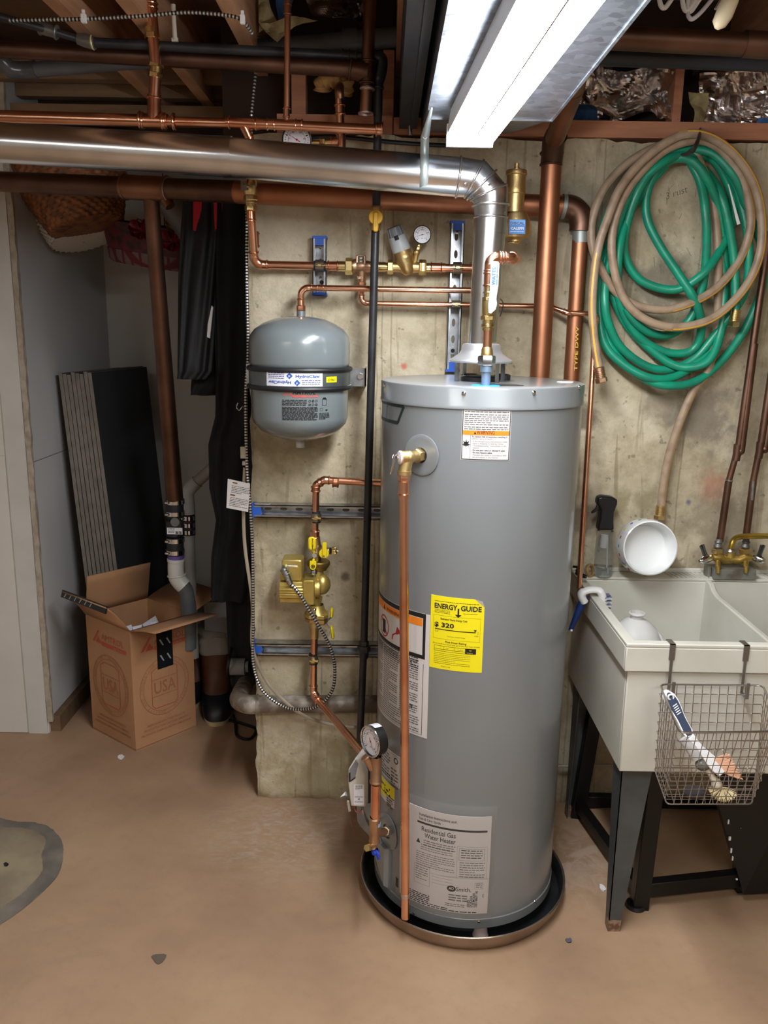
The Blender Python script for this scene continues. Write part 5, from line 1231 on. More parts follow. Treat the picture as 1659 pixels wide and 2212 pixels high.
MB().text('TYPE DWV', f, -.15, -.004, .013, 0, .001, 'L', .01, w=.13).build('lettering', mat('yellow_print', (206, 176, 60), 0, .5), ml, smooth=0)
# second vertical riser
YQ = 2.47
sr = thing('drain_riser', 'wide reddish copper pipe rising to the ceiling right of the air separator', 'pipe', P(1160, 800, YQ))
sa, sb2, sc2 = P(1240, 190, YQ - .30), P(1196, 305, YQ - .04), P(1192, 345, YQ)
rS = RR(43, P(1180, 500, YQ))
MB().cyl(P(1262, 60, YQ - .5), sa, rS * .93, seg=32).cyl(sa, sb2, rS * .93, seg=32).build('pipe', COPPER3, sr)
MB().tube([P(1203, 290, YQ - .06), sb2, sc2, P(1190, 358, YQ)], [rS * 1.07, rS * 1.09, rS * 1.07, rS * 1.05], 30).torus(P(1192, 331, YQ - .01), (0, .1, 1), rS * 1.09, .003, 30).torus(P(1190, 356, YQ), (0, 0, 1), rS * 1.03, .003, 30).build('elbow', COPPERD, sr)
MB().cyl(sc2, vdown(sc2, 1110, 1560), rS, seg=32).build('pipe', COPPER2, sr)

# ---- air separator
YQ2 = 2.42
asp = thing('air_separator', 'brass air separator with blue label on the wall above the heater', 'valve', P(1115, 520, YQ2))
c = P(1112, 450, YQ2); sxx = c.x
zz = lambda py: P(1112, py, YQ2).z
ra = RR(41, c)
MB().lathe([(ra * .25, zz(353)), (ra * .25, zz(362)), (ra * .35, zz(363)), (ra * .35, zz(366)), (ra * 1.05, zz(368)), (ra * 1.1, zz(371)), (ra * 1.1, zz(377)), (ra * 1.0, zz(379)), (ra * .98, zz(402)), (ra * 1.04, zz(407)), (ra * 1.04, zz(418)), (ra * .97, zz(420)), (ra * .95, zz(450)), (ra * 1.0, zz(459))], (sxx, YQ2, 0), seg=36).build('air_chamber', BRASSC, asp, smooth=30)
rows = []
MB().lathe([(ra * 1.0, zz(457)), (ra * 1.35, zz(472)), (ra * 1.55, zz(486)), (ra * 1.55, zz(504)), (ra * 1.3, zz(513)), (ra * .6, zz(518)), (ra * .55, zz(522)), (ra * .55, zz(527)), (0, zz(528))], (sxx + .006, YQ2, 0), seg=36, sx=.75).build('body', BRASSC, asp, smooth=35)
MB().torus((sxx + .0, YQ2, zz(524)), (0, 0, 1), ra * .58, .003).build('drain_cap', BRASS, asp)
lo = P(1099, 505, YQ2 - ra * 1.35); f = plane_map(lo, (1, 0, 0), (0, 0, 1)); sw = (P(1134, 505, lo.y) - lo).x; sh = P(1099, 474, lo.y).z - lo.z
MB().slab(f, 0, sw, 0, sh, d0=-.012, d1=.0006, m=1).text('DISCAL', f, sw * .5, sh * .66, sh * .26, 2, .001, 'C', .03, w=sw * .88).text('CALEFFI', f, sw * .5, sh * .30, sh * .24, 0, .001, 'C', .03, w=sw * .8).grid(f, sw * .04, sw * .96, sh * .62, sh * .95, 1, 1, .0008, 3).lines(f, sw * .08, sw * .92, sh * .17, 1, .002, .0014, 0, .001).build('blue_label', [PAPERW, mat('label_blue', (42, 120, 200), 0, .4), NAVY, mat('label_lblue', (110, 170, 226), 0, .4)], asp, smooth=0)

# ---- heater inlet riser with ball valve
YI = 1.99
il = thing('inlet_line', 'copper and brass cold inlet riser standing on the heater top', 'pipe', P(1050, 818, YI))
ix = P(1051, 790, YI).x; zi = lambda py: P(1051, py, YI).z
def I(py): return Vector((P(1053 if py < 700 else 1052, py, YI).x, YI, zi(py)))
def I(py):
    x = 1051 + (790 - py) * .032; q = P(x, py, YI); return q
ri = RR(20, I(730))
MB().lathe([(.034, 0), (.033, .0015), (.014, .002)], Vector((ix, YI, HT)), seg=36).build('blue_ring', BLUEL, il)
MB().cyl(Vector((ix, YI, HT)), I(795), ri * 1.0, seg=24).cyl(I(803), I(790), ri * 1.35, seg=24).build('nipple', mat('nipple_blue', (150, 176, 200), .7, .3), il)
MB().hexnut(I(789), I(768), ri * 1.95).build('union_nut', STEEL, il)
MB().cyl(I(768), I(764), ri * 1.35).lathe([(ri * 1.35, 0), (ri * 1.25, .010), (ri * 1.05, .016)], I(764), I(750) - I(764), 24).build('nipple', BRASSC, il)
MB().cyl(I(757), I(712), ri, seg=24).build('pipe', COPPER, il)
mb = MB().cyl(I(714), I(704), ri * 1.25).torus(I(705), (0, 0, 1), ri * 1.3, .002).torus(I(701), (0, 0, 1), ri * 1.3, .0016).cyl(I(704), I(690), ri * 1.2).hexnut(I(692), I(682), ri * 1.6).cyl(I(682), I(650), ri * 1.35, ri * 1.45).hexnut(I(650), I(642), ri * 1.4).cyl(I(643), I(620), ri * 1.05).torus(I(632), (0, 0, 1), ri * 1.15, .002)
bv = mb.build('ball_valve', BRASS, il)
c = I(664) + Vector((.008, -ri * 1.5, 0))
MB().cyl(I(664), c, .006).build('stem', BRASS, bv)
f = plane_map(P(1055, 676, YI - .035), (1, 0, 0), (0, 0, 1)); s_ = depth(I(600)) / F
out_ = [(0, 0), (6, -2), (16, 8), (18, 20), (16, 30), (17, 40), (19, 55), (19, 102), (16, 106), (4, 106), (1, 102), (1, 48), (0, 30), (-1, 18)]
pts = [f(x * s_, y * s_) for x, y in out_]
MB().prism(pts, (0, .004, 0)).build('lever', mat('lever_white', (176, 180, 184), 0, .45), bv, bevel=.0012)
f4 = plane_map(P(1055, 676, YI - .0362), (0, 0, 1), (-1, 0, 0))
MB().text('WATTS', f4, 58 * s_, -12 * s_, 11 * s_, 0, .0004, 'L', .04, w=36 * s_).lines(f4, 58 * s_, 98 * s_, -14 * s_, 1, .002, 2.2 * s_, 0, .0004).rect(f4, 36 * s_, 42 * s_, -15 * s_, -5 * s_, .0007, 0, .0004, 1).build('lettering', BLUEINK, bv, smooth=0)
MB().hexnut(c + Vector((0, -.004, 0)), c + Vector((0, -.012, 0)), .0055).build('nut', BRASS, bv)
topq = I(562); eq = P(1062, 556, YI)
run(il, [I(630), Vector((I(600).x, YI, P(1060, 556, YI).z)), P(1105, 557, YI + .01), P(1118, 560, YI + .30)], ri, COPPER, er=ri * 1.7)
fitting(il, I(620), I(585), ri, COPPER, beads=(.1, .85))
fitting(il, P(1078, 556.5, YI + .004), P(1092, 557, YI + .007), ri, COPPER)

# ---- recirculation loop: elbow, pump, valves, gauge tee
YP = 2.49
cl = thing('circulation_line', 'copper loop left of the heater with a vertical drop through both struts', 'pipe', P(680, 1480, YP))
rL = RR(15.5, P(682, 1080, YP)); 
zx = P(760, 1043, YP).z; vx = P(683, 1100, YP).x
run(cl, [Vector((P(840, 1043, YP).x, YP, zx)), P(700, 1037, YP), Vector((vx, YP, P(683, 1048, YP).z)), P(680, 1165, YP)], rL, COPPER, er=rL * 1.25)
fitting(cl, P(732, 1043, YP), P(718, 1042, YP), rL, COPPER2, k=1.25); fitting(cl, P(682, 1062, YP), P(682, 1050, YP), rL, COPPER2, k=1.2); fitting(cl, P(681, 1145, YP), P(681, 1163, YP), rL, COPPER, k=1.2)
clamp(h1, Vector((vx, YP, z1_)), (0, 0, 1), rL); clamp(h2, Vector((P(677, 1405, YP).x, YP, z2_)), (0, 0, 1), rL)
for hh_, zz_, xx_ in ((h1, z1_, vx), (h2, z2_, P(677, 1405, YP).x)): MB().box((xx_ - .004, YP + rL, zz_ - .012), (xx_ + .004, W - .039, zz_ + .012)).build('clamp_bracket', STEEL, hh_, smooth=0)
mb = MB()
def V(px, py, Y=YP): return P(px, py, Y)
def valve(lab, ptop, pbot, name='isolation_valve'): return thing(name, lab, 'valve', pbot)
v1 = valve('upper brass isolation valve with two yellow handles above the gold pump', V(683, 1166), V(687, 1212))
MB().cyl(V(681, 1160), V(684, 1180), rL * 1.3).hexnut(V(683, 1176), V(684, 1188), rL * 1.45).lathe([(rL * 1.2, 0), (rL * 1.45, .014), (rL * 1.3, .03), (rL * 1.5, .045)], V(684, 1210), seg=24).cyl(V(684, 1191), V(712, 1190), rL * .95).build('valve_body', BRASSC, v1)
MB().hexnut(V(711, 1190), V(716, 1190), rL * 1.0).cyl(V(715, 1190), V(718, 1190), rL * .7).build('drain_neck', BLACK, v1)
mb = MB().lathe([(rL * .9, 0), (rL * 1.0, .003), (rL * 1.0, .012), (rL * .8, .015)], V(717, 1190), (1, 0, 0), 20)
for k in range(12):
    a = 2 * pi * k / 12; o_ = V(717, 1190) + Vector((0, rL * cos(a), rL * sin(a))); mb.cyl(o_, o_ + Vector((.012, 0, 0)), .0018, seg=6)
mb.cyl(V(726, 1190), V(731, 1191), .004).build('drain_cap', BRASS, v1)
c = V(674, 1174, YP - .055)
MB().cbox(c, (RR(16, c) * 2, .007, RR(30, c) * 2), None, 0, .009).tube([c + Vector((0, .004, -.015)), V(680, 1198, YP - .04)], .004, 8).build('lever', YELLOW, v1)
MB().cyl(V(684, 1200), V(679, 1200, YP - .045), .006).hexnut(V(680, 1199, YP - .038), V(679, 1200, YP - .05), .009).build('stem', CHROME, v1)
f = plane_map(c + Vector((.004, -.0038, -.018)), (0, 0, 1), (-1, 0, 0)); MB().text('WEBSTONE', f, 0, 0, .006, 0, .0004, 'L', .03, w=.036).build('lettering', INK, v1, smooth=0)
c = V(700, 1195, YP - .035); MB().lathe([(.015, 0), (.015, .005), (.013, .006), (0, .006)], c, (0, -1, 0), 22).cbox(c + Vector((.002, -.008, .012)), (.013, .008, .05), None, 0, .004).build('lever', YELLOW, v1)
MB().hexnut(c + Vector((0, -.010, -.006)), c + Vector((0, -.014, -.006)), .004).cyl(V(700, 1195), c, .006).build('stem', STEEL, v1)
c = V(676, 1221, YP - .055); f = plane_map(c, (1, 0, 0), (0, 0, 1)); s_ = depth(c) / F
MB().prism([f(x * s_, y * s_) for x, y in [(-7, 9), (-7, -4), (-5, -8), (-2, -10.5), (2, -10.5), (5, -8), (7, -4), (7, 9)]], (0, .006, 0)).tube([f(0, 8 * s_, -.003), V(679, 1204, YP - .04)], .004, 8).build('lever', YELLOW, v1)
MB().disc(f, 0, -3 * s_, 4.6 * s_, 0, .0004, 16, r0=3.0 * s_).disc(f, 0, -3 * s_, 2.2 * s_, 0, .0004).build('emblem', INK, v1, smooth=0)
# pump
pm_ = thing('circulation_pump', 'gold painted circulator pump with square motor housing on the wall', 'pump', V(690, 1345))
mb = MB()
c = V(688, 1218); mb.lathe([(RR(44, c), .012), (RR(50, c), .008), (RR(50, c), -.002), (RR(46, c), -.006), (RR(40, c), -.012), (RR(34, c), -.02)], c, (0, -.05, 1), 26, sx=.8, caps=True)
mb.build('top_flange', mat('flange_bronze', (142, 118, 66), .8, .42, bump=(160, .08)), pm_, bevel=.001)
c = V(690, 1262, YP - .005); rv = RR(41, c)
mb = MB().sphere(c + Vector((.008, 0, 0)), rv, 28, 18, (.92, .85, 1.12)).tube([V(686, 1222), V(687, 1238), V(688, 1262)], [rv * .55, rv * .6, rv * .8], 24)
mb.tube([V(684, 1290), V(684, 1306), V(684, 1316)], [rv * .62, rv * .42, rv * .55], 24); mb.build('volute', GOLD, pm_)
a_ = V(670, 1254, YP - .052)
mb = MB()
xa_, xb_ = V(655, 1270, YP - .06).x, V(680, 1270, YP - .06).x
zA, zB2 = V(668, 1305, YP - .06).z, V(668, 1251, YP - .06).z
mb.cbox(((xa_ + xb_) / 2, YP - .03, (zA + zB2) / 2), (xb_ - xa_, .085, zB2 - zA), None, 0, .006)
mb.lathe([(rv * .98, 0), (rv * 1.0, .010), (rv * .9, .016)], Vector((xb_ - .001, YP - .022, (zA + zB2) / 2)), (1, 0, 0), 28)
mb.build('motor_flange', GOLD, pm_, bevel=.0015)
x0_, x1_ = V(604, 1270, YP - .055).x, xa_ + .001; z0_, z1b = V(625, 1301, YP - .055).z, V(625, 1257, YP - .055).z
zc_ = (z0_ + z1b) / 2; hz = (z1b - z0_) / 2; yc = YP - .025; hy_ = .045
prof = [(-hy_, -.45), (-hy_, .45), (-hy_ * .8, .62), (-hy_ * .75, 1.0), (hy_ * .75, 1.0), (hy_, .6), (hy_, -.6), (hy_ * .75, -1.0), (-hy_ * .75, -1.0), (-hy_ * .8, -.55)]
ring = [(yc + y, zc_ + z * hz) for y, z in prof]
mb = MB().prism([Vector((x0_, y, z)) for y, z in ring], (x1_ - x0_, 0, 0))
for q in (-.12, .12, .36): mb.cbox(((x0_ + x1_) / 2, yc - hy_ - .001, zc_ + q * hz), (x1_ - x0_, .003, .004))
mb.build('motor', GOLD, pm_, smooth=30, bevel=.002)
jx0, jx1, jz0, jz1 = V(606, 1250, YP - .05).x, V(650, 1250, YP - .05).x, V(628, 1256, YP - .05).z, V(628, 1211, YP - .05).z
mb = MB().cbox(((jx0 + jx1) / 2 + .003, YP - .010, (jz0 + jz1) / 2), (jx1 - jx0, .07, jz1 - jz0), None, 0, .008)
jb = mb.build('junction_box', GOLD, pm_)
MB().prism([V(x, y, YP - .047) for x, y in ((606, 1254), (648, 1254), (648, 1230), (643, 1224), (611, 1224), (606, 1230))], (0, .01, 0)).build('cover', GOLD, jb, bevel=.001)
f = plane_map(V(611, 1223, YP - .046), (1, 0, 0), (0, .5, .86)); MB().slab(f, 0, .045, 0, .009, d1=.0005).lines(f, .002, .020, .007, 2, .003, .0015, 1, .0007).lines(f, .025, .043, .007, 2, .003, .0015, 1, .0007).build('sticker', [PAPERW, INKG], jb, smooth=0)
cq0, cq1 = V(614, 1232, YP - .062), V(628, 1262, YP - .066)
MB().tube([cq0 + Vector((0, .02, .004)), cq0, cq0.lerp(cq1, .35), cq1], [.011, .012, .0105, .009], 14).torus(cq0, (0, .3, 1), .011, .002).torus(cq0.lerp(cq1, .3), cq1 - cq0, .0115, .002).build('cable_connector', STEEL, pm_)
c = cq0.lerp(cq1, .62) + Vector((.0, -.011, 0)); MB().hexnut(c, c + Vector((0, -.003, 0)), .003).build('screw', CHROME, pm_)
MB().hexnut(V(678, 1232, YP - .04), V(678, 1240, YP - .04), .010).cyl(V(679, 1225, YP - .04), V(679, 1246, YP - .04), .004).build('bolt', STEEL, pm_)
c = V(684, 1325); mb = MB().prism([c + Vector((x, y, -.009)) for x, y in ((-.038, -.012), (-.022, -.034), (.026, -.034), (.036, -.02), (.036, .02), (.020, .034), (-.024, .034), (-.038, .015))], (0, 0, .012)).lathe([(.022, .03), (.027, .012), (.034, .003)], c, seg=24)
mb.build('bottom_flange', GOLD, pm_, bevel=.0012)
MB().hexnut(V(679, 1328, YP - .042), V(679, 1334, YP - .042), .009).cyl(V(679, 1318, YP - .042), V(679, 1342, YP - .042), .0045).sphere(V(679, 1317, YP - .042), .0065).build('bolt', CHROME, pm_)
v2 = valve('lower brass isolation valve with yellow handles under the gold pump', V(683, 1330), V(678, 1380))
MB().prism([V(684, 1333) + Vector((x, y, -.010)) for x, y in ((-.036, -.012), (-.02, -.030), (.026, -.030), (.036, -.018), (.036, .02), (.020, .03), (-.024, .03), (-.036, .015))], (0, 0, .010)).lathe([(rL * 1.25, 0), (rL * 1.3, .02), (rL * 1.5, .03), (rL * 1.6, .045), (rL * 1.2, .055), (rL * 1.3, .068)], V(679, 1378), seg=24).cyl(V(682, 1345), V(698, 1345), rL * .8).sphere(V(699, 1344), rL * .85).build('valve_body', BRASSC, v2)
MB().cyl(V(699, 1344), V(706, 1340), .006).hexnut(V(702, 1340), V(706, 1338), .009).tube(spline([V(704, 1346), V(706, 1352), V(712, 1356)], 5), .004, 8, sx=.5).build('stem', STEEL, v2)
for pa_, pb_ in (((717, 1314), (716, 1333)), ((716, 1352), (720, 1379))):
    a, b = V(*pa_), V(*pb_); MB().tube([a, a.lerp(b, .15), a.lerp(b, .85), b], [.003, .0055, .0055, .003], 10, sx=2.6).build('lever', YELLOW, v2)
MB().tube([V(716, 1333), V(706, 1342)], .003, 8).build('lever_arm', STEEL, v2)
# copper below
kn = V(677, 1492); dg = P(795, 1640, 2.10)
run(cl, [V(679, 1376), V(677, 1494), P(686, 1512, 2.47), P(797, 1642, 2.05)], rL * 1.02, COPPER, er=rL * 1.6)
# gauge assembly on the heater side
dt = thing('drain_tee_assembly', 'bronze tees and copper pipe with drain cock at the heater side', 'pipe', P(808, 1780, 1.98))
YX = 1.965
def D(px, py, Y=YX): return P(px, py, Y)
rX = RR(22, D(811, 1740))
MB().cyl(D(812, 1694), D(811, 1778), rX * .95, seg=26).build('pipe', COPPER, dt)
MB().cyl(D(811, 1776), D(811, 1783), rX * 1.02, seg=26).build('tape_seal', mat('seal_blue', (130, 176, 214), 0, .4), dt)
tb = MB().lathe([(rX * 1.2, 0), (rX * 1.28, .004), (rX * 1.1, .008), (rX * 1.12, .07), (rX * 1.05, .075)], D(812, 1690), (0, 0, 1), 26)
tb.tube([D(806, 1660), D(796, 1644), D(789, 1634)], [rX * .85, rX * .75, rX * .8], 20).torus(D(790, 1636), D(789, 1634) - D(806, 1660), rX * .82, .003)
tb.build('tee', BRONZE, dt)
MB().hexnut(D(812, 1653), D(812, 1645), rX * 1.05).hexnut(D(812, 1645), D(811, 1638), rX * .85).cyl(D(811, 1640), D(810, 1630), rX * .5).build('bushing', BRASSC, dt)
lt = MB().lathe([(rX * 1.0, 0), (rX * 1.2, .003), (rX * 1.05, .008), (rX * 1.1, .065), (rX * 1.18, .072), (rX * 1.0, .076)], D(809, 1820), (0, 0, 1), 26)
lt.tube([D(811, 1800), D(826, 1797, YX + .02), D(833, 1796, YX + .035)], [rX * .9, rX * .85, rX * .95], 22); lt.build('tee', BRONZE, dt)
ad, zd_ = cyl_hit(838, 1795); cE = hpos(ad, zd_)
MB().cyl(D(830, 1796, YX + .025), cE, rX * .9).hexnut(D(831, 1796, YX + .028), D(836, 1796, YX + .045), rX * 1.1).build('nipple', mat('nipple_worn', (190, 176, 150), .9, .3), dt)
MB().lathe([(.050, 0), (.050, .0025), (.046, .0035), (.02, .004)], cE, hn(ad), 40).build('escutcheon', HGREY, heater)
mb = MB().cyl(D(809, 1820), D(807, 1832), rX * .7, rX * .6).tube([D(808, 1824), D(800, 1829, YX - .02), D(793, 1832, YX - .035)], [rX * .6, rX * .5, rX * .5], 16).hexnut(D(798, 1830, YX - .024), D(792, 1832, YX - .037), rX * .75)
mb.build('drain_cock', BRASS, dt)
MB().lathe([(rX * .55, 0), (rX * .8, -.006), (rX * .7, -.014), (0, -.015)], D(811, 1834), (0, 0, 1), 16).tube([D(811, 1838, YX - .004), D(816, 1846, YX - .010), D(818, 1856, YX - .012)], [.006, .007, .0055], 10, sx=.5).build('blue_handle', mat('blue_handle', (28, 62, 190), 0, .4), dt)
gcx = D(806, 1600, YX); gn = Vector((-.80, -.60, .05)).normalized(); Rg = RR(68, gcx)
gg = gauge(dt, gcx + gn * .008, gn, Rg, 300, None, red=True, depthk=.75, nums=(0, 20, 40, 60))
MB().torus(gcx + gn * .010, gn, Rg * .98, .0022, 36).build('chrome_bezel', CHROME, gg)
MB().cyl(D(810, 1632), D(809, 1640), rX * .6).build('stem', STEEL, dt)
an = gn; u_ = Vector((0, 0, 1)); s_ = an.cross(u_).normalized()
vs = []
for k in range(9):
    a = rad(-14 + k * 7.5); rd_ = (u_ * cos(a) + (-s_) * -sin(a)); base_ = gcx + gn * .002 + rd_ * (Rg + .0006)
    vs += [base_, base_ - gn * (Rg * .55)]
MB().add(vs, [(2 * i, 2 * i + 2, 2 * i + 3, 2 * i + 1) for i in range(8)]).build('date_sticker', PAPERW, gg, smooth=0, solid=.0004)

# ---- waste pipe at the base of the wall
wp = thing('waste_pipe', 'mottled old brown pipe crossing low along the wall behind the gas pipe', 'pipe', P(700, 1522, 2.54))
OLD = mat('old_pipe', (112, 100, 86), .2, .5, ((172, 166, 156), 16, 9, .5, .68), bump=(30, .4))
rw = RR(38, P(700, 1522, 2.545))
MB().cyl(P(556, 1521, 2.545), P(1080, 1520, 2.545), rw, seg=26).build('pipe', OLD, wp)
MB().tube(spline([P(560, 1521, 2.545), P(535, 1521, 2.545), P(517, 1513, 2.60), P(519, 1500, 2.72), P(530, 1478, 2.95)], 6), rw * 1.08, 24).torus(P(556, 1521, 2.545), (1, 0, 0), rw * 1.08, .003).build('elbow', OLD, wp)

# ---- armoured cables
ARM = [mat('armour_bright', (214, 212, 206), .85, .35), mat('armour_dark', (46, 45, 44), .5, .6)]
rc = RR(7.5, P(700, 1500, YP))
c1 = cable([P(534, 430, W - .03), P(533, 600, W - .03), P(536, 760, W - .035), P(531, 850, W - .03), P(533, 1000, W - .03), P(541, 1100, W - .05), P(546, 1200, W - .05), P(547, 1350, W - .06), P(547, 1430, W - .07), P(566, 1490, 2.50), P(610, 1525, 2.48), P(652, 1532, 2.46), P(690, 1523, 2.44), P(718, 1490, 2.43), P(723, 1440, 2.43), P(712, 1395, 2.42), P(690, 1355, 2.41), P(672, 1325, 2.41), P(645, 1280, 2.415), cq1], rc).build('armoured_cable', ARM, smooth=60)
tag(c1, 'steel armoured cable down the wall edge looping up to the gold pump', 'cable')
c2 = cable([P(20, 44, 2.2), P(120, 42, 2.2), P(180, 41, 2.2), P(300, 35, 2.2), P(400, 27, 2.2), P(480, 32, 2.2), P(520, 42, 2.2), P(545, 72, 2.24)], rc * .9).build('armoured_cable', ARM, smooth=60)
tag(c2, 'steel armoured cable stapled across the joists at the top left', 'cable')
c3 = cable([P(553, 150, 2.52), P(548, 200, 2.52), P(543, 252, 2.52), P(542, 300, 2.54), P(536, 430, W - .02)], rc * .9).build('armoured_cable', ARM, smooth=60)
tag(c3, 'steel armoured cable hanging down in front of the ceiling boards, left of the thin riser', 'cable')
for px, py in ((181, 40), (524, 42)):
    q = P(px, py, 2.19); o = MB().cbox(q, (.012, .010, .020), None, 0, .002).cbox(q + Vector((0, .0, .012)), (.007, .004, .014)).build('cable_clip', WHITE, smooth=0); tag(o, 'white plastic clip holding the armoured cable, ' + ('left one' if px < 300 else 'right one near the bend'), 'clip')
q0_, q1_ = P(374, 10, 2.30), P(378, 86, 2.30); o = MB().tube([q0_, q0_.lerp(q1_, .5), q1_], [.006, .0055, .006], 10).cbox(q1_, (.016, .006, .008)).build('plastic_strap', mat('cream_plastic', (190, 184, 170), 0, .5)); tag(o, 'short cream plastic pipe hanger strip right of the wide copper riser', 'hanger')
CREAM = mat('cream_cable', (150, 138, 118), 0, .5)
o = MB().tube(spline([P(529, 1010, W - .02), P(526, 1080, W - .02), P(529, 1180, W - .03), P(545, 1300, W - .05), P(546, 1400, W - .06), P(575, 1470, W - .05), P(610, 1510, 2.50), P(655, 1545, 2.49), P(715, 1565, 2.5), P(775, 1572, 2.5), P(815, 1575, 2.5)], 12), .0058, 10, sx=.7).build('flat_cable', CREAM); tag(o, 'flat beige electrical cable curving below the armoured loop', 'cable')
# black cable along the top of the wall
o = MB().tube(spline([P(655, 300, 2.57), P(720, 295, 2.57), P(860, 308, 2.57), P(960, 314, 2.58), P(1010, 312, 2.585)], 10), .006, 10).build('black_cable', BLACK); tag(o, 'black cable along the top of the wall behind the vent strap', 'cable')
# paper tag and hook on the left edge
q = [P(x, y, W - .06) for x, y in ((492, 1034), (540, 1045), (536, 1106), (489, 1097))]
tg = MB().prism(q, (0, .0008, 0)); ft = plane_map(q[3] + Vector((0, -.0006, 0)), q[2] - q[3], q[0] - q[3]); lw = (q[2] - q[3]).length; lh = (q[0] - q[3]).length
tg.lines(ft, lw * .1, lw * .92, lh * .80, 5, lh * .055, .0016, 1, .0006).lines(ft, lw * .1, lw * .92, lh * .40, 6, lh * .055, .0016, 1, .0006).grid(ft, lw * .1, lw * .32, lh * .88, lh * .92, 1, 1, .0008, 2).grid(ft, lw * .08, lw * .3, lh * .46, lh * .50, 1, 1, .0008, 2)
tg = tg.build('warning_tag', [PAPER, INKG, mat('tag_brown', (110, 60, 30), 0, .5)], smooth=0); tag(tg, 'white printed warning tag hanging at the left edge of the concrete wall', 'tag')
o = MB().cbox(P(526, 977, W - .03), (.016, .02, .036)).cbox(P(528, 1000, W - .03), (.010, .02, .012)).build('outlet_cover', mat('beige_plastic', (170, 160, 138), 0, .5)); tag(o, 'small beige plug at the wall edge above the white tag', 'plug')
o = MB().tube(spline([P(514, 870, W - .04), P(511, 880, W - .04), P(517, 886, W - .04), P(524, 878, W - .04), P(529, 884, W - .03)], 8), .0016, 8).build('wire_hook', CHROME); tag(o, 'tiny bent wire hook at the wall edge beside the tank', 'hook')
# writing and marks on the wall
f = plane_map(P(895, 760, W - .0012), (1, 0, 0), (0, 0, 1))
# ---------------------------------------------------------------- garden hoses
def Z3(pts, Y0, amp=.012):
    out = []
    for i, (x, y) in enumerate(pts):
        out.append(P(1240 + x / 3.814, 280 + y / 3.814, Y0 + amp * sin(i * 1.1)))
    return out
BEIGE = [mat('hose_beige', (164, 142, 118), 0, .42, ((136, 114, 92), 26, 6, .45, .7), bump=(80, .06)), mat('hose_stripe', (232, 176, 70), 0, .4)]
GREEN = mat('hose_green', (16, 146, 112), 0, .36, ((28, 124, 98), 20, 6, .4, .7), bump=(60, .06))
GX = mean(P(1420, 300, 2.5), P(1420, 300, 2.5)).x
bpts = Z3([(1090, 2010), (1140, 1850), (1180, 1600), (1190, 1300), (1180, 900), (1140, 560), (1060, 330), (960, 160)], 2.545, .004)
bt = [P(1428, 1092, 2.56), P(1438, 1015, 2.56), P(1460, 935, 2.56), P(1497, 845, 2.555)] + bpts
bl = [(800, 110), (560, 200), (360, 350), (220, 540), (145, 780), (160, 1000), (250, 1200), (360, 1350), (520, 1450), (740, 1485), (960, 1430), (1170, 1310), (1340, 1110), (1440, 880), (1450, 650), (1380, 400), (1240, 190), (1080, 92), (920, 100), (750, 170), (580, 320), (440, 500), (350, 700), (310, 920), (330, 1150), (400, 1370), (520, 1520), (700, 1610), (900, 1625), (1150, 1550), (1380, 1340), (1510, 1100), (1550, 850), (1520, 560), (1420, 330), (1260, 150), (1080, 50), (900, 40), (720, 130), (520, 300), (370, 500), (270, 750), (205, 950), (165, 1200), (150, 1450), (165, 1700), (190, 1880), (205, 1960)]
yy = [2.54] * 14 + [2.50] * 19 + [2.475] * 20
pts = bt + [P(1240 + x / 3.814, 280 + y / 3.814, 2.53 - .05 * i / len(bl)) for i, (x, y) in enumerate(bl)]
rh = RR(18.5, P(1450, 600, 2.5))
hb = thing('garden_hose', 'beige garden hose with yellow stripe coiled on the wall hook', 'hose', P(1296, 815, 2.48))
sm = resample(spline(pts, 8), .012)
GX2 = P(1440, 500, 2.5).x
def stripe(i, k):
    x = sm[i].x; t_ = min(1, max(0, (GX2 + .06 - x) / .12))
    if i > len(sm) * .93: t_ = 0
    return 1 if k == (12 + int(t_ * 5)) % 14 else 0
MB().tube(sm, rh, 14, mfun=stripe).build('hose', BEIGE, hb)
def coupling_end(t, a, b, r, mt, n=5):
    a, b = Vector(a), Vector(b); L = (b - a); mb = MB().cyl(a, b, r * 1.12, seg=20)
    for k in range(n): mb.torus(a + L * (k + .5) / n * .62, L, r * 1.14, r * .13, 20, 6)
    mb.hexnut(a + L * .68, b, r * 1.45); return mb.build('hose_coupling', mt, t)
e_ = pts[-1]; coupling_end(hb, e_, e_ + (pts[-1] - pts[-2]).normalized() * .045, rh, BRONZE); e_ = pts[0]; coupling_end(hb, e_, e_ + (pts[0] - pts[1]).normalized() * .045, rh, BRASSC)
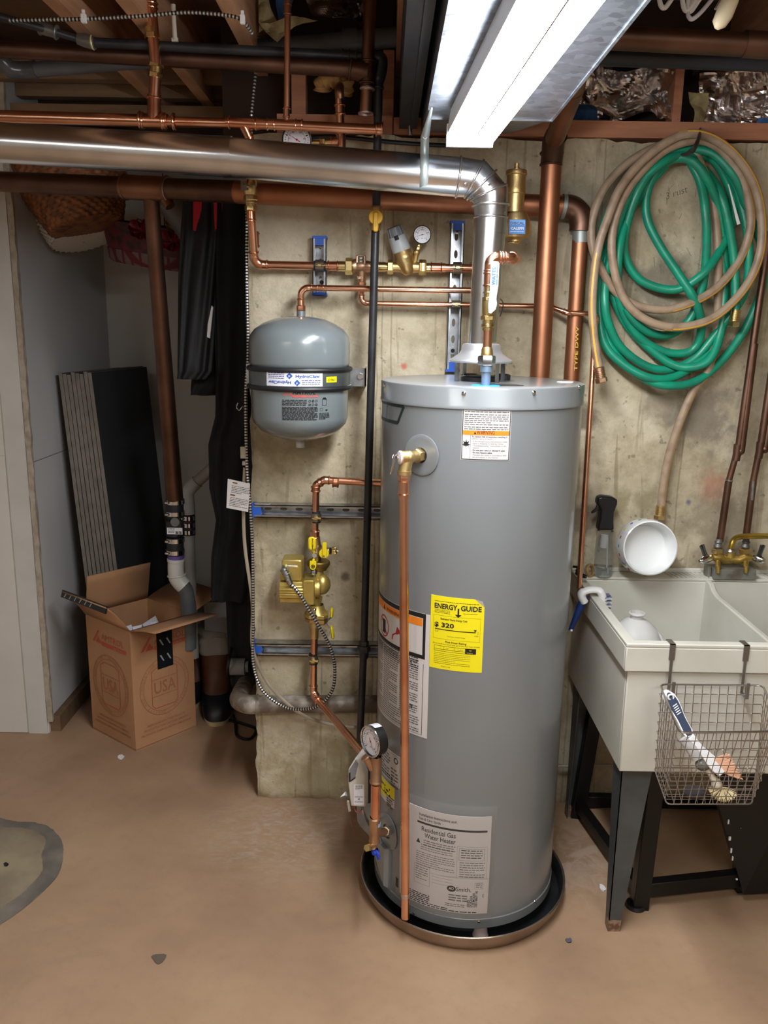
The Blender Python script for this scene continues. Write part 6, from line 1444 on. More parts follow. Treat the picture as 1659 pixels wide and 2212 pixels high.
gl = [(1330, 1520), (1330, 1300), (1310, 1000), (1230, 600), (1120, 390), (1000, 270), (880, 205), (700, 270), (540, 480), (440, 760), (410, 960), (450, 1120), (560, 1250), (750, 1315), (900, 1300), (1080, 1170), (1200, 1000), (1290, 800), (1310, 600), (1220, 350), (1080, 190), (900, 160), (640, 230), (420, 450), (270, 720), (215, 950), (225, 1250), (210, 1500), (250, 1760), (400, 1930), (620, 2045), (820, 2040), (1000, 1930), (1160, 1760), (1240, 1450), (1240, 1000), (1190, 650), (1090, 400), (960, 250), (800, 250), (660, 380), (595, 560), (610, 760), (720, 980), (860, 1190), (980, 1380), (1045, 1560), (1030, 1740), (940, 1835), (760, 1835), (560, 1730), (420, 1540), (360, 1300), (370, 1000), (420, 780), (520, 560), (660, 340), (820, 210), (980, 165), (1160, 210), (1340, 420), (1440, 700), (1560, 1000), (1550, 1300), (1410, 1640), (1220, 1900), (1000, 2075), (780, 2110), (600, 2060), (400, 1920), (270, 1720), (225, 1450), (240, 1150), (330, 850), (500, 500), (700, 290), (880, 210), (1030, 280), (1130, 500), (1190, 850), (1235, 1250), (1210, 1650), (1120, 1890), (960, 1960), (800, 1930), (620, 1800), (430, 1600), (320, 1350), (290, 1050), (380, 720), (500, 430), (650, 290), (760, 280), (640, 420), (480, 640), (330, 950), (265, 1200), (255, 1450), (300, 1640), (400, 1810), (600, 1950), (800, 1975), (1000, 1880), (1170, 1680), (1400, 1350), (1440, 1000), (1400, 700), (1300, 400), (1150, 240), (1000, 220), (960, 260), (1040, 430), (1085, 700), (1090, 1000), (1060, 1280), (980, 1520), (880, 1640), (760, 1695), (620, 1670), (500, 1580), (420, 1450)]
n_ = len(gl)
pts = [P(1240 + x / 3.814, 280 + y / 3.814, 2.515 + .045 * abs(sin(i * .42)) * (1 if i > 3 else .3)) for i, (x, y) in enumerate(gl)]
hg = thing('garden_hose', 'green garden hose coiled under the beige hose on the wall hook', 'hose', P(1430, 838, 2.5))
MB().tube(resample(spline(pts, 8), .012), rh * 1.02, 14).build('hose', GREEN, hg)
e_ = pts[0]; coupling_end(hg, e_ + Vector((0, 0, .012)), e_ + Vector((-.002, 0, -.036)), rh, BRASS)
# white sliver on the green hose, hook
f = plane_map(P(1573, 398, 2.475), P(1597, 484, 2.475) - P(1573, 398, 2.475), (1, 0, 0)); L_ = (P(1597, 484, 2.475) - P(1573, 398, 2.475)).length
MB().prism([f(0, 0), f(L_, -.006), f(L_, .003), f(0, .0015)], (0, .002, 0)).build('tape_patch', WHITE, hg, smooth=0)
hk = MB().tube(spline([P(1512, 284, W - .01), P(1511, 292, 2.49), P(1506, 308, 2.42), P(1498, 322, 2.40), P(1486, 332, 2.43), P(1478, 334, 2.46)], 6), [.011] * 31, 8, sx=.45).build('hose_hook', mat('hook_black', (52, 50, 52), .3, .5)); tag(hk, 'dark bent metal hook holding both coiled hoses', 'hook')

# ---------------------------------------------------------------- supply pipes with air chambers
def pp(name, lab, segs, Y):
    t = thing(name, lab, 'pipe', P(*segs[-1][1], Y)); 
    for (a, b, w, *nm) in segs: MB().cyl(P(*a, Y), P(*b, Y), RR(w, P(*b, Y)), seg=20).build(nm[0] if nm else 'pipe', COPPERD, t)
    return t
Y5 = 2.545
t = pp('faucet_supply_pipe', 'brown copper supply pipe with air chamber, left one above the brass faucet', [((1662, 500), (1594, 975), 15), ((1629, 742), (1600, 975), 17, 'air_chamber'), ((1591, 980), (1574, 1040), 13), ((1574, 1040), (1555, 1170), 15)], Y5)
MB().sphere(P(1599, 974, Y5), RR(19, P(1599, 974, Y5))).tube([P(1594, 960, Y5), P(1592, 980, Y5), P(1589, 995, Y5)], RR(17, P(1590, 980, Y5))).tube([P(1599, 974, Y5), P(1592, 984, Y5)], RR(15, P(1590, 980, Y5))).build('tee', COPPERD, t)
MB().cyl(P(1575, 1036, Y5), P(1574.5, 1039, Y5), RR(17, P(1575, 1036, Y5))).build('solder_ring', STEEL, t)
t = pp('faucet_supply_pipe', 'brown copper supply pipe at the right edge, right one above the brass faucet', [((1668, 800), (1643, 965), 16), ((1690, 760), (1653, 965), 16, 'air_chamber'), ((1640, 975), (1627, 1040), 14), ((1627, 1040), (1611, 1165), 15)], Y5)
MB().sphere(P(1652, 970, Y5), RR(19, P(1652, 970, Y5))).tube([P(1643, 955, Y5), P(1641, 975, Y5), P(1638, 990, Y5)], RR(17, P(1640, 980, Y5))).build('tee', COPPERD, t)
MB().tube([P(1627, 1040, Y5 - .011), P(1624, 1080, Y5 - .011)], .005, 8).build('solder_run', STEEL, t)

# ---------------------------------------------------------------- utility sink
SY0, SY1 = 1.95, W - .006
SX0 = P(1354, 1395, SY0).x; ZR = P(1450, 1392, SY0).z; SX1 = SX0 + 1.17
ZL = P(1400, 1452, SY0).z; ZBt = P(1400, 1668, SY0 + .012).z
sk = thing('utility_sink', 'large off-white double laundry tub on grey metal legs', 'sink', (SX0 + .5, 2.25, 0))
tk_ = .014; SD = P(1655, 1325, 2.1).x; DK = .075
ins = .012
mb = MB()
x0, x1, y0, y1 = SX0 + ins, SX1 - ins, SY0 + ins, SY1 - ins
def wallbox(a, b): mb.box(a, b)
# lip ring
RL = ZR - .010; e = tk_ + ins
mb.box((SX0, SY0, ZL), (SX1, SY0 + ins, RL)); mb.box((SX0, SY0 + ins, ZL), (SX0 + ins, SY1, RL)); mb.box((SX1 - ins, SY0 + ins, ZL), (SX1, SY1, RL))
rim = [(SX0, SY0), (SX1, SY0), (SX1, SY1), (SX0, SY1)]; rin = [(SX0 + e, SY0 + e), (SX1 - e, SY0 + e), (SX1 - e, SY1 - DK), (SX0 + e, SY1 - DK)]
mb.add([Vector((x, y, z)) for q_ in (rim, rin) for z in (RL, ZR) for x, y in q_], [(4 + i, 4 + (i + 1) % 4, 12 + (i + 1) % 4, 12 + i) for i in range(4)] + [(i, (i + 1) % 4, 4 + (i + 1) % 4, 4 + i) for i in range(4)] + [(8 + i, 12 + i, 12 + (i + 1) % 4, 8 + (i + 1) % 4) for i in range(4)] + [(i, 8 + i, 8 + (i + 1) % 4, (i + 1) % 4) for i in range(4)])
mb.box((SX0, SY1 - .012, ZR), (SX1, SY1, ZR + .014))
# body
mb.box((x0, y0, ZBt), (x1, y0 + tk_, RL)); mb.box((x0, y0 + tk_, ZBt), (x0 + tk_, y1, RL)); mb.box((x1 - tk_, y0 + tk_, ZBt), (x1, y1, RL)); mb.box((x0 + tk_, SY1 - DK, ZBt), (x1 - tk_, y1, RL))
mb.box((x0 + tk_, y0 + tk_, ZBt), (x1 - tk_, SY1 - DK, ZBt + .02))
mb.build('basin', TUB, sk, bevel=.003)
# divider with a dipped top edge
prof = [(SY1 - DK + .005, ZR - .004), (SY1 - DK - .03, ZR - .006), (SY1 - DK - .05, ZR - .022), (SY1 - DK - .09, ZR - .030), (SY0 + .08, ZR - .034), (SY0 + .03, ZR - .02), (SY0 + .02, ZR - .004)]
MB().prism([Vector((SD, y, z)) for y, z in prof] + [Vector((SD, SY0 + .02, ZBt + .01)), Vector((SD, SY1 - .06, ZBt + .01))], (.018, 0, 0)).build('divider', TUB, sk, bevel=.004)
for (pa_, pb_) in ((1440, 1530), (1640, 1700)):
    xa_, xb_ = P(pa_, 1235, SY1 - .04).x, P(pb_, 1235, SY1 - .04).x
    mb = MB(); n__ = 9 if pa_ < 1500 else 6
    for k in range(n__):
        x = xa_ + (xb_ - xa_) * k / n__; mb.prism([Vector((x, SY1 - .018, ZR)), Vector((x + .006, SY1 - .018, ZR)), Vector((x + .020, SY1 - DK + .004, ZR)), Vector((x + .012, SY1 - DK + .004, ZR))], (0, 0, .004))
    mb.build('soap_ridges', TUB, sk, bevel=.001)
def leg(cx_, cy_, sx_, sy_):
    """folded tapered sheet-metal leg; cx,cy outer corner, sx,sy towards inside"""
    zt_ = ZBt + .015; wt, wb = .082, .030; th = .0025
    mb = MB()
    mb.prism([Vector((cx_, cy_, zt_)), Vector((cx_ + sx_ * wt, cy_, zt_)), Vector((cx_ + sx_ * wb, cy_, 0)), Vector((cx_, cy_, 0))], (0, sy_ * th, 0))
    mb.prism([Vector((cx_, cy_, zt_)), Vector((cx_, cy_ + sy_ * wt, zt_)), Vector((cx_, cy_ + sy_ * wb, 0)), Vector((cx_, cy_, 0))], (sx_ * th, 0, 0))
    l = mb.build('leg', TUBLEG, sk, smooth=0)
    MB().prism([Vector((cx_ - sx_ * .001, cy_ - sy_ * .001, .035)), Vector((cx_ + sx_ * (wb + .004), cy_ - sy_ * .001, .035)), Vector((cx_ + sx_ * (wb + .001), cy_ - sy_ * .001, 0)), Vector((cx_ - sx_ * .001, cy_ - sy_ * .001, 0))], (0, sy_ * .02, 0)).build('rusty_foot', mat('rust', (104, 74, 54), .1, .8, ((150, 124, 100), 60, 5, .4, .6), bump=(60, .6)), l, smooth=0)
fx = PZ(1321, 2002, 0); LX, LY = P(1342, 1672, SY0 + .03).x, SY0 + .028
for a in ((LX, LY, 1, 1), (LX, SY1 - .05, 1, -1), (SX1 - .03, LY, -1, 1), (SX1 - .03, SY1 - .05, -1, -1)): leg(*a)

# black steel stand under the sink
st_ = thing('black_stand', 'black painted metal stand with crossbars under the laundry tub', 'stand', PZ(1375, 1963, 0))
f1, f2s, f3s = PZ(1380, 1958, 0), PZ(1610, 1930, 0), PZ(1245, 1762, 0)
def bar(a, b, w, name, mt=BLACKSTEEL):
    a, b = Vector(a), Vector(b); ax_ = (b - a).normalized(); up_ = Vector((0, 0, 1)) if abs(ax_.z) < .8 else Vector((0, 1, 0)); s1_ = ax_.cross(up_).normalized(); u1_ = s1_.cross(ax_)
    M_ = Matrix((s1_, ax_, u1_)).transposed().to_4x4(); M_.translation = a
    return MB().box((-w[0] / 2, 0, -w[1] / 2), (w[0] / 2, (b - a).length, w[1] / 2), 0, M_).build(name, mt, st_, bevel=.002)
up = Vector((0, 0, ZBt - .04))
bar(f1, f1 + Vector((.02, .02, ZBt - .03)), (.045, .04), 'upright'); bar(f3s, f3s + Vector((.04, -.01, ZBt - .03)), (.045, .04), 'upright'); bar(f2s + Vector((0, .02, 0)), f2s + Vector((-.03, .03, ZBt - .03)), (.05, .04), 'upright')
bar(f1 + Vector((.01, 0, .060)), f2s + Vector((.03, 0, .060)), (.03, .045), 'crossbar'); bar(f1 + Vector((0, .01, .05)), f3s + Vector((0, 0, .05)), (.03, .035), 'crossbar')
bar(f3s + Vector((.02, .05, .03)), f3s + Vector((.9, .05, .03)), (.03, .04), 'crossbar')
MB().lathe([(.028, 0), (.030, .003), (.026, .012), (0, .013)], f1 + Vector((-.01, 0, 0)), seg=18).build('foot_pad', BLACK, st_)
q = [PZ(1606, 1932, .03), PZ(1760, 1925, .03), P(1740, 1660, 2.12), P(1532, 1665, 2.16)]
pn = MB().prism(q, (0, .03, 0)); pn = pn.build('scuffed_panel', mat('scuffed_black', (14, 14, 16), .1, .35, ((14, 14, 16), 3, 3, .4, .6)), st_, smooth=0)
rnd = random.Random(11); mb = MB()
for (a, b) in ((1574, 1776), (1577, 1812), (1580, 1838), (1583, 1855), (1628, 1772), (1602, 1790), (1650, 1800), (1610, 1800), (1626, 1880), (1648, 1830), (1592, 1900), (1655, 1755)):
    c = P(a, b, 2.06 + 0 * (b)); t_ = (b - 1665) / 268.0; c = P(a, b, 2.155 + (q[0].y - 2.155) * t_ - .004)
    w_ = rnd.uniform(.0012, .003); h_ = rnd.uniform(.002, .010) if a < 1590 else .002
    mb.box((c.x - w_, c.y, c.z - h_), (c.x + w_, c.y + .004, c.z + h_))
mb.build('paint_chips', WHITE, st_, smooth=0, kind='stuff')
bp_ = MB().cyl(P(1180, 1655, 2.55), P(1400, 1652, 2.55), .006).build('floor_conduit', mat('pale_conduit', (170, 164, 150), 0, .5)); tag(bp_, 'thin pale pipe along the wall base behind the laundry tub', 'pipe')

# ---------------------------------------------------------------- faucet
YFa = 2.535
fc = thing('faucet', 'brass wall faucet with chrome lever handles behind the laundry tub', 'faucet', P(1580, 1238, YFa))
def K(x, y, dy=0): return P(x, y, YFa + dy)
zf = K(1580, 1200).z
mb = MB().tube([K(1540, 1203), K(1555, 1204), K(1565, 1210), K(1580, 1208), K(1595, 1210), K(1607, 1204), K(1622, 1204)], [.012, .017, .014, .014, .014, .017, .012], 18)
for x, top_ in ((1551, 1190), (1578, 1190), (1607, 1190)): mb.cyl(K(x, 1204), K(x + 1, top_), .013, .011)
for x in (1551, 1611): mb.tube([K(x, 1210, -.004), K(x, 1225, -.028), K(x, 1238, -.030)], [.009, .007, .006], 12)
mb.build('faucet_body', mat('faucet_brass', (196, 168, 92), .9, .4, ((168, 140, 72), 20, 4, .4, .7)), fc)
f = plane_map(K(1563, 1214, -.0155), (1, 0, 0), (0, 0, 1)); MB().text('WESTERN', f, 0, 0, .007, 0, 0, 'L', .02).build('cast_letters', BRASS, fc, smooth=0)
for x in (1550, 1609):
    MB().hexnut(K(x, 1194), K(x, 1184), RR(26, K(x, 1190))).build('nut', BRASSC, fc); MB().lathe([(.012, 0), (.014, .004), (.010, .014), (.013, .018), (.009, .026), (.009, .030)], K(x + .5, 1183), (.05, 0, 1), 18).build('union', mat('dull_union', (110, 108, 104), .6, .5), fc)
MB().torus(K(1578, 1190), (0, 0, 1), .012, .003).torus(K(1578, 1187), (0, 0, 1), .011, .0025).build('spout_nut', STEEL, fc)
MB().tube(spline([K(1578, 1192), K(1580, 1178), K(1587, 1164), K(1603, 1159, -.02), K(1640, 1158, -.08), K(1720, 1158, -.16)], 8), .0088, 14).build('spout', mat('spout_brass', (206, 178, 84), 1, .28), fc)
for sg, x in ((-1, 1538), (1, 1626)):
    mb = MB().tube([K(x, 1203), K(x + sg * 10, 1206, -.01), K(x + sg * 22, 1210, -.02), K(x + sg * 27, 1212, -.024)], [.009, .014, .012, .005], 16)
    mb.build('handle', CHROME, fc)
    a, b = K(x + sg * 13, 1203, -.014), K(x + sg * 22, 1178, -.02)
    MB().tube([a, a.lerp(b, .5), b, b + Vector((0, 0, .002))], [.009, .008, .009, .003], 10, sx=.5).build('lever', mat('dark_chrome', (120, 122, 126), 1, .15), fc)
MB().box((K(1535, 1245).x, YFa - .025, ZR + .001), (K(1625, 1245).x, YFa + .04, ZR + .033)).box((K(1527, 1240).x, YFa - .005, ZR + .001), (K(1534, 1240).x, YFa + .03, ZR + .036)).build('mounting_box', mat('old_zinc', (146, 146, 138), .6, .5, ((116, 108, 96), 22, 5, .45, .65)), fc, bevel=.001)

# ---------------------------------------------------------------- things on the tub
YBt = 2.535
sb_ = thing('spray_bottle', 'clear spray bottle with black trigger head on the tub ledge', 'spray bottle', P(1302, 1243, YBt))
bx = P(1304, 1200, YBt).x; zb = lambda y: P(1304, y, YBt).z
rb = RR(39, P(1304, 1200, YBt)); z0b = ZR + .001
hB = zb(1146) - z0b
MB().lathe([(0, 0), (rb * .96, 0), (rb, .004), (rb, hB * .55), (rb * .93, hB * .8), (rb * .86, hB)], (bx, YBt, z0b), seg=32).build('bottle', CLEARP, sb_)
MB().lathe([(0, .002), (rb * .92, .002), (rb * .95, .006), (rb * .95, hB * .22), (0, hB * .22)], (bx, YBt, z0b), seg=32).build('water', mat('water', (225, 232, 232), 0, .05, trans=1, ior=1.33), sb_)
MB().cyl((bx - .002, YBt, zb(1155)), (bx - .002, YBt, zb(1182)), .009).cyl((bx + .006, YBt, zb(1160)), (bx + .010, YBt, z0b + .01), .0018).build('pump_tube', WHITE, sb_)
hd = [(1291, 1075), (1300, 1072), (1322, 1074), (1334, 1080), (1333, 1090), (1326, 1108), (1325, 1130), (1326, 1146), (1290, 1146), (1292, 1135), (1295, 1120), (1296, 1100), (1289, 1087)]
mb = MB()
q = [P(x + 1, y, YBt - .018) for x, y in hd]; mb.prism(q[::-1], (0, .036, 0)).build('spray_head', BLACK, sb_, bevel=.006)
q = [P(x, y, YBt - .006) for x, y in ((1297, 1092), (1296, 1100), (1286, 1107), (1279, 1110), (1278, 1107), (1287, 1099), (1292, 1090))]
MB().prism(q[::-1], (0, .012, 0)).build('trigger', BLACK, sb_, bevel=.002)
# bowl
bn = Vector((.02, -.975, .17)).normalized(); bc_ = P(1405, 1184, 2.43); rB_ = RR(118, bc_)
bowl = thing('pet_bowl', 'white ceramic bowl with coloured dots leaning against the wall on the tub', 'bowl', P(1400, 1247, 2.46))
dB = .070
pr = [(0, -dB + .008), (rB_ * .80, -dB + .008), (rB_ * .88, -dB + .016), (rB_ * .93, -.004), (rB_ * .955, .0015), (rB_ * 1.0, 0), (rB_ * 1.03, -.010), (rB_ * 1.07, -dB * .7), (rB_ * 1.05, -dB * .93), (rB_ * .96, -dB), (0, -dB)]
MB().lathe(pr, bc_, bn, 64).build('bowl', mat('ceramic_white', (228, 230, 228), 0, .15, coat=.4), bowl, smooth=50)
dots = [(60, 90, 180), (170, 40, 50), (40, 140, 130), (60, 80, 180), (210, 200, 60), (170, 60, 60), (50, 150, 150), (170, 60, 60)]
u_ = Vector((0, 0, 1)).cross(bn).normalized(); w_ = bn.cross(u_)
for k in range(14):
    a = rad(70 + k * 18); dcol = dots[k % 8]; c = bc_ + (u_ * cos(a) + w_ * sin(a)) * rB_ * 1.054 + bn * (-.032)
    nn = (u_ * cos(a) + w_ * sin(a)); f = plane_map(c + nn * .001, bn, nn.cross(bn) * -1)
    MB().lathe([(.0048, 0), (.0048, .0012), (0, .0013)], c - nn * .0003, nn, 12).build('dot', mat('dot_%d_%d' % (dcol[0], dcol[1]), dcol, 0, .4), bowl)
tr = MB().torus(P(1274, 1233, 2.53), (.6, -.7, .25), .017, .006, 24, 8).torus(P(1276, 1232, 2.525), (.6, -.7, .25), .017, .005, 24, 8).build('hose_clamp', mat('clamp_amber', (176, 146, 100), .6, .45)); tag(tr, 'small amber ring fitting left of the spray bottle on the tub ledge', 'ring')
bk = MB().tube(spline([P(1238, 1224, 2.5), P(1248, 1226, 2.49), P(1246, 1234, 2.47), P(1256, 1240, 2.45), P(1268, 1245, 2.44)], 6), .004, 8).tube(spline([P(1244, 1238, 2.47), P(1252, 1244, 2.45), P(1266, 1247, 2.43)], 6), .004, 8).build('hair_clip', BLACK); tag(bk, 'small black clip at the left end of the tub ledge', 'clip')
# jug inside the tub
jx, jy = P(1375, 1340, 2.20).x, 2.20; zj0 = ZBt + .021; zj1 = P(1376, 1322, jy).z
hj = zj1 - zj0; rj = .072
jug = thing('plastic_jug', 'translucent gallon jug standing inside the left tub', 'jug', (jx, jy, zj0))
JM = mat('milky_plastic', (226, 226, 222), 0, .3, trans=.35, ior=1.2)
MB().lathe([(0, 0), (rj * .98, 0), (rj * 1.06, .008), (rj * 1.06, hj * .66), (rj * 1.0, hj * .76), (rj * .80, hj * .86), (rj * .45, hj * .925), (rj * .24, hj * .945), (rj * .24, hj)], (jx, jy, zj0), seg=36).build('jug_body', JM, jug)
MB().torus((jx, jy, zj1 - .004), (0, 0, 1), rj * .28, .003).build('neck_ring', JM, jug)
MB().tube(spline([(jx + rj * .5, jy, zj0 + hj * .86), (jx + rj * 1.0, jy - .01, zj0 + hj * .75), (jx + rj * 1.05, jy - .01, zj0 + hj * .5), (jx + rj * .9, jy, zj0 + hj * .32)], 6), .010, 12).build('jug_handle', JM, jug)
# scrub brush over the left rim
def R_(x, y, dx=0): return PX(x, y, SX0 + dx)
sbn = thing('dish_brush', 'white scrub brush with blue handle hooked over the left rim of the tub', 'brush', R_(1232, 1365, -.03))
a, b = R_(1264, 1288, -.018), R_(1233, 1364, -.030)
b = Vector((a.x - .012, a.y + .02, P(1233, 1364, a.y).z)); b = P(1232, 1362, a.y + .01)
MB().tube([a, a.lerp(b, .3), a.lerp(b, .7), b], [.013, .0125, .009, .007], 14, sx=.7).build('handle', mat('brush_blue', (20, 48, 104), 0, .4), sbn)
MB().sphere(b + Vector((.002, -.003, .002)), .005, 10, 8).build('handle_tip', WHITE, sbn)
y_ = a.y
pts = [P(1262, 1300, y_), P(1256, 1286, y_), P(1262, 1278, y_ - .0), P(1278, 1274, y_), P(1294, 1276, y_), P(1301, 1288, y_), P(1303, 1306, y_), P(1302, 1318, y_)]
MB().tube(spline(pts, 5), [.012] * 10 + [.010] * 10 + [.012] * 16, 14, sx=1.5).build('brush_neck', WHITE, sbn)
q = P(1307, 1302, y_)
mb = MB()
for i in range(7):
    for j in range(9):
        o_ = q + Vector((0, (i - 3) * .006, (j - 4) * .005)); mb.tube([o_ + Vector((-.006, 0, 0)), o_ + Vector((.014, rnd.uniform(-.003, .003), (j - 4) * .0009))], .0009, 4, m=0 if j % 2 else 1)
mb.build('bristles', [WHITE, mat('brush_blue', (20, 48, 104), 0, .4)], sbn, kind='stuff')
# ---------------------------------------------------------------- wire basket
YBk = SY0 - .030
wb_ = thing('wire_basket', 'steel wire basket hooked over the front rim of the tub', 'basket', P(1530, 1738, 1.7))
ztp = P(1430, 1478, YBk).z; zbt = P(1412, 1658, YBk).z
tl, tr_ = P(1426, 1478, YBk), P(1648, 1481, YBk); fl2, fr2 = PZ(1468, 1583, ztp), PZ(1690, 1580, ztp)
bl_, br_ = P(1413, 1658, YBk), P(1634, 1660, YBk); gl2, gr2 = PZ(1440, 1737, zbt), PZ(1624, 1737, zbt)
def rnd_loop(c4, r=.018):
    out = []
    for i in range(4):
        p0, p1, p2 = c4[i - 1], c4[i], c4[(i + 1) % 4]; a = (p0 - p1).normalized(); b = (p2 - p1).normalized()
        for k in range(5): t_ = k / 4; out.append((p1 + a * r) * (1 - t_) ** 2 + p1 * 2 * t_ * (1 - t_) + (p1 + b * r) * t_ ** 2)
    return out
MB().tube(rnd_loop([tl, tr_, fr2, fl2]), .0026, 8, True).build('rim', STEELW, wb_)
MB().tube(rnd_loop([bl_, br_, gr2, gl2], .012), .0018, 8, True).build('base_ring', STEELW, wb_)
mb = MB(); wr = .0011
def side(a, b, c, d, nv, nh):
    for i in range(1, nv):
        t_ = i / nv; mb.tube([a.lerp(b, t_), c.lerp(d, t_)], wr, 6)
    for j in range(1, nh):
        t_ = j / nh; mb.tube([a.lerp(c, t_), b.lerp(d, t_)], wr, 6)
side(tl, tr_, bl_, br_, 12, 9); side(fl2, fr2, gl2, gr2, 12, 9); side(tl, fl2, bl_, gl2, 9, 9); side(tr_, fr2, br_, gr2, 9, 9); side(bl_, br_, gl2, gr2, 11, 8)
mb.build('wire_mesh', STEELW, wb_)
for x in (1452, 1612):
    hx_ = P(x, 1400, SY0).x; t_z = ZR + .0025; w2 = .007
    MB().box((hx_ - w2, SY0 - .004, ZR - .040), (hx_ + w2, SY0 - .0015, t_z)).box((hx_ - w2, SY0 - .004, ZR + .0005), (hx_ + w2, SY0 + tk_ + ins + .003, t_z)).box((hx_ - w2, SY0 + tk_ + ins + .001, ZR - .02), (hx_ + w2, SY0 + tk_ + ins + .003, t_z)).box((hx_ - .0035, SY0 - .0038, ztp - .030), (hx_ + .0035, SY0 - .002, ZR - .038)).box((hx_ - .004, YBk - .003, ztp - .034), (hx_ + .004, SY0 - .002, ztp - .030)).box((hx_ - .004, YBk - .006, ztp - .034), (hx_ + .004, YBk - .003, ztp + .008)).build('rim_hook', mat('hook_steel', (150, 148, 146), .9, .3), wb_, smooth=0)
def brush(lab, hp, npts, bc2, mats):
    pass
yb = YBk - .14
b1 = thing('dish_brush', 'long dish brush with navy grip leaning in the wire basket', 'brush', P(1580, 1690, yb))
A_, B2 = P(1441, 1492, YBk - .055), P(1492, 1592, YBk - .13); ax_ = (B2 - A_); n__ = Vector((.1, -1, .25)).normalized(); sd = ax_.cross(n__).normalized()
def flat(a, b, ws, th, name, mt, par, off=0.0):
    ax_ = (b - a); sd = ax_.cross(n__).normalized(); nn = sd.cross(ax_.normalized()); N_ = len(ws) - 1; top_ = []; bot_ = []
    L = [a + ax_ * (i / N_) + sd * w for i, w in enumerate(ws)]; R2 = [a + ax_ * (i / N_) - sd * w for i, w in enumerate(ws)]
    return MB().prism([p_ + n__ * off for p_ in (L + R2[::-1])], n__ * -th).build(name, mt, par, bevel=.002)
flat(A_, B2, [.004, .0135, .0155, .0155, .014, .012, .0115, .012, .0125, .010], .014, 'handle_edge', WHITE, b1, .0)
flat(A_.lerp(B2, .04), A_.lerp(B2, .96), [.003, .0105, .0125, .0125, .011, .0095, .009, .0095, .0095, .006], .003, 'grip', mat('grip_navy', (24, 40, 66), 0, .45), b1, .0025)
MB().torus(A_.lerp(B2, .14) + n__ * .003, n__, .0065, .0025, 18, 6).build('hang_hole', WHITE, b1)
for k in range(5):
    c = A_.lerp(B2, .30 + .045 * k) + n__ * .003; MB().tube([c - sd * .006, c + sd * .006 + ax_.normalized() * .003], .0013, 6).build('grip_rib', WHITE, b1)
C3 = P(1562, 1672, YBk - .16)
flat(B2, C3, [.010, .008, .008, .011, .014, .014, .010], .012, 'neck', WHITE, b1)
mb = MB(); hd_ = (C3 - B2).normalized()
for i in range(110):
    o_ = B2.lerp(C3, .62 + .45 * (i % 22) / 22) + sd * -.008; mb.tube([o_, o_ - sd * -.0 + Vector((.030 + rnd.uniform(-.004, .006), -.002, .012 - .022 * ((i % 22) / 22) + rnd.uniform(-.003, .003)))], .0011, 4)
mb.build('bristles', mat('bristle_peach', (222, 170, 134), 0, .6), b1, kind='stuff')
b2 = thing('dish_brush', 'small clear-handled brush with round cream bristles in the wire basket', 'brush', P(1560, 1720, yb))
q = [P(1474, 1596, YBk - .13), P(1494, 1618, YBk - .135), P(1506, 1640, YBk - .14), P(1518, 1652, YBk - .14), P(1532, 1668, YBk - .14), P(1546, 1690, YBk - .14)]
MB().tube(q[:3], [.010, .013, .011], 14, sx=.6).build('handle', mat('cloudy_plastic', (206, 206, 204), 0, .25, trans=.3, ior=1.2), b2)
MB().sphere(q[3], .018, 16, 10, (1, .8, .8)).build('soap_chamber', mat('smoky_plastic', (120, 120, 112), 0, .2, trans=.4, ior=1.2), b2)
MB().tube([q[3], q[4], q[5]], [.008, .006, .009], 12).sphere(P(1548, 1692, YBk - .14), .012).build('neck', mat('cream_neck', (222, 216, 198), 0, .4), b2)
mb = MB(); c = P(1562, 1700, YBk - .14)
for i in range(260):
    a = rnd.uniform(0, 2 * pi); e2_ = rnd.uniform(0, 1.25); d_ = Vector((cos(a) * sin(e2_), sin(a) * sin(e2_), -cos(e2_))); mb.tube([c + d_ * .004, c + d_ * .034], .0009, 4)
mb.build('bristles', mat('bristle_cream', (226, 212, 166), 0, .6), b2, kind='stuff')
o = MB().sphere(PZ(1500, 1712, zbt + .017), .022, 16, 10, (1.3, .9, .7)).build('scouring_pad', mat('pad_dark', (46, 42, 44), 0, .8, bump=(150, .8))); tag(o, 'dark round scouring pad lying in the bottom of the wire basket', 'pad')
# ---------------------------------------------------------------- cardboard box
CARD = mat('cardboard', (178, 134, 96), 0, .85, ((164, 120, 84), 4, 4, .4, .7), bump=(90, .05))
CARDR = mat('print_red', (178, 82, 62), 0, .8); CARDF = mat('print_faded', (164, 104, 74), 0, .85)
Fc, Lc, Rc = PZ(294, 1624, 0), PZ(201, 1574, 0), PZ(424, 1571, 0); Bc = Lc + Rc - Fc
hB_ = P(294, 1364, Fc.y).z
bx_ = thing('cardboard_box', 'open brown cardboard box with red print standing on the floor', 'box', (Fc + Bc) / 2)
upz = Vector((0, 0, hB_)); tkc = .004
def panel(a, b, name, z0=0.0):
    nrm = (b - a).cross(Vector((0, 0, 1))).normalized()
    return MB().prism([a, b, b + upz, a + upz], nrm * -tkc).build(name, CARD, bx_, smooth=0)
wL, wF = panel(Lc, Fc, 'side_panel'), panel(Fc, Rc, 'side_panel'); panel(Rc, Bc, 'side_panel'); panel(Bc, Lc, 'side_panel')
MB().prism([Lc + Vector((0, 0, .004)), Fc + Vector((0, 0, .004)), Rc + Vector((0, 0, .004)), Bc + Vector((0, 0, .004))], (0, 0, .004)).build('bottom', CARD, bx_, smooth=0)
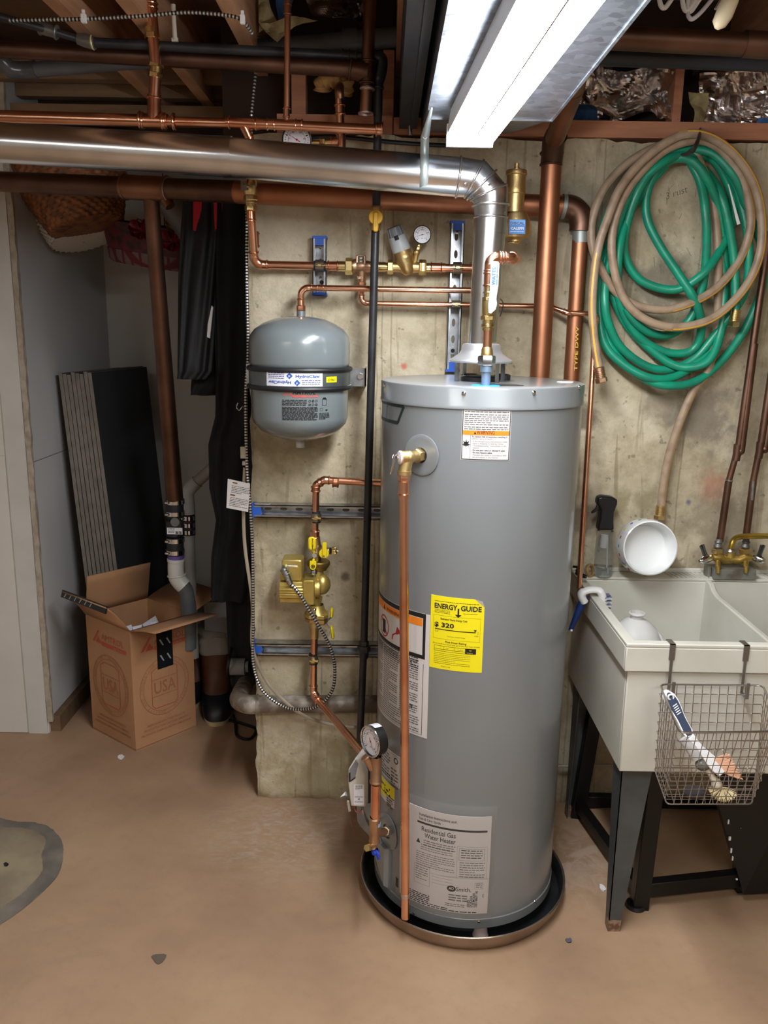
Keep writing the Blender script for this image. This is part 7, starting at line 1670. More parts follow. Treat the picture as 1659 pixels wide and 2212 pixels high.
def flap(a, b, ang, L, name='flap', inset=.0, bend=0):
    a, b = a + upz, b + upz; out = (b - a).cross(Vector((0, 0, 1))).normalized(); e = (b - a).normalized(); n_ = 5
    vs = []; p = Vector((0, 0, 0))
    for i in range(n_ + 1):
        A_ = ang + bend * i / n_; 
        if i: p = p + (out * sin(A_) + Vector((0, 0, 1)) * cos(A_)) * (L / n_)
        vs += [a + e * inset + p, b - e * inset + p]
    o = MB().add(vs, [(2 * i, 2 * i + 1, 2 * i + 3, 2 * i + 2) for i in range(n_)]).build(name, CARD, bx_, smooth=60, solid=tkc); return o, vs
# measured opening angles: left-front up and out, back-left upright, back-right out, front-right laid over
oL, vL = flap(Lc, Fc, rad(28), .150, bend=rad(18)); flap(Bc, Lc, rad(-12), .165); flap(Rc, Bc, rad(66), .175, bend=rad(14)); oF, vF = flap(Fc, Rc, rad(72), .175, bend=rad(10))
TAPE = mat('black_tape', (24, 28, 30), 0, .25); TAPW = mat('tape_print', (150, 156, 156), 0, .4)
a, b = vL[-2], vL[-1]; e = (b - a); out = (e.cross(Vector((0, 0, 1)))).normalized()
f = plane_map(a + out * .004 + Vector((0, 0, -.022)), e, Vector((0, 0, 1)) + out * -.3)
mb = MB().slab(f, 0, e.length, 0, .028, 1, 1, -.006, .001)
for k in range(6): mb.poly(f, [(.02 + k * .034, .004), (.026 + k * .034, .004), (.036 + k * .034, .022), (.030 + k * .034, .022)], 1, .0015)
mb.build('tape', [TAPE, TAPW], bx_, smooth=0)
def side_art(a, b, rev=False):
    W_ = (b - a).length; f = plane_map(a, (b - a), (0, 0, 1)); mb = MB(); h_ = hB_; d = .0012
    # logo: triangle mark, word and bar
    y = h_ * .80; x = W_ * .14
    mb.poly(f, [(x, y), (x + .014, y), (x + .050, y + .052), (x + .040, y + .052)], 0, d).poly(f, [(x + .022, y), (x + .062, y), (x + .041, y + .028)], 0, d)
    mb.text('AMTROL', f, x + .062, y + .018, .036, 0, d, 'L', .0, w=W_ * .50).grid(f, x + .062, W_ * .90, y - .006, y + .011, 1, 1, d, 0).text('EXTROL', f, W_ * .62, y - .004, .013, 2, d + .0008, 'L', .01, w=W_ * .2)
    cx_, cy_ = W_ * .50, h_ * .47; R0 = W_ * .40; sq = 1.08
    mb.disc(f, cx_, cy_, R0, 1, d, 48, r0=R0 * .975, sy=sq).disc(f, cx_, cy_, R0 * .86, 1, d, 48, r0=R0 * .84, sy=sq)
    s_ = 'PROUDLY MADE IN AMERICA * QUALITY AND INNOVATION * '
    for k, ch in enumerate(s_):
        an = pi / 2 - 2 * pi * k / len(s_); mb.text(ch, f, cx_ + R0 * .88 * cos(an), cy_ + R0 * .88 * sq * sin(an), .014, 1, d, 'C', 0, rot=an - pi / 2)
    q = [(-.52, -.58), (-.40, -.70), (.40, -.70), (.52, -.58), (.52, .58), (.30, .70), (-.30, .70), (-.52, .58)]
    for i in range(8):
        (x0, y0), (x1, y1) = q[i], q[(i + 1) % 8]; l = math.hypot(x1 - x0, y1 - y0); nx_, ny_ = -(y1 - y0) / l * .012, (x1 - x0) / l * .012
        mb.poly(f, [(cx_ + (x0 + nx_) * R0, cy_ + (y0 + ny_) * R0 * sq), (cx_ + (x0 - nx_) * R0, cy_ + (y0 - ny_) * R0 * sq), (cx_ + (x1 - nx_) * R0, cy_ + (y1 - ny_) * R0 * sq), (cx_ + (x1 + nx_) * R0, cy_ + (y1 + ny_) * R0 * sq)], 0, d)
    mb.grid(f, cx_ - R0 * .5, cx_ + R0 * .5, cy_ + R0 * .30, cy_ + R0 * .325, 1, 1, d, 1).grid(f, cx_ - R0 * .5, cx_ + R0 * .5, cy_ - R0 * .325, cy_ - R0 * .30, 1, 1, d, 1)
    mb.text('USA', f, cx_, cy_ - R0 * .22, R0 * .62, 1, d, 'C', .015, w=R0 * .9)
    for k, s2_ in enumerate(('AMERICAN MANUFACTURED PRODUCTS', 'PRODUCTOS FABRICADOS EN AMERICA', 'PRODUITS FABRIQUES EN AMERIQUE')): mb.text(s2_, f, W_ * .5, h_ * (.165 - .035 * k), .0125, 1, d, 'C', .01, w=W_ * (.62 + .1 * k))
    return mb.build('printing', [CARDR, CARDF, CARD], bx_, smooth=0)
side_art(Lc, Fc); side_art(Fc, Rc)
f = plane_map(Fc + (Rc - Fc) * .40, (Rc - Fc), (0, 0, 1)); tw = (Rc - Fc).length * .25
mb = MB().slab(f, 0, tw, hB_ * .62, hB_ * .93, 1, 1, 0, .002)
for i in range(2):
    for j in range(2): x, y = tw * (.15 + .45 * i), hB_ * (.68 + .13 * j); mb.poly(f, [(x, y + .025), (x + .006, y + .027), (x + .02, y), (x + .014, y)], 1, .0025)
mb.build('tape', [TAPE, TAPW], bx_, smooth=0)
a, b = vL[-2], vL[-1]; f = plane_map(vL[4] + out * .006, (vL[5] - vL[4]), vL[8] - vL[4])
eL = (vL[5] - vL[4]).length
MB().text('AMTROL', f, eL * .86, .064, .030, 0, .0035, 'L', 0, w=eL * .62, rot=pi).grid(f, eL * .2, eL * .8, .070, .080, 1, 1, .0035, 0).build('printing', CARDR, bx_, smooth=0)
pk = MB(); c = (Fc + Bc) / 2 + Vector((.0, -.02, 0)); rnd = random.Random(2)
for k in range(6):
    p_ = c + Vector((rnd.uniform(-.05, .05), rnd.uniform(-.05, .05), hB_ - .10 + rnd.uniform(-.02, .05))); M_ = Matrix.Rotation(rnd.uniform(0, 3), 4, 'Z') @ Matrix.Rotation(rnd.uniform(-.9, .9), 4, 'X')
    pk.box((-.05, -.0008, -.05), (.05, .0008, .05), 0, Matrix.Translation(p_) @ M_)
pk = pk.build('packing_paper', PAPERW, smooth=0); tag(pk, 'crumpled white paper inside the open cardboard box', 'paper'); pk['kind'] = 'stuff'

# ---------------------------------------------------------------- leaning panels
PD = mat('panel_dark', (46, 49, 53), 0, .8, ((38, 41, 45), 3, 4, .4, .7), bump=(200, .1)); PE = mat('panel_edge', (128, 122, 112), 0, .75, ((110, 104, 96), 20, 3, .4, .7))
n8 = 8; ed0, ed1 = 128, 200
Yn, Yfr = 3.30, 3.80
for k in range(n8):
    # k=0 nearest the partition, k=7 the front board with its dark face showing
    ta, tb = k / n8, (k + 1) / n8 - .014
    top_n0 = P(126 + 72 * ta, 806 - 4 * ta, Yn); top_n1 = P(126 + 72 * tb, 806 - 4 * tb, Yn)
    thk = (top_n1.x - top_n0.x)
    foot = Vector((P(212 + 76 * ta, 1400, Yn).x + .0, Yn, 0.0))
    lean = top_n0.x - foot.x
    d_ = Vector((P(318, 785, Yfr).x - P(199, 803, Yn).x, Yfr - Yn, 0)); 
    Hh = top_n0.z - .004 * (k % 3); ox = -.012 * ((k * 5) % 3) / 2
    q = [foot + Vector((0, .0, .001)), foot + Vector((thk, 0, .001)), Vector((top_n0.x + thk, Yn, Hh)), Vector((top_n0.x, Yn, Hh))]
    o = MB().prism(q, d_).build('foam_panel', [PE, PD])
    for p_ in o.data.polygons:
        if abs(p_.normal.x) > .8: p_.material_index = 1
    o['group'] = 'dark panels leaning in the alcove'
    nm_ = ['lying against the partition', 'second from the partition', 'third from the partition', 'fourth from the partition', 'fifth from the partition', 'third from the front', 'second from the front', 'in front with its broad dark face showing'][k]
    tag(o, 'tall dark board leaning in the alcove, ' + nm_, 'panel', 'dark panels leaning in the alcove')

# ---------------------------------------------------------------- drain with check valve
YV2 = 3.10
dv = thing('check_valve_drain', 'black rubber couplings and labelled check valve above a white plastic elbow', 'valve', P(390, 1290, YV2))
def Q(x, y, dy=0): return P(x, y, YV2 + dy)
rr2 = RR(37, Q(378, 1100))
def ring_clamp(p_, r, t): MB().lathe([(r, -.008), (r + .0018, -.008), (r + .0018, .008), (r, .008)], p_, (0, 0, 1), 28).hexnut(Vector(p_) + Vector((-r * .6, -r * .9, 0)), Vector(p_) + Vector((-r * .95, -r * .9, 0)), .006).build('hose_clamp', CHROME, t)
for y0_, y1_ in ((1076, 1117), (1160, 1198)):
    MB().lathe([(rr2 * .98, 0), (rr2 * 1.02, .003), (rr2 * .97, (Q(378, y0_) - Q(378, y1_)).z * .5), (rr2 * 1.02, (Q(378, y0_) - Q(378, y1_)).z - .003), (rr2 * .98, (Q(378, y0_) - Q(378, y1_)).z)], Q(379, y1_), seg=28, caps=True).build('rubber_coupling', RUBBER, dv)
for y_ in (1083, 1108, 1166, 1191): ring_clamp(Q(379, y_), rr2 * 1.02, dv)
MB().lathe([(rr2 * .9, 0), (rr2 * 1.08, .006), (rr2 * 1.08, .040), (rr2 * .95, .052), (rr2 * .9, .06)], Q(379, 1159), seg=28, caps=True).cbox(Q(378, 1137, -.022), (rr2 * 1.9, .03, .052), None, 0, .012).build('valve_body', BLACK, dv)
f = plane_map(Q(361, 1154, -.0375), (1, 0, 0), (0, 0, 1)); lw = (Q(394, 1154) - Q(361, 1154)).x
mb = MB().slab(f, 0, lw, 0, .026, d1=.0005).lines(f, lw * .08, lw * .5, .023, 4, .005, .0018, 1, .0008).lines(f, lw * .55, lw * .95, .012, 3, .004, .003, 1, .0008).build('valve_label', [PAPERW, INK], dv, smooth=0)
MB().lathe([(rr2 * .55, 0), (rr2 * .5, .003), (0, .003)], Q(378, 1128, -.038), (0, -1, 0), 20).build('clear_window', mat('smoky_plastic2', (110, 112, 110), 0, .2), dv)
MB().cyl(Q(380, 1207), Q(380, 1198), rr2 * .95).build('primer_ring', mat('primer_purple', (98, 76, 150), 0, .45), dv)
MB().tube(spline([Q(380, 1206), Q(380, 1214), Q(380, 1232), Q(382, 1246), Q(390, 1258), Q(398, 1266)], 6), [rr2 * 1.02] * 6 + [rr2 * .95] * 12 + [rr2 * 1.0] * 13, 24).torus(Q(382, 1242), (-.1, 0, 1), rr2 * 1.02, .004).build('elbow', PVCW, dv)
MB().tube([Q(388, 1254), Q(402, 1276), Q(408, 1310, .02), Q(408, 1400, .02)], rr2 * .9, 22).build('pipe', PVC, dv)
YW2 = 3.25
wpv = thing('white_drain_pipe', 'pale plastic drain pipe coming diagonally out from behind the black coats', 'pipe', P(412, 1270, YW2))
PVG = mat('pvc_dirty', (164, 162, 156), 0, .45)
rq = RR(25, P(410, 1100, YW2))
MB().cyl(P(520, 955, YW2), P(410, 1055, YW2), rq, seg=22).build('pipe', PVG, wpv)
MB().tube([P(426, 1040, YW2), P(412, 1053, YW2), P(404, 1066, YW2), P(406, 1092, YW2), P(407, 1110, YW2)], rq * 1.18, 22).build('elbow', PVG, wpv)
MB().cyl(P(408, 1150, YW2), P(418, 1420, YW2), rq * .95, seg=22).build('pipe', PVG, wpv)
MB().cyl(P(407, 1112, YW2), P(409, 1155, YW2), rq * 1.1, seg=22).build('rubber_coupling', RUBBER, wpv)
for y_ in (1118, 1133, 1148): ring_clamp(P(408, y_, YW2), rq * 1.1, wpv)

# ---------------------------------------------------------------- hanging baskets
def basket(name, lab, c, ax, R, h, mt, sx=1, nb=56, nr=22, flare=.75, amp=.0035):
    t = thing(name, lab, 'basket', c); ax = Vector(ax).normalized(); prof = []
    seg = nb * 4; o = Vector(c); u = ax.orthogonal().normalized(); u = (Vector((1, 0, 0)) - ax * ax.x).normalized(); w = ax.cross(u); vs = []
    rows_ = nr * 3
    for i in range(rows_ + 1):
        q_ = i / rows_; r_ = R * (flare + (1 - flare) * q_ ** .8) if q_ > .12 else R * flare * (q_ / .12) ** .5; z_ = h * (q_ - .12) / .88 if q_ > .12 else h * (q_ - .12) * .2
        for k in range(seg):
            a = 2 * pi * k / seg; d_ = amp * sin(nb / 2 * a + (pi if (i // 3) % 2 else 0)) + amp * .5 * abs(sin(pi * i / 3))
            vs.append(o + ax * z_ + u * ((r_ + d_) * cos(a)) + w * ((r_ + d_) * sx * sin(a)))
    MB().add(vs, [(i * seg + k, i * seg + (k + 1) % seg, (i + 1) * seg + (k + 1) % seg, (i + 1) * seg + k) for i in range(rows_) for k in range(seg)]).build('woven_body', mt, t, smooth=80)
    mb = MB()
    for j in range(2):
        pts_ = []
        for k in range(90):
            a = 2 * pi * k / 90; rr_ = R + .006 * cos(20 * a + j * pi); pts_.append(o + ax * (h + .006 * sin(20 * a + j * pi)) + u * (rr_ * cos(a)) + w * (rr_ * sx * sin(a)))
        mb.tube(pts_, .0055, 6, True)
    mb.build('braided_rim', mt, t); return t
WK = mat('wicker_brown', (150, 96, 54), 0, .5, ((96, 58, 34), 30, 4, .4, .65)); WW = mat('wicker_white', (206, 200, 186), 0, .6)
YK = 3.20
t = basket('wicker_basket', 'brown wicker basket hanging from the ceiling behind the copper drain pipe', P(188, 492, YK), (-.28, .1, .95), .215, .24, WK, flare=.52)
basket('wicker_basket', 'white wicker basket hanging just below and behind the brown one', P(180, 520, YK + .12), (-.30, .15, .95), .17, .2, WW, flare=.60, amp=.006)
PLD = mat('plaid_base', (120, 30, 40), 0, .7)
def plaid():
    m, N, L, b = nodemat('plaid_weave'); co = N.new('ShaderNodeTexCoord').outputs['Object']
    w1 = N.new('ShaderNodeTexWave'); w1.inputs['Scale'].default_value = 9; L.new(co, w1.inputs[0]); w2 = N.new('ShaderNodeTexWave'); w2.bands_direction = 'Y'; w2.inputs['Scale'].default_value = 9; L.new(co, w2.inputs[0])
    mx = math_(N, L, 'MAXIMUM', w1.outputs['Fac'], w2.outputs['Fac']); r = ramp(N, [(.74, (104, 84, 80)), (.86, (92, 20, 30))]); L.new(mx, r.inputs[0]); L.new(r.outputs[0], b.inputs['Base Color']); b.inputs['Roughness'].default_value = .7; return m
tb = thing('gift_basket', 'dark red checked oval basket with gold trim hanging in the alcove', 'basket', P(360, 560, YK + .1))
c = P(352, 578, YK + .15); ax = Vector((.12, -.10, .98)).normalized()
MB().lathe([(0, 0), (.19, 0), (.205, .012), (.215, .05)], c, ax, 44, sx=.62).build('checked_base', plaid(), tb)
MB().lathe([(.212, .05), (.235, .13), (.24, .15), (.225, .152)], c, ax, 44, sx=.62).build('woven_side', mat('red_weave', (96, 26, 34), 0, .6, ((46, 26, 26), 30, 3, .45, .6)), tb)
MB().cyl(c + Vector((0, .05, .1)), Vector((c.x, c.y + .05, 2.6)), .002).build('hanging_wire', BLACK, tb)
rnd = random.Random(9)
for (x, y, r_, m_) in ((385, 484, .035, 'gold_foil'), (375, 520, .038, 'red_satin'), (308, 496, .036, 'red_satin')):
    MM = mat(m_, (176, 140, 60) if m_[0] == 'g' else (120, 18, 38), .6 if m_[0] == 'g' else .1, .35, bump=(25, .6)); mb = MB(); cc = P(x, y, YK - .02)
    for k in range(9):
        a = 2 * pi * k / 9; mb.tube(spline([cc, cc + Vector((cos(a) * r_, -.01, sin(a) * r_ * .7)), cc + Vector((cos(a + .5) * r_ * 1.1, -.02, sin(a + .5) * r_)), cc + Vector((cos(a + .8) * r_ * .4, -.005, sin(a + .8) * r_ * .3))], 4), .010, 6, sx=.2)
    mb.build('ribbon_bow' if m_[0] == 'r' else 'gold_bow', MM, tb)
hp = MB().lathe([(.02, .0), (.035, .02), (.075, .15), (.080, .155)], P(350, 432, 3.1), (P(410, 480, 3.1) - P(350, 432, 3.1)), 30).build('metal_funnel', mat('dull_funnel', (150, 152, 152), .7, .35), solid=.002); tag(hp, 'grey metal funnel under the copper drain pipe beside the red straps', 'funnel')
for (x0, x1, y1, lb) in ((412, 438, 515, 'left'), (460, 482, 535, 'right')):
    o = MB().prism([P(x0, 400, 2.95), P(x1, 400, 2.95), P(x1 - 3, y1 - 60, 2.95), P(x1 - 8, y1, 2.95), P(x0 + 1 if lb == 'left' else x0 + 6, y1, 2.95), P(x0 + 3, y1 - 60, 2.95)][::-1], (0, .02, 0)).build('red_strap', mat('strap_red', (206, 34, 54), 0, .6)); tag(o, 'bright red strap hanging above the black coats, ' + lb + ' one', 'strap')

# ---------------------------------------------------------------- hanging black garments
CLO = mat('black_cloth', (24, 26, 30), 0, .9, ((16, 18, 22), 4, 5, .4, .7), bump=(30, .25)); CLO2 = mat('black_shell', (20, 22, 26), 0, .6, bump=(14, .35))
def garment(name, lab, rows, Y, thick, mt, folds=9, famp=.18, cat='coat', ph=0):
    R = []
    for i, (y, xl, xr) in enumerate(rows):
        a, b = P(xl, y, Y), P(xr, y, Y); c = (a + b) / 2; c.z = P((xl + xr) / 2, y, Y).z; R.append((c, (b - a).length / 2, thick * (.6 + .4 * min(1, i / 2)), (1, 0, 0)))
    # densify
    D2 = []
    for i in range(len(R) - 1):
        for k in range(5):
            t_ = k / 5; D2.append((R[i][0].lerp(R[i + 1][0], t_), R[i][1] * (1 - t_) + R[i + 1][1] * t_, R[i][2] * (1 - t_) + R[i + 1][2] * t_, (1, 0, 0)))
    D2.append(R[-1])
    o = loft(D2, 64, folds, famp, ph=ph).build(name, mt, smooth=70); tag(o, lab, cat); return o
g1 = garment('hanging_coat', 'black coat sleeve with a slim white strip hanging left of the other black garments', [(400, 400, 470), (500, 392, 478), (600, 388, 474), (700, 387, 468), (800, 385, 462), (818, 385, 450)], 2.98, .045, CLO2)
f = P(452, 660, 2.93); o = MB().prism([P(457, 660, 2.93), P(460, 664, 2.93), P(453, 731, 2.93), P(447, 728, 2.93), P(449, 700, 2.93)][::-1], (0, .012, 0)).build('reflective_strip', WHITE, g1, smooth=0)
garment('hanging_jacket', 'black jacket with a short hem hanging between the sleeve and the long coat', [(400, 420, 500), (560, 418, 505), (700, 420, 505), (800, 418, 500), (840, 414, 490), (852, 413, 480)], 3.06, .05, CLO, 7)
garment('hanging_coat', 'long black coat hanging closest to the concrete wall edge, reaching below knee height', [(400, 460, 560), (600, 462, 562), (800, 470, 565), (900, 468, 570), (960, 452, 570), (1050, 455, 572), (1120, 470, 570), (1200, 460, 572), (1288, 458, 560)], 2.99, .07, CLO, 11)
garment('hanging_trousers', 'long black trousers hanging down to the floor behind the boots', [(1150, 500, 575), (1280, 488, 575), (1400, 492, 575), (1470, 500, 570)], 3.12, .05, CLO, 6, cat='trousers', ph=1)
o = MB().cbox(P(480, 1336, 3.32), (.14, .05, .16)).build('white_box', mat('dim_white', (150, 152, 152), 0, .7)); tag(o, 'pale block on the alcove floor behind the box flap', 'box')
for k, (x, y) in enumerate(((519, 1340), (517, 1346))): pass
o = MB().cyl(P(498, 1440, 3.05), P(530, 1440, 3.05), .033).cyl(P(528, 1440, 3.05), P(537, 1440, 3.05), .022).build('plastic_bottle', mat('grey_bottle', (150, 150, 146), 0, .5)); tag(o, 'grey plastic bottle lying beside the boots', 'bottle')

# ---------------------------------------------------------------- boots
BL = mat('boot_leather', (104, 62, 38), 0, .6, ((74, 44, 30), 8, 4, .4, .7), bump=(30, .2)); WOOL = mat('boot_wool', (150, 142, 128), 0, .95, bump=(70, .9)); BR2 = mat('boot_rubber', (26, 26, 28), 0, .45)
def boot(c, rz, lab, sc=1.0):
    t = thing('winter_boot', lab, 'boot', c, 'winter boots behind the cardboard box'); M_ = Matrix.Translation(Vector(c)) @ Matrix.Rotation(rz, 4, 'Z') @ Matrix.Scale(sc, 4)
    def LL(rows, mt, name, fo=0, fa=0): loft([(M_ @ Vector((0, y, z)), w * sc, d * sc, M_.to_3x3() @ Vector((1, 0, 0))) for (y, z, w, d) in rows], 32, fo, fa).build(name, mt, t, smooth=60)
    LL([(-.06, .0, .052, .15), (-.06, .018, .055, .155)], mat('boot_sole', (196, 180, 140), 0, .7), 'sole')
    LL([(-.06, .019, .056, .152), (-.06, .045, .056, .150), (-.045, .075, .054, .125), (-.01, .10, .050, .085)], BR2, 'rubber_shell')
    LL([(-.03, .085, .052, .105), (-.01, .12, .052, .078), (.0, .17, .056, .072), (.0, .23, .062, .075)], BL, 'shaft')
    LL([(.0, .225, .066, .080), (0, .245, .072, .086), (0, .262, .066, .080), (0, .275, .072, .086), (0, .295, .062, .076)], WOOL, 'wool_cuff', 5, .06)
    LL([(.0, .290, .062, .074), (.004, .305, .068, .078), (.01, .318, .055, .066)], WOOL, 'wool_cuff', 5, .06)
b0 = PZ(456, 1543, 0); boot((b0.x, b0.y + .12, 0.0), rad(12), 'brown and black winter boot with thick wool cuff, right of the box', 1.12)
boot((b0.x - .10, b0.y + .24, 0.0), rad(-8), 'second winter boot, mostly hidden behind the cardboard box', 1.12)
o = MB().tube(spline([P(500, 1400, 3.05), P(492, 1450, 3.0), PZ(500, 1500, .01), PZ(488, 1548, .006), PZ(520, 1562, .005), PZ(552, 1575, .005), PZ(540, 1596, .005), PZ(513, 1590, .005), PZ(508, 1560, .006), PZ(502, 1530, .01), P(505, 1500, 2.9)], 8), .006, 8).build('power_cord', BLACK); tag(o, 'black power cord looping on the floor by the wall corner', 'cord')

# ---------------------------------------------------------------- floor patch and crumbs
def blob(pts_, z, h, name, mt, lab, cat='patch', sub_=3):
    q = spline([PZ(x, y, 0) for x, y in pts_], 8, True); n_ = len(q); rnd = random.Random(len(pts_)); vs = [Vector((p_.x + rnd.uniform(-.002, .002), p_.y + rnd.uniform(-.002, .002), z + h)) for p_ in q]; o_ = [Vector((p_.x, p_.y, z)) for p_ in q]
    o = MB().add(o_ + vs, [tuple(range(n_, 2 * n_))] + [(i, (i + 1) % n_, (i + 1) % n_ + n_, i + n_) for i in range(n_)]).build(name, mt, smooth=0); return o
PA = mat('patch_concrete', (158, 144, 116), 0, .9, ((118, 106, 88), 6, 8, .35, .7), bump=(14, .6)); PB = mat('patch_dark', (98, 92, 84), 0, .9, ((128, 120, 106), 10, 7, .4, .7), bump=(20, .8))
o = blob([(-60, 1780), (40, 1776), (100, 1784), (132, 1815), (136, 1850), (128, 1885), (105, 1915), (55, 1960), (5, 1995), (-60, 2030)], 0, .0022, 'trim_5', PB, ''); o['kind'] = 'structure'
o = blob([(-60, 1800), (20, 1790), (70, 1795), (98, 1815), (90, 1850), (92, 1880), (70, 1910), (30, 1945), (-20, 1975), (-60, 1990)], .002, .0018, 'trim_6', PA, ''); o['kind'] = 'structure'
o = blob([(8, 1868), (13, 1865), (18, 1868), (17, 1873), (11, 1874)], .0038, .0004, 'trim_7', INK, ''); o['kind'] = 'structure'
def crumb(pts_, mt, lab, h=.004):
    o = blob(pts_, .0005, h, 'debris', mt, lab); tag(o, lab, 'debris')
crumb([(328, 2066), (345, 2062), (359, 2064), (352, 2078), (340, 2083), (331, 2074)], mat('chip_grey', (96, 84, 70), 0, .9), 'grey paint chip on the open floor at the lower left', .0015)
crumb([(256, 1634), (263, 1632), (268, 1636), (262, 1641), (256, 1639)], WHITE, 'white fleck on the floor in front of the cardboard box')
crumb([(1296, 1913), (1302, 1914), (1309, 1922), (1303, 1926), (1297, 1921)], WHITE, 'white scrap on the floor beside the front leg of the tub')
crumb([(1221, 2030), (1232, 2028), (1234, 2036), (1226, 2037)], mat('chip_blue', (86, 84, 92), 0, .9), 'dark chip on the floor at the lower right of the pan', .002)
# ---------------------------------------------------------------- overhead clutter
from mathutils import noise as mn
FOIL = mat('foil', (226, 222, 220), 1, .2); FOILB = mat('foil_dark', (120, 112, 108), .95, .2)
FIB = mat('fiberglass', (176, 160, 116), 0, 1, ((140, 122, 84), 30, 6, .4, .7), bump=(60, 1)); BLUI = mat('blue_insulation', (50, 92, 140), 0, .8, bump=(20, .4)); POLY = mat('black_poly', (26, 27, 30), 0, .25, bump=(6, .5))
def crumple(name, corners, Y, dep, mt, lab, seed=0, n=(34, 24), dark=None, fr=6.5, cat='insulation'):
    (x0, y0), (x1, y1), (x2, y2), (x3, y3) = corners; vs = []; nu, nv = n
    for j in range(nv + 1):
        for i in range(nu + 1):
            u, v = i / nu, j / nv; px = (x0 * (1 - u) + x1 * u) * (1 - v) + (x3 * (1 - u) + x2 * u) * v; py = (y0 * (1 - u) + y1 * u) * (1 - v) + (y3 * (1 - u) + y2 * u) * v
            p_ = P(px, py, Y); q_ = Vector((p_.x * fr, p_.z * fr, seed)); 
            d1_ = abs(mn.noise(q_)) * 1.6 + abs(mn.noise(q_ * 2.1)) * .9 + abs(mn.noise(q_ * 4)) * .18
            ed = .006 * mn.noise(q_ * 3)
            p_ += Vector((mn.noise(q_ * 2 + Vector((9, 0, 0))) * .012 + ed, 0, mn.noise(q_ * 2 + Vector((0, 9, 0))) * .012 + ed)); p_.y = Y - d1_ * dep + .1 * dep
            vs.append(p_)
    o = MB().add(vs, [(j * (nu + 1) + i, (j + 1) * (nu + 1) + i, (j + 1) * (nu + 1) + i + 1, j * (nu + 1) + i + 1) for j in range(nv) for i in range(nu)]).build(name, mt, smooth=0, solid=.0015)
    if name: tag(o, lab, cat)
    return o
crumple('foil_insulation', [(1245, 168), (1440, 155), (1446, 268), (1232, 262)], W + .10, .10, FOIL, 'crumpled shiny foil sheet between the brown riser and the wooden block', 1.3)
crumple('foil_insulation', [(1500, 165), (1720, 150), (1720, 286), (1515, 280)], W + .10, .10, FOIL, 'crumpled shiny foil sheet at the right edge above the hose hook', 4.1)
crumple('foil_insulation', [(650, -20), (800, -20), (780, 55), (690, 50)], W + .02, .06, FOILB, 'crumpled foil and plastic sheet above the grey pipe left of the tall copper riser', 7.7, (26, 16))
crumple('plastic_sheet', [(1250, 110), (1445, 118), (1445, 165), (1245, 175)], W + .12, .05, POLY, 'black plastic sheet behind the foil right of the duct', 2.2, (20, 8), cat='sheet')
crumple('plastic_sheet', [(1490, 120), (1720, 125), (1720, 165), (1490, 170)], W + .12, .05, POLY, 'black plastic sheet behind the foil at the right edge', 5.2, (20, 8), cat='sheet')
crumple('insulation_batt', [(1236, 236), (1280, 238), (1280, 270), (1234, 270)], W + .09, .05, BLUI, 'blue insulation scrap at the lower left of the foil', 3.3, (10, 8))
crumple('insulation_batt', [(1630, 255), (1720, 258), (1720, 288), (1620, 286)], W + .02, .03, BLUI, 'blue insulation scrap under the right foil sheet', 6.3, (10, 8))
crumple('insulation_batt', [(600, -20), (640, -20), (630, 46), (606, 44)], W + .01, .03, BLUI, 'blue insulation scrap behind the thin copper riser', 8.3, (8, 10))
crumple('insulation_batt', [(560, -20), (580, -20), (600, 62), (566, 70)], W - .03, .06, FIB, 'yellow fibreglass tuft left of the thin copper riser', 9.1, (14, 20))
crumple('insulation_batt', [(566, 50), (690, 46), (640, 66), (600, 92)], W - .04, .05, FIB, 'yellow fibreglass strip lying on the grey pipe', 9.9, (20, 10))
crumple('insulation_batt', [(1484, 205), (1520, 210), (1518, 272), (1484, 270)], W + .08, .05, FIB, 'yellow fibreglass tuft right of the upright block at the right', 10.4, (10, 16))
fo = MB().tube(spline([P(697, 196, 2.60), P(699, 178, 2.59), P(718, 170, 2.58), P(740, 172, 2.58), P(746, 184, 2.58), P(742, 198, 2.59)], 8), [.024 + .004 * sin(i * 1.3) for i in range(41)], 14).build('spray_foam', mat('foam_yellow', (190, 150, 90), 0, .8, bump=(30, .8))); tag(fo, 'yellow hardened spray foam curl behind the copper gauge riser', 'foam')
# pipes at the top right
YT2 = 2.15
t = thing('ceiling_copper_pipe', 'thick reddish copper pipe crossing the ceiling at the top right', 'pipe', P(1500, 80, YT2))
MB().cyl(P(1250, 78, YT2), P(1760, 104, YT2), RR(48, P(1500, 80, YT2)), seg=30).build('pipe', COPPERD, t)
MB().cyl(P(1606, 95, YT2), P(1760, 104, YT2), RR(54, P(1600, 80, YT2)), seg=30).build('coupling', COPPERD, t)
t = MB().cyl(P(1250, 118, 2.3), P(1760, 136, 2.3), RR(42, P(1500, 130, 2.3)), seg=30).build('black_drain_pipe', mat('abs_black', (34, 38, 46), 0, .35)); tag(t, 'black plastic drain pipe behind the reddish copper one at the top right', 'pipe')
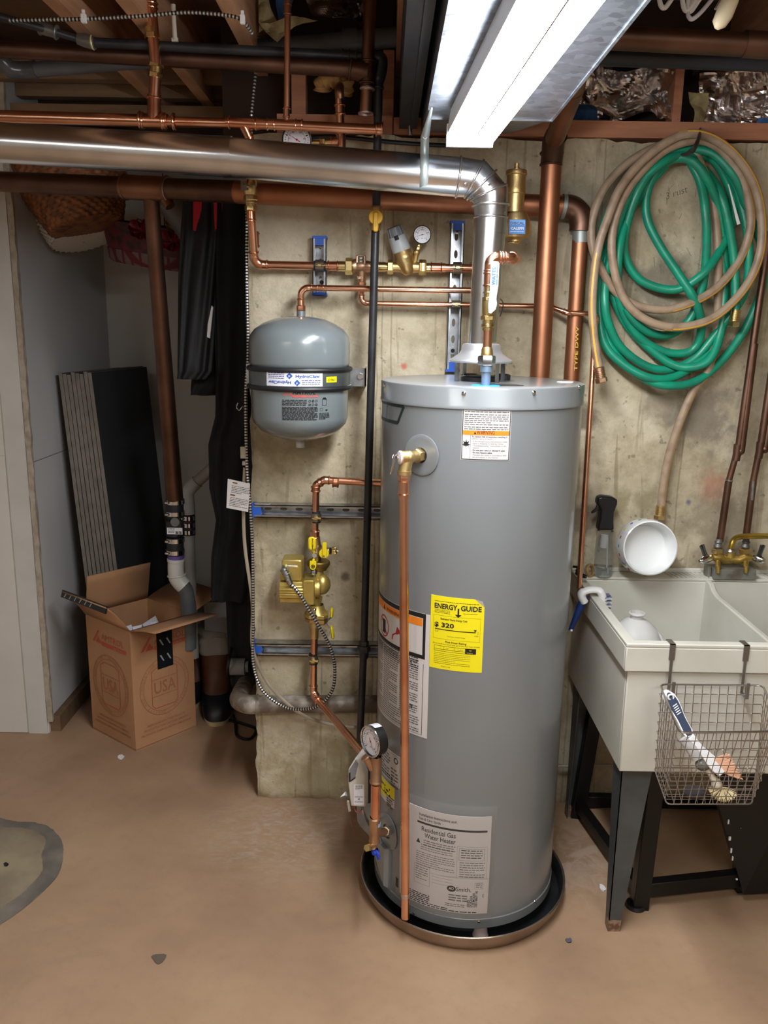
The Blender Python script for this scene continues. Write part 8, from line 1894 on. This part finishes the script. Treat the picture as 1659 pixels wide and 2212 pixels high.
# folded white rods and a wooden handle hanging down at the top right
YR2 = 1.75
def rod(pts_, r, lab, mt=WHITE, nm='plastic_hanger', g='white rods hung at the top right'):
    o = MB().tube(spline([P(x, y, YR2) for x, y in pts_], 8), r, 12).build(nm, mt); tag(o, lab, 'hanger' if nm[0] == 'p' else 'handle', g if nm[0] == 'p' else None)
rod([(1425, -60), (1424, -10), (1427, 10), (1434, 17), (1444, 8), (1475, -40)], .0045, 'white rounded rod end, leftmost at the top right')
rod([(1476, -60), (1474, -10), (1476, 12), (1482, 23), (1492, 16), (1515, -20)], .0045, 'white rounded rod end, second from the left at the top right')
rod([(1488, -20), (1486, 16), (1492, 25), (1504, 10), (1530, -30)], .004, 'white rounded rod end, third from the left at the top right')
rod([(1560, -30), (1520, 20), (1498, 40), (1489, 38), (1487, 24), (1500, -20)], .004, 'grey white rod end hanging lowest among the white ones', mat('rod_grey', (196, 190, 196), 0, .4))
rod([(1580, -40), (1557, 0), (1545, 20)], .0025, 'thin dark wire end beside the wooden handle', CHROME)
q = [Vector((P(1640, -330, YR2).x, YR2, 2.598)), P(1590, -40, YR2), P(1578, 0, YR2), P(1565, 30, YR2), P(1553, 52, YR2), P(1548, 62, YR2)]
o = MB().tube(q, [.013, .014, .016, .017, .014, .005], 16, sx=.7).build('tool_handle', mat('pale_wood', (206, 190, 156), 0, .5)); tag(o, 'pale wooden tool handle hanging down at the top right', 'handle')
# ---------------------------------------------------------------- pencil notes on the wall inside the hose coil
PEN = mat('pencil', (92, 86, 76), 0, .8); f = plane_map(P(1438, 432, W - .0022), (1, .0, 0), (0, 0, 1)); mb = MB()
mb.text('3 rust', f, 0, 0, .028, 0, .0002, 'L', -.015, shear=.2, rot=.35)
rnd = random.Random(21)
for k in range(16):
    u, v = rnd.uniform(-.02, .12), rnd.uniform(-.22, .08); a = rnd.uniform(.6, 2.2); l = rnd.uniform(.01, .03)
    mb.poly(f, [(u, v), (u + .001, v), (u + l * cos(a) + .001, v + l * sin(a)), (u + l * cos(a), v + l * sin(a))], 0, .0002)
mb.build('trim_8', PEN, kind='structure', smooth=0)
